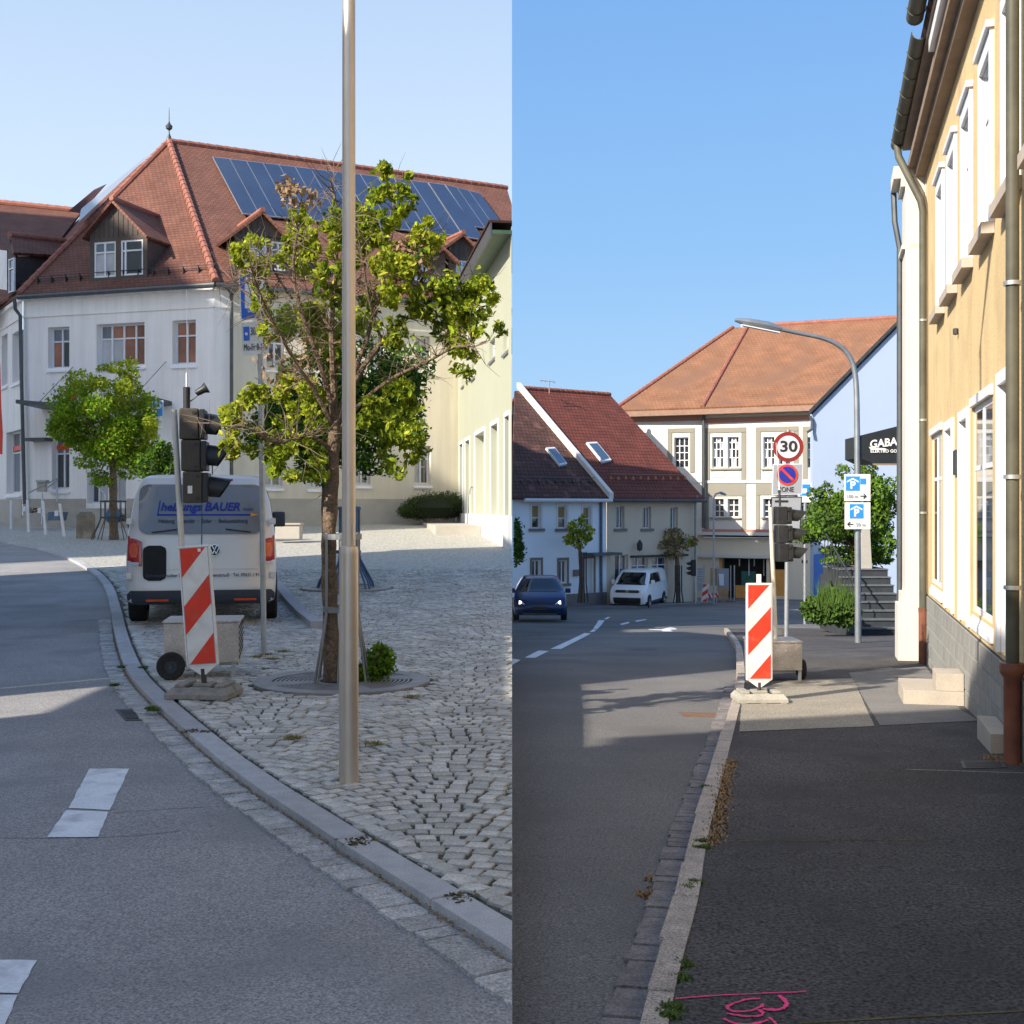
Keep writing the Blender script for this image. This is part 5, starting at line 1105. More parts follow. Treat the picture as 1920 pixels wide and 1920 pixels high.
# ---------------------------------------------------------------- vehicles
def strip(poly, fn, off, mat, name, parent, nz=8, nx=6, M=None):
    zs = [p[1] for p in poly]; z0, z1 = min(zs), max(zs); vv = []; ff = []
    for j in range(nz + 1):
        z = z0 + (z1 - z0) * (j + (1e-4 if j == 0 else (-1e-4 if j == nz else 0))) / nz; xs_ = []
        for (a, b), (c, d) in zip(poly, poly[1:] + poly[:1]):
            if (b - z) * (d - z) <= 0 and b != d: xs_.append(a + (c - a) * (z - b) / (d - b))
        xa, xb = (min(xs_), max(xs_)) if xs_ else (poly[0][0], poly[0][0])
        vv += [fn(xa + (xb - xa) * i / nx, z, off) for i in range(nx + 1)]
    for j in range(nz):
        for i in range(nx): a = j * (nx + 1) + i; ff.append((a, a + 1, a + nx + 2, a + nx + 1))
    return MB().add(vv, ff).build(name, mat, parent, local=True, smooth=True, recalc=False)
def rrect(x0, x1, z0, z1, r, top=None):
    pts = []
    for cx_, cz_, a0 in ((x1 - r, z0 + r, -90), (x1 - r, z1 - r, 0), (x0 + r, z1 - r, 90), (x0 + r, z0 + r, 180)):
        for k in range(6): a = R(a0 + 18 * k); pts.append((cx_ + r * math.cos(a), cz_ + r * math.sin(a)))
    return pts
class Car:
    def __init__(s, prof, width, name, label, cat, loc, heading, paint, low):
        s.prof = prof; s.W = lambda z: interp(width, z); s.L = max(p[0] for p in prof)
        s.root = thing(name, label, cat, loc); s.root.rotation_euler = (0, 0, heading)
        n = len(prof); cen = Vector((s.L / 2, .9))
        nr = []
        for i in range(n):
            a = Vector(prof[i - 1]); b = Vector(prof[(i + 1) % n]); t = (b - a).normalized(); nn = Vector((t.y, -t.x))
            if nn.dot(Vector(prof[i]) - cen) > 0: nn = -nn
            nr.append(nn)
        st = [(-1, .10), (-.985, .055), (-.95, .028), (-.85, .008), (-.5, 0), (0, 0), (.5, 0), (.85, .008), (.95, .028), (.985, .055), (1, .10)]
        vv = []
        for sx, e in st:
            for (y, z), nn in zip(prof, nr):
                yy = y + nn.x * e * 1.6; zz = z + nn.y * e * .6
                vv.append((sx * s.W(zz), yy, zz))
        ff = [(j * n + i, j * n + (i + 1) % n, (j + 1) * n + (i + 1) % n, (j + 1) * n + i) for j in range(len(st) - 1) for i in range(n)]
        ff += [tuple(range(n)), tuple((len(st) - 1) * n + i for i in range(n - 1, -1, -1))]
        s.body = MB().add(vv, ff).build('body', paint, s.root, local=True, smooth=True)
        s.rear = [(z, y) for y, z in prof[:low[0]]]; s.front = sorted([(z, y) for y, z in prof[low[1]:]])
    def fr(s, x, z, off): e = max(0, abs(x) / s.W(z) - .8); return Vector((x, interp(s.rear, z) + e * e * 2.6 - off, z))
    def ff(s, x, z, off): e = max(0, abs(x) / s.W(z) - .6); return Vector((x, interp(s.front, z) - e * e * 1.1 + off, z))
    def side(s, sgn): return lambda y, z, off: Vector((sgn * (s.W(z) + off), y, z))
    def wheel(s, x, y, r, w_, rimmat):
        sg = 1 if x > 0 else -1
        t = MB(T((x, y, r)) @ Matrix.Rotation(R(90) * sg, 4, 'Y')).lathe([(r * .62, -w_ / 2), (r * .93, -w_ / 2), (r, -w_ * .38), (r, w_ * .38), (r * .93, w_ / 2), (r * .62, w_ / 2)], n=22).build('wheel', rubberM, s.root, local=True, smooth=True)
        m = MB(T((x, y, r)) @ Matrix.Rotation(R(90) * sg, 4, 'Y'))
        m.lathe([(r * .64, -w_ * .3), (r * .64, w_ * .46), (r * .58, w_ * .5), (r * .55, w_ * .3), (r * .18, w_ * .34), (.001, w_ * .42)], n=20)
        m.build('rim', rimmat, t, local=True, smooth=True)
        sp = MB(T((x, y, r)) @ Matrix.Rotation(R(90) * sg, 4, 'Y'))
        for k in range(5):
            a = 2 * math.pi * k / 5; q = RZ(a); sp.add([q @ Vector(p) for p in ((.05, -.02, w_ * .42), (r * .56, -.035, w_ * .44), (r * .56, .035, w_ * .44), (.05, .02, w_ * .42), (.05, -.02, w_ * .36), (r * .56, -.035, w_ * .3), (r * .56, .035, w_ * .3), (.05, .02, w_ * .36))], [(0, 1, 2, 3), (0, 4, 5, 1), (3, 2, 6, 7), (1, 5, 6, 2)])
        o = sp.build('spokes', rimmat, t, local=True); o['kind'] = 'stuff'
        return t
silverP = mk('silver_beige_paint', (.74, .69, .62), .28, .04, .8, metal=.2, spec=.6); blueP = mk('blue_paint', (.008, .03, .11), .22, .05, 1, metal=.3, spec=.7); silver2 = mk('silver_paint', (.90, .89, .87), .3, .04, .8, metal=.0, spec=.6)
bumperM = mk('grey_bumper', (.05, .058, .07), .55, .12, 4); lampR = mk('lamp_red', (.50, .012, .01), .12, .25, 9, spec=.9); lampO = mk('lamp_orange', (.80, .10, .02), .15, .2, 12, spec=.9); chromeM = mk('chrome', (.75, .76, .78), .12, .03, 3, metal=1); headM = mk('headlight_lit', (.9, .85, .7), .2, .05, 5, emit=((1, .86, .62), 1.6)); lampClear = mk('lamp_clear', (.55, .58, .62), .15, .1, 6, spec=.9)
rimM = mk('rim_silver', (.42, .42, .42), .35, .1, 5, metal=.8); seamM = mk('seam_dark', (.03, .03, .03), .7)
VP = [(.06, .30), (.0, .34), (-.02, .46), (.0, .56), (.02, .75), (.035, 1.0), (.06, 1.18), (.16, 1.62), (.22, 1.82), (.30, 1.93), (.5, 1.975), (1.6, 1.99), (3.1, 1.96), (3.35, 1.90), (3.75, 1.62), (4.18, 1.26), (4.55, 1.12), (4.80, .98), (4.88, .82), (4.90, .60), (4.88, .40), (4.80, .27), (2.4, .25)]
VW_ = [(.2, .88), (.35, .93), (.6, .95), (1.0, .95), (1.3, .925), (1.6, .875), (1.85, .80), (1.93, .76), (2.0, .66)]
def emblem(root, c, ux, uz, r, mat_ring=chromeM, mat_bg=blackM):
    """round carmaker badge: ring with a V above a W"""
    ux = Vector(ux); uz = Vector(uz); n = ux.cross(uz); c = Vector(c)
    p = lambda x, z, d=0: c + ux * (x * r) + uz * (z * r) + n * d
    bg = MB().add([p(math.cos(a) * .95, math.sin(a) * .95, .004) for a in [2 * math.pi * k / 20 for k in range(20)]], [tuple(range(20))]).build('emblem', mat_bg, root, local=True)
    m = MB()
    for k in range(20):
        a, b = 2 * math.pi * k / 20, 2 * math.pi * (k + 1) / 20; m.add([p(math.cos(a), math.sin(a), .012), p(math.cos(b), math.sin(b), .012), p(math.cos(b) * .86, math.sin(b) * .86, .012), p(math.cos(a) * .86, math.sin(a) * .86, .012)], [(0, 1, 2, 3)])
    def bar(x0, z0, x1, z1, w_=.075): m.add([p(x0 - w_, z0, .012), p(x0 + w_, z0, .012), p(x1 + w_, z1, .012), p(x1 - w_, z1, .012)], [(0, 1, 2, 3)])
    bar(-.36, .78, -.04, .12); bar(.36, .78, .04, .12); bar(-.72, .45, -.30, -.66); bar(-.30, -.66, 0, .02); bar(0, .02, .30, -.66); bar(.30, -.66, .72, .45)
    m.build('emblem_ring', mat_ring, bg, local=True); return bg
def van(name, label, loc, heading, paint, rear):
    v = Car(VP, VW_, name, label, 'van', loc, heading, paint, (9, 13))
    # dark lower bumpers and sills
    strip(rrect(-.93, .93, .29, .475, .05), v.fr, .03, bumperM, 'rear_bumper', v.root, 4, 14)
    strip(rrect(-.92, .92, .28, .50 if rear else .62, .05), v.ff, .02, bumperM, 'front_bumper', v.root, 4, 14)
    for sg in (-1, 1):
        strip([(.2, .27), (4.7, .27), (4.7, .40), (.2, .40)], v.side(sg), .008, bumperM, 'side_sill', v.root, 2, 10)
        for y in (.98, 3.98): 
            strip([(y + .42 * math.cos(a), max(.24, .36 + .40 * math.sin(a))) for a in [2 * math.pi * k / 16 for k in range(16)]], v.side(sg), .006, seamM, 'wheel_arch', v.root, 8, 6)
            v.wheel(sg * (.86), y, .335, .23, rimM)
        sw = [(3.15, 1.30), (3.95, 1.28), (3.62, 1.62), (3.3, 1.82), (3.15, 1.84)]; strip(sw, v.side(sg), .008, glassC, 'window', v.root, 6, 4)
        strip(rrect(1.75, 3.02, 1.30, 1.80, .07), v.side(sg), .008, paint if sg > 0 and not rear else glassC, 'window', v.root, 6, 6); strip(rrect(.38, 1.62, 1.30, 1.78, .07), v.side(sg), .008, paint if not rear else glassC, 'window', v.root, 6, 6)
        for y in (3.08, 1.68): strip([(y, .42), (y + .012, .42), (y + .012, 1.86), (y, 1.86)], v.side(sg), .007, seamM, 'door_seam', v.root, 8, 1)
        MB(T((sg * 1.06, 3.72, 1.33))).box(-.10, .10, -.06, .07, -.10, .14).build('side_mirror', bumperM if rear else paint, v.root, local=True, bevel=.03)
    wsh = strip([(-.80, 1.24), (.80, 1.24), (.72, 1.84), (-.72, 1.84)], v.ff, .04, glassC, 'windscreen', v.root, 8, 8)
    if rear:
        strip(rrect(-.79, .79, 1.20, 1.84, .11), v.fr, .028, mk('van_window', (.19, .185, .175), .10, .12, 1.2, spec=.9), 'rear_window', v.root, 26, 14)
        strip([(-.006, .50), (.006, .50), (.006, 1.19), (-.006, 1.19)], v.fr, .011, seamM, 'door_seam', v.root, 8, 1)
        strip([(-.004, 1.2), (.004, 1.2), (.004, 1.86), (-.004, 1.86)], v.fr, .031, seamM, 'door_seam', v.root, 6, 1)
        for sg in (-1, 1):
            lp = strip([(sg * .93, .80), (sg * .75, .78), (sg * .745, 1.10), (sg * .84, 1.16), (sg * .925, 1.18)] if sg > 0 else [(-.75, .78), (-.93, .80), (-.925, 1.18), (-.84, 1.16), (-.745, 1.10)], v.fr, .018, lampR, 'tail_light', v.root, 5, 5)
            strip(rrect(min(sg * .79, sg * .90), max(sg * .79, sg * .90), .90, 1.08, .02), v.fr, .024, lampO, 'orange_field', lp, 3, 3)  # orange field set on the red tail light
            strip(rrect(min(sg * .77, sg * .91), max(sg * .77, sg * .91), .80, .84, .015), v.fr, .024, lampClear, 'reversing_light', lp, 2, 3)
            strip(rrect(min(sg * .40, sg * .70), max(sg * .40, sg * .70), .335, .365, .01), v.fr, .045, lampO, 'reflector', v.root, 1, 4)
            for z in (1.36, .66): MB(T((sg * .905, .10 if z > 1 else .05, z))).box(-.035, .035, -.04, .03, -.04, .04).build('hinge', paint, v.root, local=True, bevel=.008)
        strip(rrect(-.08, .40, 1.885, 1.915, .01), v.fr, .015, lampR, 'brake_light', v.root, 1, 4)
        strip(rrect(-.73, -.44, .60, 1.05, .07), v.fr, .016, rubberM, 'number_plate_panel', v.root, 16, 6)
        strip(rrect(-.92, .92, .745, .775, .01), v.fr, .014, paint, 'pressing_line', v.root, 1, 12)
        c = v.fr(.16, .985, .015); emblem(v.root, c, (1, 0, 0), (0, .03, 1), .078)
        navy = mk('van_lettering', (.012, .03, .30), .5); oran = mk('van_arrow_tip', (.85, .30, .02), .5)
        tilt = Vector((0, .222, 1)).normalized()
        def tx(s_, size, x, z, mat, **k): return text(s_, size, Mf(v.fr(x, z, .040), (1, 0, 0), tilt), mat, v.root, local=True, **k)
        tx('heizungs BAUER', .15, -.02, 1.545, navy, shear=.25, width=1.00, bold=.004); tx('GmbH', .05, .58, 1.515, navy, shear=.25)
        tx('Heizung  ·  Sanitär  ·  Solar  ·  Badausstattung', .075, .02, 1.365, mk('van_small_lettering', (.05, .055, .08), .6), width=1.12, bold=.001)
        strip([(-.56, 1.435), (.62, 1.435), (.62, 1.455), (-.56, 1.455)], v.fr, .036, navy, 'lettering_line', v.root, 1, 6); strip([(-.56, 1.435), (-.545, 1.435), (-.515, 1.63), (-.53, 1.63)], v.fr, .036, navy, 'lettering_line', v.root, 3, 1)
        strip([(.62, 1.42), (.72, 1.445), (.62, 1.47)], v.fr, .037, oran, 'arrow_tip', v.root, 2, 2)
        tx('Böhmischbrucker Straße · 92648 Vohenstrauß · Tel. 09651 / 91', .062, .02, .665, MATS['van_small_lettering'], width=1.42, bold=.001)
        MB(T(v.fr(-.06, .93, .0))).box(-.10, .0, -.045, .0, -.02, .02).build('door_handle', bumperM, v.root, local=True, bevel=.008)
        for sg in (-1, 1): MB().tube([v.fr(sg * .62, 1.22, .055), v.fr(sg * .30, 1.26, .06)], .008, 5).build('wiper', blackM, v.root, local=True)
        MB().tube([(.1, 1.2, 1.98), (.1, 1.15, 2.2)], .008, 5).build('aerial', blackM, v.root, local=True)
    else:
        g = strip(rrect(-.62, .62, .86, 1.0, .03), v.ff, .016, blackM, 'grille', v.root, 3, 8); emblem(v.root, v.ff(0, .93, .03), (-1, 0, 0), (0, 0, 1), .07)
        for sg in (-1, 1): strip([(sg * .62, .86), (sg * .90, .90), (sg * .90, 1.06), (sg * .62, 1.0)] if sg > 0 else [(-.90, .90), (-.62, .86), (-.62, 1.0), (-.90, 1.06)], v.ff, .02, lampClear, 'headlight', v.root, 3, 4)
        strip(rrect(-.80, .80, .34, .58, .04), v.ff, .03, blackM, 'lower_grille', v.root, 3, 10)
        strip(rrect(-.26, .26, .47, .56, .01), v.ff, .05, seamM, 'number_plate_panel', v.root, 1, 4)
    return v
gv = GL(378, 1175); van('silver_van', 'silver beige van seen from behind, parked at the kerb with lettering on its rear window', (gv.x, gv.y, gv.z), R(12), silverP, True)
gv = GR(1205, 1137, RDZ); hd_ = math.atan2(-(-.36), -.93)      # heading vector (-.36,-.93)
hv = Vector((-.36, -.93)).normalized(); v2 = van('white_silver_van', 'silver van parked facing the camera in front of the beige house', (0, 0, 0), 0, silver2, False)
ang = math.atan2(hv.y, hv.x) - R(90); v2.root.rotation_euler = (0, 0, ang); ctr = P(1203, 1137, gv.y); v2.root.location = Vector((ctr.x, gv.y + .4, zr(gv.y) + RDZ)) - Vector((hv.x * 2.2, hv.y * 2.2, 0))
CP = [(.12, .30), (.02, .42), (.0, .62), (.05, .85), (.14, .98), (.45, 1.28), (.75, 1.40), (1.5, 1.455), (2.3, 1.44), (2.6, 1.38), (3.15, 1.06), (3.35, .98), (3.95, .86), (4.14, .74), (4.23, .58), (4.24, .42), (4.18, .24), (2.1, .2)]
CW = [(.15, .82), (.35, .88), (.6, .90), (.9, .885), (1.1, .80), (1.3, .68), (1.42, .58), (1.5, .5)]
gc = GR(1012, 1167, RDZ); hv = Vector((-.02, -1)).normalized(); ang = math.atan2(hv.y, hv.x) - R(90)
cr = Car(CP, CW, 'blue_car', 'dark blue car driving towards the camera with its headlights on', 'car', (0, 0, 0), 0, blueP, (6, 9))
cr.root.rotation_euler = (0, 0, ang); cr.root.location = Vector((.94, gc.y, zr(gc.y) + RDZ)) - Vector((hv.x * 4.2, hv.y * 4.2, 0))
strip([(-.70, .985), (.70, .985), (.56, 1.38), (-.56, 1.38)], cr.ff, .045, glassC, 'windscreen', cr.root, 6, 8)
strip(rrect(-.50, .50, .60, .67, .02), cr.ff, .012, blackM, 'grille', cr.root, 2, 8); strip(rrect(-.86, .86, .24, .37, .03), cr.ff, .014, blackM, 'lower_grille', cr.root, 2, 10); strip(rrect(-.60, .60, .27, .30, .01), cr.ff, .024, chromeM, 'trim_line', cr.root, 1, 8)
strip(rrect(-.27, .27, .42, .54, .01), cr.ff, .02, seamM, 'number_plate_panel', cr.root, 1, 4); emblem(cr.root, cr.ff(0, .66, .03), (-1, 0, 0), (0, .2, 1), .07)
for sg in (-1, 1):
    hp = [(sg * .50, .60), (sg * .86, .64), (sg * .85, .76), (sg * .58, .70)]; strip(hp if sg > 0 else [(-.86, .64), (-.50, .60), (-.58, .70), (-.85, .76)], cr.ff, .016, lampClear, 'headlight', cr.root, 3, 4)
    strip(rrect(sg * .70 - .085, sg * .70 + .085, .615, .73, .045), cr.ff, .03, headM, 'lamp', cr.root, 3, 4)
    MB(T((sg * .96, 2.95, .98))).box(-.11, .08, -.06, .07, -.07, .09).build('side_mirror', blueP, cr.root, local=True, bevel=.03)
    sw = [(1.0, 1.0), (3.05, .98), (2.55, 1.33), (1.3, 1.36)]; strip(sw, cr.side(sg), .008, glassC, 'window', cr.root, 5, 6)
    for y in (.78, 3.40):
        strip([(y + .38 * math.cos(a), max(.2, .32 + .36 * math.sin(a))) for a in [2 * math.pi * k / 16 for k in range(16)]], cr.side(sg), .006, seamM, 'wheel_arch', cr.root, 8, 6); cr.wheel(sg * .82, y, .315, .21, rimM)
# ---------------------------------------------------------------- striped beacons
def beacon(name, label, loc, h, w_, tilt, panelz, footm, rot=0, scale=1, post_up=False):
    t = thing(name, label, 'road beacon', loc, 'red and white striped beacons'); t.rotation_euler = (0, 0, rot)
    Mt = T((0, 0, .12)) @ Matrix.Rotation(tilt, 4, 'Y') @ T((0, 0, -.12))
    m = MB(Mt); z0 = panelz; z1 = z0 + h; d = .018
    pts = [(-w_ / 2, 0, z0), (w_ / 2, 0, z0), (w_ / 2, 0, z1 - .0), (-w_ / 2, 0, z1)]
    MB(Mt).add([(-w_ / 2, -d, z0), (w_ / 2, -d, z0), (w_ / 2, -d, z1), (-w_ / 2, -d, z1), (-w_ / 2, d, z0), (w_ / 2, d, z0), (w_ / 2, d, z1), (-w_ / 2, d, z1)], [(0, 1, 2, 3), (7, 6, 5, 4), (0, 4, 5, 1), (1, 5, 6, 2), (2, 6, 7, 3), (3, 7, 4, 0)]).build('panel', whiteSign2, t, local=True, bevel=.012)
    MB(Mt).slab([(-w_ / 2 + .02, -d * .8, z0 + .002), (w_ / 2 - .02, -d * .8, z0 + .002), (.02, -d * .8, z0 - .07), (-.02, -d * .8, z0 - .07)], (0, d * 1.6, 0)).build('tongue', whiteSign2, t, local=True)
    b_ = .022; xa, xb = -w_ / 2 + b_, w_ / 2 - b_; ya = -d - .0025; H_ = h - 2 * b_; zb = z0 + b_; zt = z1 - b_; W_ = xb - xa
    fr_ = MB(Mt)
    for q in ((xa - .008, xb + .008, zt, zt + .005), (xa - .008, xb + .008, zb - .005, zb), (xa - .006, xa - .001, zb, zt), (xb + .001, xb + .006, zb, zt)): fr_.box(q[0], q[1], ya + .002, -d + .001, q[2], q[3])
    o = fr_.build('rim_line', greySign, t, local=True); o['kind'] = 'stuff'
    def st(pts_): return MB(Mt).slab([(xa + x * W_, ya, zt - y * H_) for x, y in pts_], (0, .002, 0)).build('stripe', redM, t, local=True)
    st([(0, 0), (.93, 0), (0, .25)]); st([(1, .235), (1, .485), (0, .745), (0, .50)]); st([(1, .74), (1, 1), (.06, 1)])
    MB(Mt).cyl((0, 0, .05), (0, 0, z0 - .02), .022, n=10).build('spigot', darkiron, t, local=True)
    if post_up: MB(Mt).box(-.022, .022, .0, .03, z1, z1 + .09).build('lamp_stub', whiteSign, t, local=True)
    else: MB(Mt).slab([(.035, ya - .001, z1 - .055), (.060, ya - .001, z1 - .055), (.060, ya - .001, z1 - .03), (.035, ya - .001, z1 - .03)], (0, .002, 0)).build('sticker', whiteSign, t, local=True)
    # foot: recycled plastic block with raised rails and dark strips painting shaded recesses
    fw, fd = .26, .20
    f = MB(); f.add([(-fw, -fd, .012), (fw, -fd, .012), (fw, fd, .012), (-fw, fd, .012), (-fw, -fd, .05), (fw, -fd, .05), (fw, fd, .05), (-fw, fd, .05), (-fw * .86, -fd * .62, .095), (fw * .86, -fd * .62, .095), (fw * .86, fd * .9, .095), (-fw * .86, fd * .9, .095)],
                  [(3, 2, 1, 0), (0, 1, 5, 4), (1, 2, 6, 5), (2, 3, 7, 6), (3, 0, 4, 7), (4, 5, 9, 8), (5, 6, 10, 9), (6, 7, 11, 10), (7, 4, 8, 11), (8, 9, 10, 11)])
    ft = f.build('foot', footm, t, local=True, bevel=.004)
    for x in (-.165, .165): MB().box(x - .04, x + .04, -fd * .58, fd * .85, .096, .120).build('foot_rail', footm, ft, local=True, bevel=.005)
    MB().box(-.075, .075, -.06, .09, .096, .118).build('socket', footm, ft, local=True, bevel=.004)
    for x in (-.10, .10): MB().box(x - .014, x + .014, -fd * .58, fd * .5, .0955, .0975).build('recess_shade', rubberM, ft, local=True)
    for x in (-.24, -.03, .18): MB().box(x, x + .06, -fd + .002, -fd + .08, -.0, .0118).build('foot_lug', footm, ft, local=True)
    return t
bl = GL(376, 1312); beacon('striped_beacon', 'near leaning red and white striped beacon behind the left kerb, in front of the van', (bl.x, bl.y + .12, bl.z), .985, .272, R(-4.4), .255, footM, R(-6))
br_ = GR(1427, 1318); beacon('striped_beacon', 'upright red and white striped beacon in the sun beside the right pavement kerb', (br_.x, br_.y + .1, br_.z), 1.02, .28, 0, .22, mk('base_pale', (.36, .34, .29), .85, .15, 6, fine=.12, fscale=50), R(2), post_up=True)
bf = GR(1320, 1133, RDZ); beacon('striped_beacon', 'small far striped beacon in front of the building site fence', (bf.x, bf.y, bf.z), 1.0, .35, R(6), .12, footM)
# ---------------------------------------------------------------- mobile traffic light trailers
def signal(label, loc, sc_, rot, wb, col, hz0, hh, mast_off, lean, hood=.22, boxh=.36, dirt=None, top=True, group='portable traffic lights'):
    t = thing('portable_traffic_light', label, 'traffic light', loc, group); t.rotation_euler = (0, 0, rot)
    L_ = True
    x0, x1 = -wb / 2, wb / 2; bz = .14
    bx = MB().box(x0, x1, -.25, .27, bz, bz + boxh).build('battery_box', aluM, t, local=True, bevel=.008)
    MB().box(x0 - .01, x1 + .01, -.26, .28, bz + boxh + .002, bz + boxh + .025).build('lid', aluM, t, local=True, bevel=.006)
    # raised tread bars of the checker plate
    tr = MB(); nx, nz = int(wb / .05), int(boxh / .05)
    for i in range(nx):
        for j in range(nz):
            cx_, cz_ = x0 + (i + .5) * wb / nx, bz + (j + .5) * boxh / nz; s_ = 1 if (i + j) % 2 else -1
            a = R(45) * s_; dx, dz = .017 * math.cos(a), .017 * math.sin(a); ex, ez = -.005 * math.sin(a), .005 * math.cos(a)
            tr.add([(cx_ - dx, -.2505, cz_ - dz), (cx_ + ex, -.2505, cz_ + ez), (cx_ + dx, -.2505, cz_ + dz), (cx_ - ex, -.2505, cz_ - ez), (cx_, -.2535, cz_)], [(0, 1, 4), (1, 2, 4), (2, 3, 4), (3, 0, 4)])
    o = tr.build('tread_bars', aluM, bx, local=True); o['kind'] = 'stuff'
    if col == 'left':
        for k in range(6): MB().slab([(x1 + .002, -.24, bz + .03 + k * .055), (x1 + .002, .25, bz + .10 + k * .055), (x1 + .002, .25, bz + .125 + k * .055 if k < 5 else bz + boxh - .005), (x1 + .002, -.24, bz + .052 + k * .055)], (.002, 0, 0)).build('side_stripe', rubberM, bx, local=True)
    wx = x0 + .07 if col == 'left' else x1 + .05
    wh = MB(T((wx, -.30 if col == 'left' else 0, .125)) @ Matrix.Rotation(R(90), 4, 'X' if col == 'left' else 'Y')).lathe([(.06, -.035), (.115, -.04), (.125, -.02), (.125, .02), (.115, .04), (.06, .035)], n=22).build('wheel', rubberM, t, local=True, smooth=True)
    MB(T((wx, -.30 if col == 'left' else 0, .125)) @ Matrix.Rotation(R(90), 4, 'X' if col == 'left' else 'Y')).lathe([(.001, .03), (.02, .035), (.022, .01), (.075, .012), (.078, -.03), (.001, -.03)], n=16).build('rim', galvM if col != 'left' else bumperM, wh, local=True, smooth=True)
    for x in ((x1 - .05, x0 + .04) if col == 'left' else (x1 - .02, x0 + .05)): MB().box(x - .018, x + .018, -.22, -.185, 0, bz - .002).build('leg', galvM, t, local=True)
    MB().box(x0 + .1, x1 - .02, -.02, .02, .09, .135).build('axle', galvM, t, local=True)
    mx, my = mast_off
    top_z = hz0 + 3 * hh
    MB().tube([(mx, my, bz + .05), (mx - lean * .5, my, (bz + top_z) / 2), (mx - lean, my, top_z - .01)], .027, 10).build('mast', mk('mast_cream', (.66, .61, .52), .5, .1, 5) if 'mast_cream' not in MATS else MATS['mast_cream'], t, local=True, smooth=True)
    MB().box(mx - .0, mx + .075, my - .03, my + .03, bz + .4, bz + 1.02 if col == 'left' else bz + .5).build('mast_clamp', galvM, t, local=True, bevel=.005)
    hw = .17 * sc_
    for k in range(3):
        z0 = hz0 + k * hh; ox = mx - lean * (z0 / top_z) + .05
        M_ = T((ox, my, z0))
        hsg = MB(M_).box(.0, hw, -.15 * sc_, .15 * sc_, .004, hh - .004).build('signal_housing', brownplas if col == 'left' else mk('housing_dark', (.018, .019, .021), .55, .4, 9, fine=.3) if 'housing_dark' not in MATS else (brownplas if col == 'left' else MATS['housing_dark']), t, local=True, bevel=.012)
        MB(M_).box(hw + .001, hw + .055, -.14 * sc_, .14 * sc_, .01, hh - .01).build('lens_door', blackM, hsg, local=True, bevel=.01)
        # visor: open tube slanting away, longer at the top
        vm = MB(M_ @ T((hw + .055, 0, hh / 2))); r_ = .108 * sc_; n = 14; v_ = []
        for a in range(n + 1):
            th2 = R(-50) + R(280) * a / n; y, z = r_ * math.cos(th2), r_ * math.sin(th2); ln = hood * (.35 + .65 * (z / r_ + 1) / 2)
            v_ += [(0, y, z), (ln, y * .96, z * .96 - ln * .12)]
        vm.add(v_, [(2 * i, 2 * i + 1, 2 * i + 3, 2 * i + 2) for i in range(n)]); vm.build('visor', blackM, hsg, local=True, smooth=True, recalc=False)
        MB(M_ @ T((hw + .05, 0, hh / 2))).lathe([(0, 0), (.09 * sc_, 0)], n=8).build('lens', [lampR, mk('lens_amber', (.35, .16, .01), .2) if 'lens_amber' not in MATS else MATS['lens_amber'], mk('lens_green', (.01, .12, .05), .2) if 'lens_green' not in MATS else MATS['lens_green']][2 - k], hsg, local=True)
        for zz in (.045, hh - .045): MB(M_).box(.118, .150, -.15 * sc_ - .008, -.15 * sc_, zz - .012, zz + .012).build('latch', blackM, hsg, local=True)
    if col == 'left':
        MB(T((mx - lean * .75 + .05, my, hz0))).box(.06, .10, -.158, -.151, .09, .16).build('sticker', whiteSign, t, local=True); MB().box(mx + .01, mx + .05, my - .06, my - .03, hz0 + .05, hz0 + .30).build('control_box', whiteSign2, t, local=True)
        c = Vector((mx - lean + .115, my, top_z))
        MB().cyl(c + Vector((0, 0, .002)), c + Vector((0, 0, .20)), .032, n=12).build('sensor_tube', blackM, t, local=True, smooth=True); MB().tube([c + Vector((0, 0, .2)), c + Vector((0, 0, .33))], .010, 6).build('aerial', whiteSign, t, local=True); MB().tube([c + Vector((0, 0, .33)), c + Vector((.0, 0, 1.1))], .0025, 4).build('whip_aerial', galvM, t, local=True)
        MB().tube([c + Vector((.02, 0, .06)), c + Vector((.07, 0, .10)), c + Vector((.10, 0, .13))], .006, 5).build('bracket', blackM, t, local=True)
        MB(T(c + Vector((.13, 0, .17))) @ Matrix.Rotation(R(60), 4, 'Y')).lathe([(0, -.06), (.03, -.05), (.035, .02), (.055, .06), (.0, .05)], n=10).build('camera_lamp', blackM, t, local=True, smooth=True)
    elif top:
        c = Vector((mx - lean + .12, my, top_z)); MB().tube([c, c + Vector((-.01, 0, .20))], .014, 6).build('aerial_foot', darkiron, t, local=True); MB().tube([c + Vector((-.01, 0, .2)), c + Vector((-.015, 0, .30))], .010, 6).build('aerial', whiteSign, t, local=True); MB().tube([c + Vector((-.015, 0, .3)), c + Vector((-.05, 0, .78))], .003, 4).build('whip_aerial', whiteSign, t, local=True)
    return t
sgl = GL(382, 1272); signal('portable traffic light with brown housing and checker plate box before the silver van', (sgl.x - .05, sgl.y + .22, 0), 1.0, R(8), .66, 'left', 1.58, .290, (-.145, .02), .13, hood=.20)
sgr = GR(1457, 1277); signal('portable traffic light behind the striped beacon on the sunlit right pavement', (sgr.x - .02, sgr.y + .15, zr(sgr.y)), .76, R(1), .60, 'right', 1.44, .228, (.05, 0), .08, hood=.20, boxh=.33)
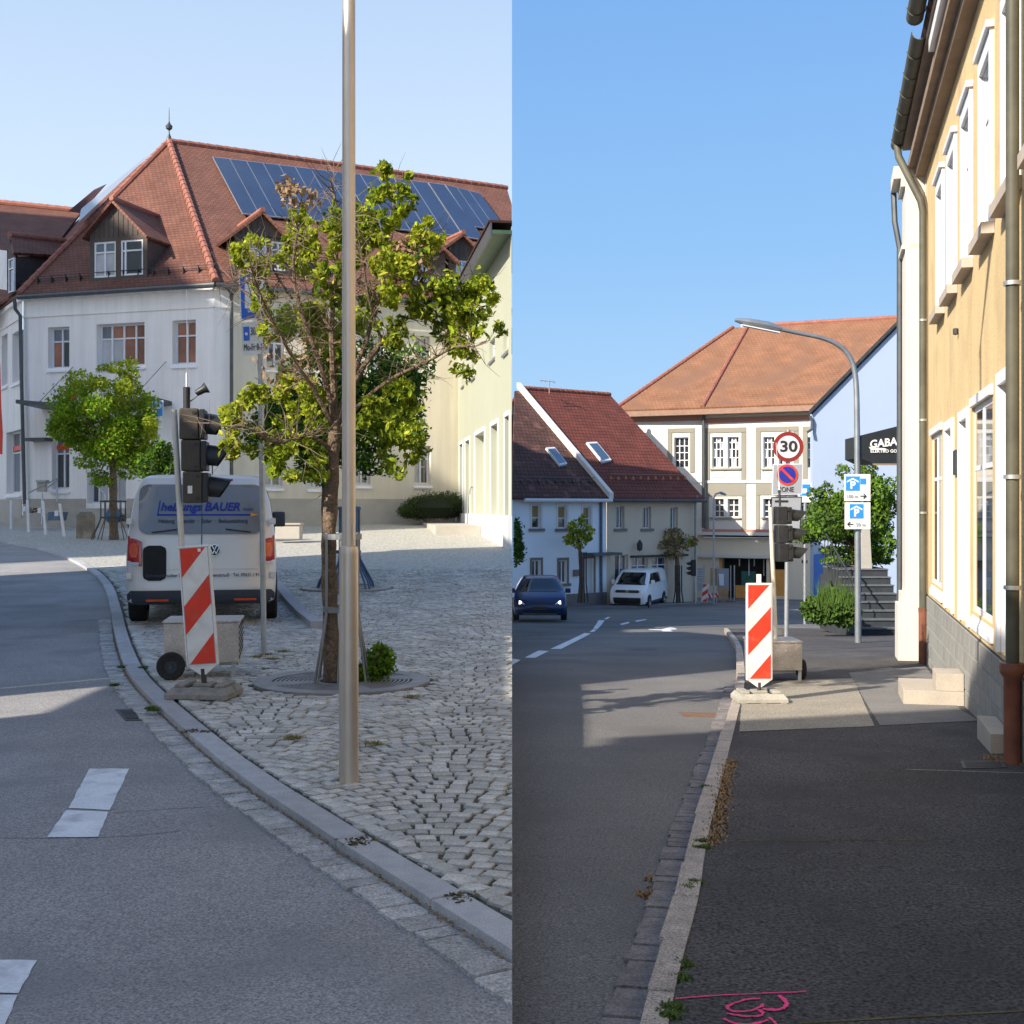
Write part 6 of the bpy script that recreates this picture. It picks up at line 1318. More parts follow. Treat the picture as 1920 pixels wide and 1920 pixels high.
# ---------------------------------------------------------------- steel lamp post, signs
lp = GL(654, 1466); t = thing('lamp_post', 'polished steel lamp post rising out of the photo on the cobbled square', 'lamp post', lp)
def seg(z0, z1, r0, r1, nm, parent=t, n=12): return MB(T(lp)).tube([(0, 0, z0), (0, 0, z1)], [r0, r1], n).build(nm, steelM, parent, smooth=True)
seg(-.05, 1.28, .056, .0535, 'lower_post', n=24); MB(T(lp)).lathe([(.0535, 1.28), (.054, 1.30), (.049, 1.325), (.040, 1.33), (.0, 1.33)], n=24).build('collar', steelM, t, smooth=True); seg(1.31, 7.2, .0385, .034, 'upper_post', n=10)
MB(T(lp)).box(.030, .033, -.039, -.030, 1.36, 1.46).build('sticker', whiteSign, t)
MB(T(lp)).slab([(-.1, 0, 7.2), (.9, .1, 7.35), (.9, -.1, 7.35)], (0, 0, .06)).build('lamp_head', galvM, t)
ps = GL(495, 1228); t = thing('parking_sign', 'tall parking sign on a grey post, half hidden by the big tree leaves', 'sign', ps)
psx = P(480, 520, ps.y)
MB().tube([ps - Vector((0, 0, .05)), Vector((P(489, 700, ps.y).x, ps.y, P(489, 700, ps.y).z)), Vector((P(485, 510, ps.y).x, ps.y, P(485, 510, ps.y).z))], .029, 10).build('post', galvM, t, smooth=True)
def plate(pxs, Y, mat, parent, name='plate', d=.012, bev=.02): a = [P(x, y, Y) for x, y in pxs]; return MB().slab(a, (0, d, 0)).build(name, mat, parent, bevel=0)
Ys_ = ps.y - .05
plate([(447, 513), (501, 513), (503, 597), (451, 601)], Ys_, whiteSign, t); plate([(450, 516), (499, 516), (500, 594), (453, 598)], Ys_ - .004, blueSign, t, 'blue_panel', .003)
text('P', .44, Mf(P(476, 552, Ys_ - .006), (1, 0, .02), (0, 0, 1)), whiteSign, t, bold=.012)
plate([(452, 605), (502, 600), (504, 662), (455, 667)], Ys_, whiteSign2, t); plate([(456, 613), (467, 612), (468, 638), (457, 639)], Ys_ - .004, blueSign, t, 'disc_symbol', .003)
MB().cyl(P(462, 626, Ys_ - .005), P(462, 626, Ys_ - .008), .016, n=12).build('symbol_disc', whiteSign, t)
text('30 Min.', .115, Mf(P(485, 621, Ys_ - .006), (1, 0, .06), (0, 0, 1)), blackM, t, width=.17); text('Mo-Fr 8-17h', .10, Mf(P(479, 651, Ys_ - .006), (1, 0, .06), (0, 0, 1)), blackM, t, width=.24)
p2 = GL(297, 985); t = thing('parking_sign', 'small far parking sign with white P beside the small leafy tree', 'sign', p2)
Y2 = 36.0; MB().tube([P(296, 1000, Y2), P(295, 752, Y2)], .035, 8).build('post', galvM, t, smooth=True)
plate([(285, 752), (306, 751), (306, 781), (286, 782)], Y2 - .06, whiteSign, t); plate([(286, 753), (305, 752), (305, 780), (287, 781)], Y2 - .065, blueSign2, t, 'blue_panel', .003); text('P', .42, Mf(P(295.5, 766, Y2 - .07), (1, 0, 0), (0, 0, 1)), whiteSign, t, bold=.012)
plate([(286, 783), (305, 782), (305, 804), (286, 805)], Y2 - .06, whiteSign, t); plate([(287, 787), (291, 787), (291, 797), (287, 797)], Y2 - .065, blueSign, t, 'disc_symbol', .003); plate([(294, 790), (303, 790), (303, 791.5), (294, 791.5)], Y2 - .065, greySign, t, 'text_line', .003)
# right: speed limit pole
Y3 = 19.5; t = thing('speed_limit_sign', 'round 30 speed limit sign above a no parking zone sign on one pole', 'sign', P(1475, 1222, Y3))
MB().tube([P(1474, 1224, Y3), P(1478, 806, Y3)], .036, 10).build('post', galvM, t, smooth=True)
c = P(1478, 838, Y3 - .06); S3 = Y3 / F
def disc(c, r, mat, name, off, parent): MB().cyl(c + Vector((0, -off, 0)), c + Vector((0, -off - .006, 0)), r, n=36).build(name, mat, parent)
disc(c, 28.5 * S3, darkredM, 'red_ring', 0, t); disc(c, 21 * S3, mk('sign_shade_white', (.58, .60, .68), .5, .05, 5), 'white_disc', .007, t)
text('30', .24, Mf(c + Vector((0, -.018, 0)), (1, 0, 0), (0, 0, 1)), blackM, t, bold=.006, width=32 * S3)
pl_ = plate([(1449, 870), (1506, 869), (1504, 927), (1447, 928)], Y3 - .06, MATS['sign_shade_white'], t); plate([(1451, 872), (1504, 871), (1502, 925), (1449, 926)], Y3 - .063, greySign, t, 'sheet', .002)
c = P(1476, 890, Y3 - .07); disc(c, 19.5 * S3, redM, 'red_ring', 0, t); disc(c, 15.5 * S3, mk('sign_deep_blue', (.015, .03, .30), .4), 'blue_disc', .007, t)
MB().slab([c + Vector((x * S3, -.016, z * S3)) for x, z in ((-12, 9), (-9, 12), (12, -9), (9, -12))], (0, .003, 0)).build('cross_bar', redM, t); 
text('ZONE', .11, Mf(P(1473, 918, Y3 - .07), (1, 0, 0), (0, 0, 1)), blackM, t, width=.26)
plate([(1446, 932), (1504, 931), (1501, 996), (1443, 997)], Y3 - .06, blackM, t, 'plate_edge'); plate([(1448, 934), (1502, 933), (1499, 994), (1445, 995)], Y3 - .064, greySign, t, 'sheet', .003)
plate([(1453, 938), (1478, 938), (1478, 942), (1453, 942)], Y3 - .068, blackM, t, 'text_line', .003)
t = thing('guide_sign', 'small white sign with a blue symbol, right behind the no parking sign', 'sign', P(1510, 1000, 34)); Yg = 34.0
plate([(1496, 905), (1522, 905), (1522, 942), (1496, 942)], Yg, whiteSign, t); plate([(1499, 908), (1519, 908), (1519, 929), (1499, 929)], Yg - .01, blueSign2, t, 'blue_panel', .004); plate([(1505, 916), (1513, 916), (1513, 925), (1505, 925)], Yg - .02, whiteSign, t, 'symbol', .004)
MB().tube([P(1509, 942, Yg + .05), P(1509, 1170, Yg + .05)], .04, 7).build('post', galvM, t)
t = thing('street_sign', 'small dark sign on a thin post in front of the white wall', 'sign', P(1509, 1130, 42)); plate([(1503, 1050), (1514, 1050), (1514, 1056), (1503, 1056)], 42, darkiron, t); MB().tube([P(1509, 1056, 42), P(1509, 1130, 42)], .02, 5).build('post', galvM, t)
# curved street lamp with two parking signs
Y4 = 23.0; t = thing('street_lamp', 'grey curved street lamp arching left over the street beside the pale blue house', 'street lamp', P(1609, 1205, Y4))
arc = [P(x, y, Y4) for x, y in ((1609, 1208), (1608, 1000), (1607, 800), (1606, 720), (1601, 685), (1590, 663), (1572, 646), (1545, 634), (1500, 625), (1462, 617))]
MB().tube(smoothline(arc, 2), [.062 - .022 * min(1, i / 30) for i in range(len(smoothline(arc, 2)))], 10).build('mast', zincL, t, smooth=True)
hp_ = [P(1465, 617, Y4), P(1440, 611, Y4), P(1400, 604, Y4), P(1378, 600, Y4)]; MB().tube(hp_, [.045, .085, .075, .03], 8).build('lamp_head', zincL, t, smooth=True); MB().slab([P(1462, 622, Y4 - .06), P(1392, 608, Y4 - .06), P(1392, 610, Y4 - .06), P(1462, 624, Y4 - .06)], (0, .12, 0)).build('lamp_glass', frameW, t)
t = thing('parking_signs', 'pair of white car park direction signs clamped one above the other to the street lamp', 'sign', P(1607, 940, Y4 - .1))
for (x0, y0, x1, y1, bx, by, txt, ar, tx_, ax) in ((1583, 889, 1632, 939, 1586, 893, '100 m', 1, 1598, 1619), (1584, 942, 1632, 992, 1593, 945, '50 m', -1, 1614, 1595)):
    plate([(x0, y0), (x1, y0), (x1, y1), (x0, y1)], Y4 - .10, whiteSign, t); plate([(bx, by), (bx + 26, by), (bx + 26, by + 27), (bx, by + 27)], Y4 - .106, blueSign2, t, 'blue_panel', .004)
    text('P', .19, Mf(P(bx + 13, by + 17, Y4 - .11), (1, 0, 0), (0, 0, 1)), whiteSign, t, bold=.008)
    m = MB(); 
    for q in ([(bx + 2, by + 9), (bx + 13, by + 3), (bx + 13, by + 6), (bx + 2, by + 12)], [(bx + 13, by + 3), (bx + 24, by + 9), (bx + 24, by + 12), (bx + 13, by + 6)]): m.slab([P(x, y, Y4 - .112) for x, y in q], (0, .004, 0))
    m.build('roof_symbol', whiteSign, t)
    text(txt, .09, Mf(P(tx_, y1 - 8, Y4 - .11), (1, 0, 0), (0, 0, 1)), greySign, t, width=.20 if ar > 0 else .18)
    m = MB(); yy = y1 - 9; a, b_ = (ax - 6, ax + 5); m.slab([P(a, yy - .8, Y4 - .11), P(b_, yy - .8, Y4 - .11), P(b_, yy + .8, Y4 - .11), P(a, yy + .8, Y4 - .11)], (0, .004, 0)); tip = b_ + 1 if ar > 0 else a - 1
    for s_ in (-1, 1): m.slab([P(tip, yy, Y4 - .112), P(tip - 5 * ar, yy + 5 * s_, Y4 - .112), P(tip - 5 * ar - 1.8 * ar, yy + 4 * s_, Y4 - .112), P(tip - 2.5 * ar, yy, Y4 - .112)], (0, .004, 0))
    m.build('arrow', blackM, t)
plate([(1613, 897), (1624, 897), (1624, 908), (1613, 908)], Y4 - .106, blueSign2, t, 'small_symbol', .003)
# far street furniture on the right
t = thing('street_light', 'thin grey street light with a short arm before the orange roofed building', 'street lamp', P(1338, 1133, 66)); MB().tube([P(1338, 1133, 66), P(1338, 935, 66), P(1342, 926, 66), P(1352, 923, 66), P(1360, 927, 66)], .055, 7).build('mast', galvM, t, smooth=True); MB().slab([P(1352, 924, 66), P(1362, 926, 66), P(1362, 929, 66), P(1352, 927, 66)], (0, .3, 0)).build('lamp_head', galvM, t)
t = thing('far_signal', 'small black traffic light seen from the side by the site fence', 'traffic light', P(1302, 1125, 63.5)); MB().slab([P(1297, 1050, 63.5), P(1305, 1050, 63.5), P(1305, 1080, 63.5), P(1297, 1080, 63.5)], (0, .3, 0)).build('housing', blackM, t); MB().tube([P(1303, 1080, 63.6), P(1304, 1132, 63.6)], .04, 6).build('mast', galvM, t)
for k in range(3): MB().slab([P(1296, 1053 + 9 * k, 63.6), P(1287, 1056 + 9 * k, 63.6), P(1291, 1060 + 9 * k, 63.6), P(1296, 1060 + 9 * k, 63.6)], (0, .25, 0)).build('visor', blackM, t)
t = thing('site_fence', 'temporary mesh site fence with boards in front of the orange roofed building', 'fence', P(1340, 1133, 70)); Yf = 70.0
meshM = mk('fence_panel', (.42, .44, .46), .6, .3, 3); woodM = mk('fence_board', (.40, .25, .13), .8, .2, 3)
for x0, x1, yt, m_ in ((1278, 1318, 1065, meshM), (1346, 1367, 1066, greySign)):
    plate([(x0, yt), (x1, yt), (x1, 1108), (x0, 1108)], Yf, m_, t, 'panel', .04)
plate([(1347, 1102), (1366, 1102), (1366, 1124), (1347, 1124)], Yf - .05, woodM, t, 'board', .04); plate([(1332, 1064), (1344, 1066), (1344, 1098), (1332, 1098)], Yf - .05, woodM, t, 'board', .04); plate([(1347, 1076), (1357, 1076), (1357, 1098), (1349, 1098)], Yf - .08, frameW, t, 'notice', .02)
for x in (1276, 1320, 1345, 1370, 1377): MB().tube([P(x, 1060, Yf - .1), P(x, 1132, Yf - .1)], .035, 5).build('post', galvM, t)
for k in range(9): MB().tube([P(1278, 1070 + 4.5 * k, Yf - .12), P(1318, 1070 + 4.5 * k, Yf - .12)], .018, 4).build('rail', frameW, t)
for x in (1276, 1320, 1345, 1371): MB().slab([P(x - 8, 1128, Yf - .4), P(x + 8, 1128, Yf - .4), P(x + 8, 1133, Yf - .4), P(x - 8, 1133, Yf - .4)], (0, .6, 0)).build('foot', darkiron, t)
t = thing('warning_board', 'low red and white striped barrier board right of the small far beacon', 'barrier', P(1334, 1125, 68)); plate([(1324, 1112), (1346, 1112), (1346, 1121), (1324, 1121)], 68, whiteSign, t, 'board')
for k in range(3): plate([(1326 + 7 * k, 1112), (1330 + 7 * k, 1112), (1334 + 7 * k, 1121), (1330 + 7 * k, 1121)], 67.98, redM, t, 'stripe', .01)
for x in (1326, 1344): MB().tube([P(x, 1121, 68), P(x, 1133, 68)], .03, 5).build('leg', galvM, t)
# ---------------------------------------------------------------- tree grate and guard
def grate(G, label, r_, nslot, col):
    t = thing('tree_grate', label, 'tree grate', G)
    def ann(r0, r1, z0, z1, nm, mat, n=56): return MB(T(G)).lathe([(r0, z0), (r0, z1), (r1, z1), (r1, z0)], n=n).build(nm, mat, t)
    ann(r_ * .80, r_, -.03, .014, 'outer_ring', col); ann(r_ * .26, r_ * .33, -.03, .012, 'inner_ring', col)
    k_ = 9
    for k in range(k_):
        a = r_ * (.345 + .45 * k / k_); ann(a, a + r_ * .026, -.03, .0105, 'slot_ring', col, 48)
    for k in range(4):
        a = R(20 + 90 * k); d = Vector((math.cos(a), math.sin(a), 0)); n_ = Vector((-d.y, d.x, 0)); w2 = r_ * .10
        MB(T(G)).slab([d * r_ * .33 - n_ * w2, d * r_ * .80 - n_ * w2 * 1.6, d * r_ * .80 + n_ * w2 * 1.6, d * r_ * .33 + n_ * w2], (0, 0, .0125)).build('spoke', col, t)
    MB(T(G)).lathe([(0, .0085), (r_ * .81, .0085)], n=32).build('slot_shade_disc', rubberM, t)  # flat dark disc paints the shaded depth seen through the slots
    return t
grateM = mk('cast_grate', (.30, .285, .275), .55, .2, 5, metal=.4, fine=.15)
grate(GRATE, 'round cast iron tree grate under the big tree on the square', .775, 9, grateM); grate(GRATE2, 'round tree grate under the second tree behind the silver van', .79, 9, grateM)
def guard(G, label, r0, r1, h, mat, n=6, rr=.012):
    t = thing('tree_guard', label, 'tree guard', G, 'metal tree guards')
    for k in range(n):
        a = R(35 + 360 / n * k)
        for da in (-.10, .10):
            c, s_ = math.cos(a + da), math.sin(a + da); c1, s1 = math.cos(a + da * .5), math.sin(a + da * .5)
            MB(T(G)).tube([(c * r0, s_ * r0, .0), (c * r0 * .93, s_ * r0 * .93, .12), (c1 * r1 * 1.12, s1 * r1 * 1.12, .5), (c1 * r1, s1 * r1, .62), (c1 * r1, s1 * r1, h)], rr, 6).build('rod', mat, t, smooth=True)
    for z in (.62, h - .06): MB(T(G)).lathe([(r1 - .004, z), (r1 - .004, z + .05), (r1 + .016, z + .05), (r1 + .016, z), (r1 - .004, z)], n=28).build('hoop', mat, t)
    return t
guard(GRATE, 'grey steel rod guard round the trunk of the big tree', .26, .155, 1.32, mk('guard_grey', (.24, .25, .26), .45, .1, 5, metal=.7), 6, .010)
guard(GRATE2, 'blue grey rod guard round the second tree trunk behind the van', .52, .24, 1.45, blueiron, 5, .022)
# ---------------------------------------------------------------- trees
def limb(parent, px, Y, rad, mat=barkM, name='branch', dys=0, n=7, xm=None):
    pts = []
    for i, (x, y) in enumerate(px): p = P(x, y, Y + dys * i / max(1, len(px) - 1)); pts.append(p)
    pts = smoothline(pts, 2); m = len(pts); rs = [rad[0] + (rad[1] - rad[0]) * i / (m - 1) for i in range(m)]
    rs = [r * (1 + .08 * math.sin(i * 1.7)) for i, r in enumerate(rs)]
    MB().tube(pts, rs, n).build(name, mat, parent, smooth=True); return pts
def twigs(parent, paths, n, ln, r0, seed, name='twigs', zb=.4, xmax=CUT - .02, mat=twigM):
    r = random.Random(seed); mb = MB()
    for _ in range(n):
        p = r.choice(paths); q = p[r.randrange(len(p) // 3, len(p))].copy(); d = Vector((r.gauss(0, 1), r.gauss(0, 1), r.gauss(zb, .8))).normalized(); L_ = ln * r.uniform(.4, 1.2); pts = [q]
        for k in range(4): q = q + d * L_ / 4; d = (d + Vector((r.gauss(0, .28), r.gauss(0, .28), r.gauss(0, .25)))).normalized(); pts.append(q)
        if max(p_.x for p_ in pts) > xmax: continue
        mb.tube(pts, [r0, r0 * .8, r0 * .6, r0 * .4, r0 * .2], 4, cap=False)
        if r.random() < .6: k = 2; e = pts[k]; d2 = Vector((r.gauss(0, 1), r.gauss(0, 1), r.gauss(0, 1))).normalized(); mb.tube([e, e + d2 * L_ * .2, e + d2 * L_ * .4 + Vector((0, 0, .03))], [r0 * .5, r0 * .35, r0 * .15], 4, cap=False)
    o = mb.build(name, mat, parent, recalc=False); o['kind'] = 'stuff'; return o
YT = GRATE.y
bt = thing('big_tree', 'big leafy street tree with sparse crown and dead twigs behind the lamp post', 'tree', GRATE)
trunk = limb(bt, [(621, 1290), (620, 1180), (617, 1060), (616, 1000), (622, 930), (624, 860), (629, 790)], YT, (.076, .052), name='trunk', n=14)
# bark plates: raised ridges on the trunk
LB = [([(629, 800), (612, 720), (585, 640), (556, 560), (548, 490), (560, 425)], .036, .010, -.5), ([(629, 795), (624, 700), (621, 610), (630, 500), (634, 400), (620, 340)], .042, .010, .2),
      ([(626, 850), (598, 822), (560, 820), (520, 835), (470, 800), (425, 800)], .026, .007, -.6), ([(630, 800), (665, 710), (715, 640), (770, 590), (830, 545), (890, 555)], .040, .009, .3),
      ([(630, 785), (668, 690), (700, 600), (722, 510), (738, 420), (738, 350)], .034, .008, .7), ([(628, 810), (596, 740), (560, 690), (520, 620), (490, 560), (470, 500)], .030, .007, -.9),
      ([(631, 810), (690, 740), (750, 700), (800, 680), (850, 650), (890, 650)], .028, .006, -.2), ([(548, 560), (520, 520), (500, 480), (460, 490)], .014, .005, .2), ([(622, 620), (580, 560), (600, 500), (590, 440)], .016, .005, .6),
      ([(540, 640), (500, 600), (470, 560), (440, 530)], .012, .004, .3), ([(770, 590), (800, 500), (800, 440)], .014, .005, .3), ([(715, 640), (690, 560), (680, 480), (660, 400)], .018, .005, -.5)]
paths = [limb(bt, p, YT, (a * .82, b_ * .8), dys=d) for p, a, b_, d in LB]
twigs(bt, paths, 520, .42, .0055, 5); twigs(bt, paths[:3] + paths[5:6], 90, .55, .005, 9, name='dead_twigs')
tp = MB(); 
for pts in ([(627, 340), (625, 300), (640, 268)], [(626, 325), (612, 300), (602, 276)], [(630, 315), (645, 295), (648, 285)], [(620, 310), (606, 312), (599, 300)]): tp.tube([P(x, y, YT + .25) for x, y in pts], [.006, .004, .0015], 4)
tp.build('dead_tip', twigM, bt)
def CL(x, y, rx, ry, w_=None, dy=0, Y=YT, dz=1.0): s_ = Y / F; return (P(x, y, Y + dy), (rx * s_, (rx + ry) / 2 * s_ * dz, ry * s_), w_ if w_ else rx * ry / 1000)
green = [CL(735, 345, 38, 38, 1.6), CL(712, 395, 50, 40, 1.6), CL(760, 375, 25, 30, .6), CL(655, 420, 35, 60, 1.1), CL(600, 530, 50, 50, 1.6), CL(860, 545, 65, 45, 2.8, -.2), CL(890, 605, 50, 60, 3.0), CL(845, 600, 50, 50, 2.2, .3), CL(800, 560, 40, 40, 1.2), CL(870, 675, 30, 35, .7),
         CL(700, 770, 80, 60, 3.4, .2), CL(760, 780, 50, 60, 2.4), CL(745, 850, 50, 40, 1.8, .3), CL(560, 860, 55, 45, 3.0, -.2), CL(510, 830, 45, 45, 2.0), CL(600, 800, 40, 50, 1.3, .3), CL(495, 560, 20, 60, 1.0), CL(470, 500, 30, 22, .8), CL(690, 480, 40, 45, 1.3), CL(740, 620, 35, 40, .8), CL(780, 480, 40, 35, .9), CL(610, 640, 40, 40, .9, .4), CL(680, 560, 40, 40, .7, .5)]
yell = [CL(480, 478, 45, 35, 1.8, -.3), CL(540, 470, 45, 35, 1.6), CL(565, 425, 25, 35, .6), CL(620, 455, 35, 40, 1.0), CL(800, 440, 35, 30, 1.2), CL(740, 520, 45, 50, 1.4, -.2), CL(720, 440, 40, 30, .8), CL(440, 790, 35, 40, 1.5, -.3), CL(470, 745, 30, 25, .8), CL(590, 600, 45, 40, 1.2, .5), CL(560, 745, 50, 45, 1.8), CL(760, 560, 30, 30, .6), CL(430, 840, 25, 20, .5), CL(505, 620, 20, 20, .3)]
leafcloud('crown', [leafM, leafD, leafY], clumps(green, 13, .28, 3), 12500, .068, bt, seed=21); leafcloud('crown_sun_painted', [leafL, leafY, leafM], clumps(yell, 12, .30, 4), 7500, .066, bt, seed=22)  # lime and yellow leaves paint the sunlit parts of the crown
leafcloud('dead_leaves', [leafB], [CL(560, 370, 40, 25, 1), CL(770, 490, 40, 50, 2), CL(540, 350, 20, 20, .6), CL(600, 680, 60, 60, .8), CL(520, 700, 40, 50, 1), CL(700, 520, 60, 60, 1)], 700, .07, bt, seed=23)
# nearest leaves as single leaves
lme = bpy.data.meshes.new('leaf'); lme.from_pydata([(0, -.055, 0), (.026, -.01, .012), (.018, .03, .01), (0, .06, -.006), (-.018, .03, .01), (-.026, -.01, .012), (0, 0, 0)], [], [(0, 1, 6), (1, 2, 6), (2, 3, 6), (3, 4, 6), (4, 5, 6), (5, 0, 6)]); lme.materials.append(leafM); lmy = lme.copy(); lmy.materials.clear(); lmy.materials.append(leafY)
rl = random.Random(4); allc = green + yell
for k in range(290):
    c = rl.choices(allc, [q[2] for q in allc])[0]; d = Vector((rl.gauss(0, 1), -abs(rl.gauss(0, 1)), rl.gauss(0, 1))).normalized(); p = c[0] + Vector((d.x * c[1][0], d.y * c[1][1], d.z * c[1][2])) * rl.uniform(.85, 1.12)
    if p.x > -.1: continue
    o = link(bpy.data.objects.new('leaf', lmy if c in yell and rl.random() < .5 else lme)); o.parent = bt; o.location = p - GRATE; o.rotation_euler = (rl.uniform(-1.4, 1.4), rl.uniform(-1.2, 1.2), rl.uniform(0, 6.3)); s_ = rl.uniform(.55, .95); o.scale = (s_, s_, s_)
sk = thing('sucker_shrub', 'low green shrub growing from the grate right of the big trunk', 'shrub', P(700, 1285, YT)); leafcloud('foliage', [leafG, leafD], [CL(708, 1245, 30, 32, 3, .1), CL(690, 1265, 28, 25, 2), CL(725, 1238, 18, 26, 1), CL(672, 1262, 14, 20, .6), CL(712, 1222, 18, 16, .8)], 1500, .055, sk, seed=31); twigs(sk, [[P(690, 1285, YT), P(695, 1265, YT), P(705, 1240, YT), P(715, 1225, YT)]], 40, .15, .004, 3, 'stems')
# second tree behind
def tree(name, label, base, Y, trunkpx, rr, clouds, group=None, mats=(leafG, leafY), n=6000, size=.09, seed=1, extra=None, xmax=CUT - .02, xmin=None, inner=None, tw=60):
    t = thing(name, label, 'tree', base, group); tr_ = limb(t, trunkpx, Y, rr, name='trunk', n=9); cen = sum((c[0] for c in clouds), Vector()) / len(clouds)
    ps_ = [tr_]
    for i, c in enumerate(clouds[::max(1, len(clouds) // 12)]):
        a = tr_[-1]; e = c[0]; m_ = (a + e) / 2 + Vector((0, 0, .1)); pts = smoothline([tr_[-2], a, m_, e], 1)
        if (xmax is None or max(p.x for p in pts) < xmax - .1) and (xmin is None or min(p.x for p in pts) > xmin + .1): MB().tube(pts, [rr[1] * .7 * (1 - .8 * k / (len(pts) - 1)) for k in range(len(pts))], 5).build('branch', barkM, t, smooth=True); ps_.append(pts)
    twigs(t, ps_, tw, .5, .008, seed, xmax=xmax if xmax is not None else 1e9)
    leafcloud('crown', list(mats), clouds, n, size, t, seed=seed, xmax=xmax, xmin=xmin)
    if extra: leafcloud('crown_sun_painted', [leafL, leafY, leafG], extra[0], extra[1], size, t, seed=seed + 1, xmax=xmax, xmin=xmin)  # yellower leaves put sunlight into the colour of these clumps
    return t
Y5 = GRATE2.y
C5 = lambda x, y, rx, ry, w_=None, dy=0: CL(x, y, rx, ry, w_, dy, Y5)
tree('second_tree', 'dense dark green tree behind the big tree, its trunk in a blue grey guard', GRATE2, Y5, [(612, 1100), (612, 1000), (610, 930), (612, 880)], (.10, .06),
     clumps([C5(560, 830, 80, 65), C5(640, 850, 80, 60), C5(720, 800, 80, 65), C5(760, 740, 50, 60), C5(680, 700, 90, 80), C5(590, 740, 80, 70), C5(540, 780, 60, 50), C5(650, 780, 100, 70)], 5, .5), mats=(leafD, leafG), n=15000, size=.11, seed=41,
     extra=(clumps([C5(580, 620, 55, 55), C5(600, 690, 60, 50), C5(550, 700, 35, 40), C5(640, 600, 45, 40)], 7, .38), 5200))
g3 = GL(212, 1012); Y6 = g3.y; C6 = lambda x, y, rx, ry, w_=None, dy=0: CL(x, y, rx, ry, w_, dy, Y6)
tree('small_round_tree', 'small bright green round tree in front of the bank entrance', g3, Y6, [(214, 1012), (212, 950), (213, 900), (210, 850)], (.14, .09),
     clumps([C6(195, 780, 75, 60), C6(150, 830, 55, 45), C6(240, 830, 55, 50), C6(130, 800, 40, 40), C6(190, 850, 70, 35), C6(255, 780, 35, 50), C6(115, 775, 22, 35, .5), C6(215, 890, 45, 18, .6)], 5, .48), n=14000, size=.12, seed=51, mats=(leafG, leafL, leafM),
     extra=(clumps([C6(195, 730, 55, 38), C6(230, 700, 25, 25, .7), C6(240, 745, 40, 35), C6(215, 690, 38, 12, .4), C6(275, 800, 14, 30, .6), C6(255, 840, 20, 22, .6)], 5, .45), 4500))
st2 = thing('shrub', 'dark green foliage peeping out between the small tree and the silver van', 'shrub', P(310, 930, 33)); leafcloud('foliage', [leafD, leafG], [CL(305, 850, 18, 25, 1, 0, 33), CL(285, 875, 30, 30, 1.4, 0, 33), CL(318, 880, 16, 28, .8, 0, 33)], 2500, .12, st2, seed=53)
# grid guard round the small tree
sg3 = guard(g3, 'thin wire guard at the foot of the small round tree', .62, .36, 1.15, darkiron, 5, .014)
# right hand trees
YR = 30.0; CR = lambda x, y, rx, ry, w_=None, dy=0, Y=YR: CL(x, y, rx, ry, w_, dy, Y)
tree('street_tree', 'full green tree behind the curved street lamp, in front of the pale blue gable', P(1600, 1180, YR), YR, [(1598, 1180), (1600, 1120), (1602, 1080), (1600, 1030)], (.12, .08),
     clumps([CR(1590, 1000, 75, 55), CR(1550, 980, 40, 50), CR(1640, 990, 45, 60), CR(1610, 930, 60, 50), CR(1570, 950, 45, 45), CR(1605, 880, 30, 35, .8), CR(1545, 930, 25, 30, .5), CR(1640, 920, 25, 35, .6), CR(1590, 1045, 70, 22, 1.6)], 6, .42), mats=(leafR, leafG), n=15000, size=.12, seed=61, xmax=None)
bsh = thing('roadside_bush', 'low spiky green bush at the foot of the outdoor stairs', 'shrub', GR(1555, 1165)); yb3 = 26.2
leafcloud('foliage', [leafR, leafD], [CR(1530, 1142, 26, 22, 1, 0, yb3), CR(1560, 1135, 30, 28, 1.4, 0, yb3), CR(1585, 1145, 26, 30, 1.2, 0, yb3), CR(1548, 1155, 40, 14, 1, 0, yb3)], 7000, .13, bsh, seed=63, xmax=None)  # dark leaves mixed in put the shade on the bush into its colour
gs_ = MB()
for k in range(160):
    b_ = P(rnd.uniform(1530, 1600), rnd.uniform(1125, 1150), yb3 - .3); d = Vector((rnd.gauss(0, .25), rnd.gauss(0, .2), 1)).normalized() * rnd.uniform(.3, .6); w2 = Vector((.012, 0, 0)); gs_.add([b_ - w2, b_ + w2, b_ + d], [(0, 1, 2)])
o = gs_.build('blades', leafR, bsh, recalc=False); o['kind'] = 'stuff'
Yy = 61.0; CY = lambda x, y, rx, ry, w_=None: CL(x, y, rx, ry, w_, 0, Yy)
tree('young_tree', 'thin young tree in front of the light blue house', P(1090, 1130, Yy), Yy, [(1090, 1130), (1090, 1080), (1088, 1040), (1085, 1010)], (.11, .08), [CY(1085, 1010, 22, 20), CY(1075, 990, 14, 14, .4), CY(1100, 1000, 14, 18, .5), CY(1068, 1012, 14, 10, .3), CY(1092, 975, 8, 12, .2)], mats=(leafM, leafY), n=700, size=.22, seed=71, xmax=None, tw=30)
Yy = 66.5; tree('young_tree', 'thin young tree with dark reddish leaves before the beige house', P(1268, 1135, Yy), Yy, [(1272, 1135), (1271, 1090), (1270, 1050), (1266, 1025)], (.14, .10), [CY(1262, 1005, 20, 16, .7), CY(1240, 1022, 20, 10, .5), CY(1285, 1018, 20, 14, .5), CY(1300, 1015, 8, 10, .2), CY(1262, 1040, 26, 8, .5)], mats=(leafB, leafM), n=600, size=.24, seed=72, xmax=None, tw=40)
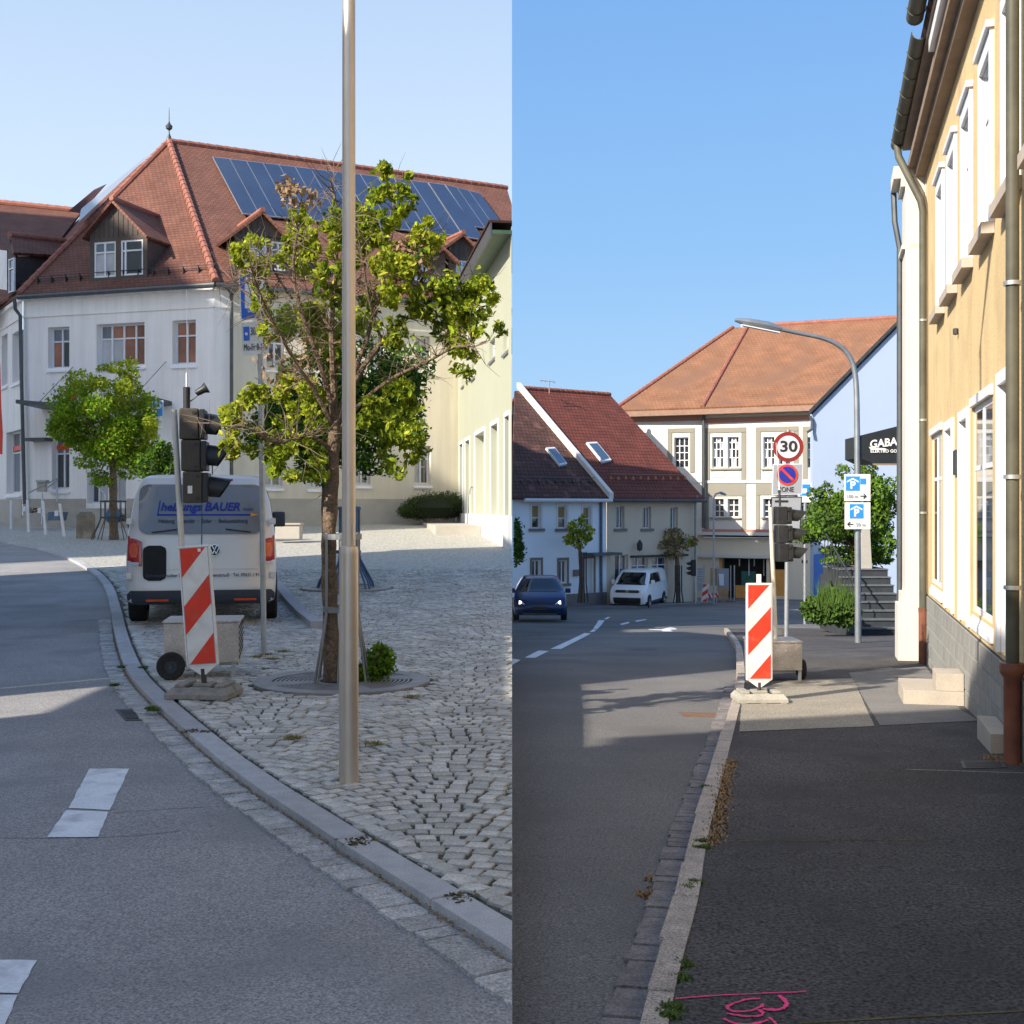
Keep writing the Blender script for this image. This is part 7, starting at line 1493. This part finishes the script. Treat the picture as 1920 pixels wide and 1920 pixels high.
for (x, y0, y1, Yq, lab) in ((1093, 1035, 1130, 60.5, 'dark slatted guard round the thin tree before the light blue house'), (1272, 1060, 1134, 66, 'dark guard round the young tree before the beige house')):
    t = thing('tree_guard', lab, 'tree guard', P(x, y1, Yq), 'metal tree guards')
    for dx in (-6, -2, 2, 6): MB().tube([P(x + dx * 1.6, y1, Yq), P(x + dx, (y0 + y1) / 2 + 10, Yq), P(x + dx, y0, Yq)], .035, 5).build('rod', darkiron, t)
Yd = 46.0; tree('edge_tree', 'dark leafy tree cut by the middle edge, left of the blue car', P(962, 1165, Yd), Yd, [(945, 1165), (950, 1090), (952, 1040)], (.2, .15), [CL(958, 1000, 22, 30, 1, 0, Yd), CL(955, 1040, 28, 26, 1, 0, Yd), CL(965, 1025, 16, 18, .6, 0, Yd)], mats=(leafD, leafR), n=3500, size=.16, seed=73, xmax=None, xmin=C2, tw=1)
# small weeds in joints
def weed(pxs, mat, zf, name, label, cat, n=60, h=.05, spread=.05, Gf=None, w_=.004, line=False):
    m = MB()
    cs = [Gf(x, y) for x, y in pxs]
    if line: cs = resample(cs, .045); n = max(3, int(n * len(pxs) / len(cs)))
    for c in cs:
        for k in range(n):
            b_ = c + Vector((rnd.gauss(0, spread), rnd.gauss(0, spread), 0)); b_.z = c.z
            if (Gf in (GL,) and b_.x > -.03) or (Gf is not GL and b_.x < .03): continue
            a = rnd.uniform(0, 6.28); d = Vector((math.cos(a) * .7, math.sin(a) * .7, rnd.uniform(.2, 1))).normalized() * h * rnd.uniform(.4, 1.2); s_ = Vector((-math.sin(a), math.cos(a), 0)) * w_
            m.add([b_ - s_, b_ + s_, b_ + d * .6 + s_ * 1.5, b_ + d, b_ + d * .6 - s_ * 1.5], [(0, 1, 2, 3, 4)])
    o = m.build(name, mat, recalc=False); o['kind'] = 'stuff'; tag(o, label, cat); return o
weed([(283, 1330), (215, 1286), (268, 1253), (227, 1252), (288, 1333)], weedM, zl, 'kerb_weeds', 'green tufts growing in the kerb joint beside the drain grating', 'weeds', 160, .035, .022, GL, .0025)
weed([(385, 1373), (360, 1372), (680, 1577), (665, 1583), (862, 1683)], mossM, zl, 'joint_moss', 'moss in the gaps between the granite kerb stones', 'moss', 70, .02, .03, GL, .008)
weed([(548, 1385), (700, 1396), (772, 1308), (500, 1228), (482, 1232), (530, 1222), (508, 1236)], mk('dry_grass', (.25, .22, .07), .9, .4, 20, trans=.2), zl, 'dry_tufts', 'dry yellow grass tufts between the cobblestones', 'grass', 200, .03, .035, GL, .002)
weed([(1335, 1582), (1342, 1560), (1348, 1535), (1352, 1510), (1356, 1485), (1360, 1462), (1366, 1440), (1370, 1425)], litterM, zr, 'kerb_litter', 'brown dry leaves and weeds along the right kerb edge', 'weeds', 190, .020, .030, GR, .0035, True)
weed([(1318, 1590), (1290, 1665), (1305, 1655), (1275, 1835), (1262, 1890), (1280, 1810), (1318, 1578), (1325, 1476), (1258, 1905)], weedM, zr, 'kerb_weeds', 'green weeds along the inner edge of the right kerb', 'weeds', 260, .018, .018, GR, .0025)
weed([(1228, 1650), (1240, 1668), (1250, 1640), (1215, 1680)], litterM, zr, 'gutter_litter', 'tuft of dry leaves lying in the right hand gutter', 'litter', 260, .022, .022, lambda x, y: GR(x, y, RDZ), .003)
weed([(1880, 1425), (1900, 1432), (1860, 1422)], litterM, zr, 'pipe_litter', 'dry grass at the foot of the near downpipe', 'litter', 220, .03, .04, GR, .002)
# ================================================================ unseen houses and walls on the left side, added and sized for the shade they cast
def occluder_house(label, x0, x1, y0, y1, eave, ridge, wallm, roofm, along='y'):
    t = thing('shade_house', label, 'building', (x0, y0, 0), 'unseen houses added for shade along the left side of the street'); z0 = -.3
    for (a, b_) in (((x1, y0), (x1, y1)), ((x0, y1), (x0, y0)), ((x0, y0), (x1, y0)), ((x1, y1), (x0, y1))):
        f = Fac(b_, a) if False else Fac(a, b_); f = Fac(b_, a)
        hs = []; n = max(1, int(f.L / 2.6)); k = 0
        z = 1.2
        while z + 1.7 < eave:
            for i in range(n):
                u = (i + .5) * f.L / n; hs.append((u - .5, u + .5, z, z + 1.5))
            z += 3.0
        wall(f, 0, f.L, z0, eave, hs, .15, wallm, t)
        for h_ in hs: window(f, t, h_, cols=(.5,), rows=(), inset=.08)
    if along == 'y':
        xm = (x0 + x1) / 2; roofplane([(x1 + .4, y0, eave), (x1 + .4, y1, eave), (xm, y1, ridge), (xm, y0, ridge)], roofm, t); roofplane([(x0 - .4, y0, eave), (x0 - .4, y1, eave), (xm, y1, ridge), (xm, y0, ridge)], roofm, t)
        MB().slab([(x0, y0 + .02, eave), (x1, y0 + .02, eave), (xm, y0 + .02, ridge - .1)], (0, .2, 0)).slab([(x0, y1 - .22, eave), (x1, y1 - .22, eave), (xm, y1 - .22, ridge - .1)], (0, .2, 0)).build('gable', wallm, t)
    else: MB().box(x0 - .2, x1 + .2, y0, y1, eave, ridge).build('roof', roofm, t)
    return t
occluder_house('tall cream street house added for shade outside the photo behind the camera on the left', -13, -9.2, -16, -1.3, 10.8, 12.2, wallCream, tileOrange)
gw = thing('shade_wall', 'high wall added for shade, with an opening shaped to pass a patch of sun, outside the photo', 'wall', (-9.4, 2, 0))
gf_ = Fac((-9.2, 6.78), (-9.2, -1.28)); oy0, oy1 = 6.78 - 6.5, 6.78 - 4.3
wall(gf_, 0, gf_.L, -.3, 7.1, [(oy0, oy1, -.2, 4.75)], .4, wallCream, gw); wall(Fac((-9.6, -1.28), (-9.6, 6.78)), 0, gf_.L, -.3, 7.1, [(gf_.L - oy1, gf_.L - oy0, -.2, 4.75)], .1, wallCream, gw)  # unseen wall, its opening sized to throw a sun patch on the road
MB().box(-9.7, -9.1, -1.28, 6.78, 7.102, 7.2).build('coping', zincM, gw)
occluder_house('tall white street house added for shade outside the photo, left of the dash marking', -16.5, -9.2, 6.8, 17.6, 9.5, 12.0, wallWhite, tileOrange)
occluder_house('narrow cream street house added for shade outside the photo, set back from its neighbour', -13.5, -11.5, 17.62, 22.0, 9.0, 10.5, wallCream, tileOrange)
occluder_house('lower wing of the pale block added for shade outside the photo', -58, -45, -1.0, 6.4, 28.0, 28.6, wallCream, zincM, along='flat')
occluder_house('very tall pale block added for shade outside the photo, opposite the bank', -58, -45, 6.42, 33.0, 35.0, 36.0, wallCream, zincM, along='flat')  # unseen block, height and place set to keep the bank front in shade
# ---------------------------------------------------------------- each place ends exactly at the cut between them
bpy.context.view_layer.update()
def clip(o, side):
    if o.type != 'MESH' or len(o.data.vertices) == 0: return
    M_ = o.matrix_world; xs_ = [(M_ @ Vector(c)).x for c in o.bound_box]
    if side < 0 and max(xs_) <= CUT + 1e-5: return
    if side > 0 and min(xs_) >= C2 - 1e-5: return
    if o.data.users > 1: o.data = o.data.copy()
    bm = bmesh.new(); bm.from_mesh(o.data); iv = M_.inverted(); p = iv @ Vector((CUT if side < 0 else C2, 0, 0)); n = (M_.to_3x3().transposed() @ Vector((1, 0, 0))).normalized()
    bmesh.ops.bisect_plane(bm, geom=list(bm.verts) + list(bm.edges) + list(bm.faces), plane_co=p, plane_no=n, clear_outer=side < 0, clear_inner=side > 0)
    bm.to_mesh(o.data); bm.free()
def top(o):
    while o.parent: o = o.parent
    return o
SIDE = {}
for o in list(sc.objects):
    if o.type != 'MESH': continue
    r = top(o)
    if r.name not in SIDE:
        if r.name in LEFT_OBJS: SIDE[r.name] = -1
        else:
            x = r.location.x
            if r.type == 'MESH': x = sum((r.matrix_world @ Vector(c)).x for c in r.bound_box) / 8
            SIDE[r.name] = -1 if x < 0 else 1
    clip(o, SIDE[r.name])
for o in [o for o in sc.objects if o.type == 'MESH' and len(o.data.vertices) == 0]: bpy.data.objects.remove(o)
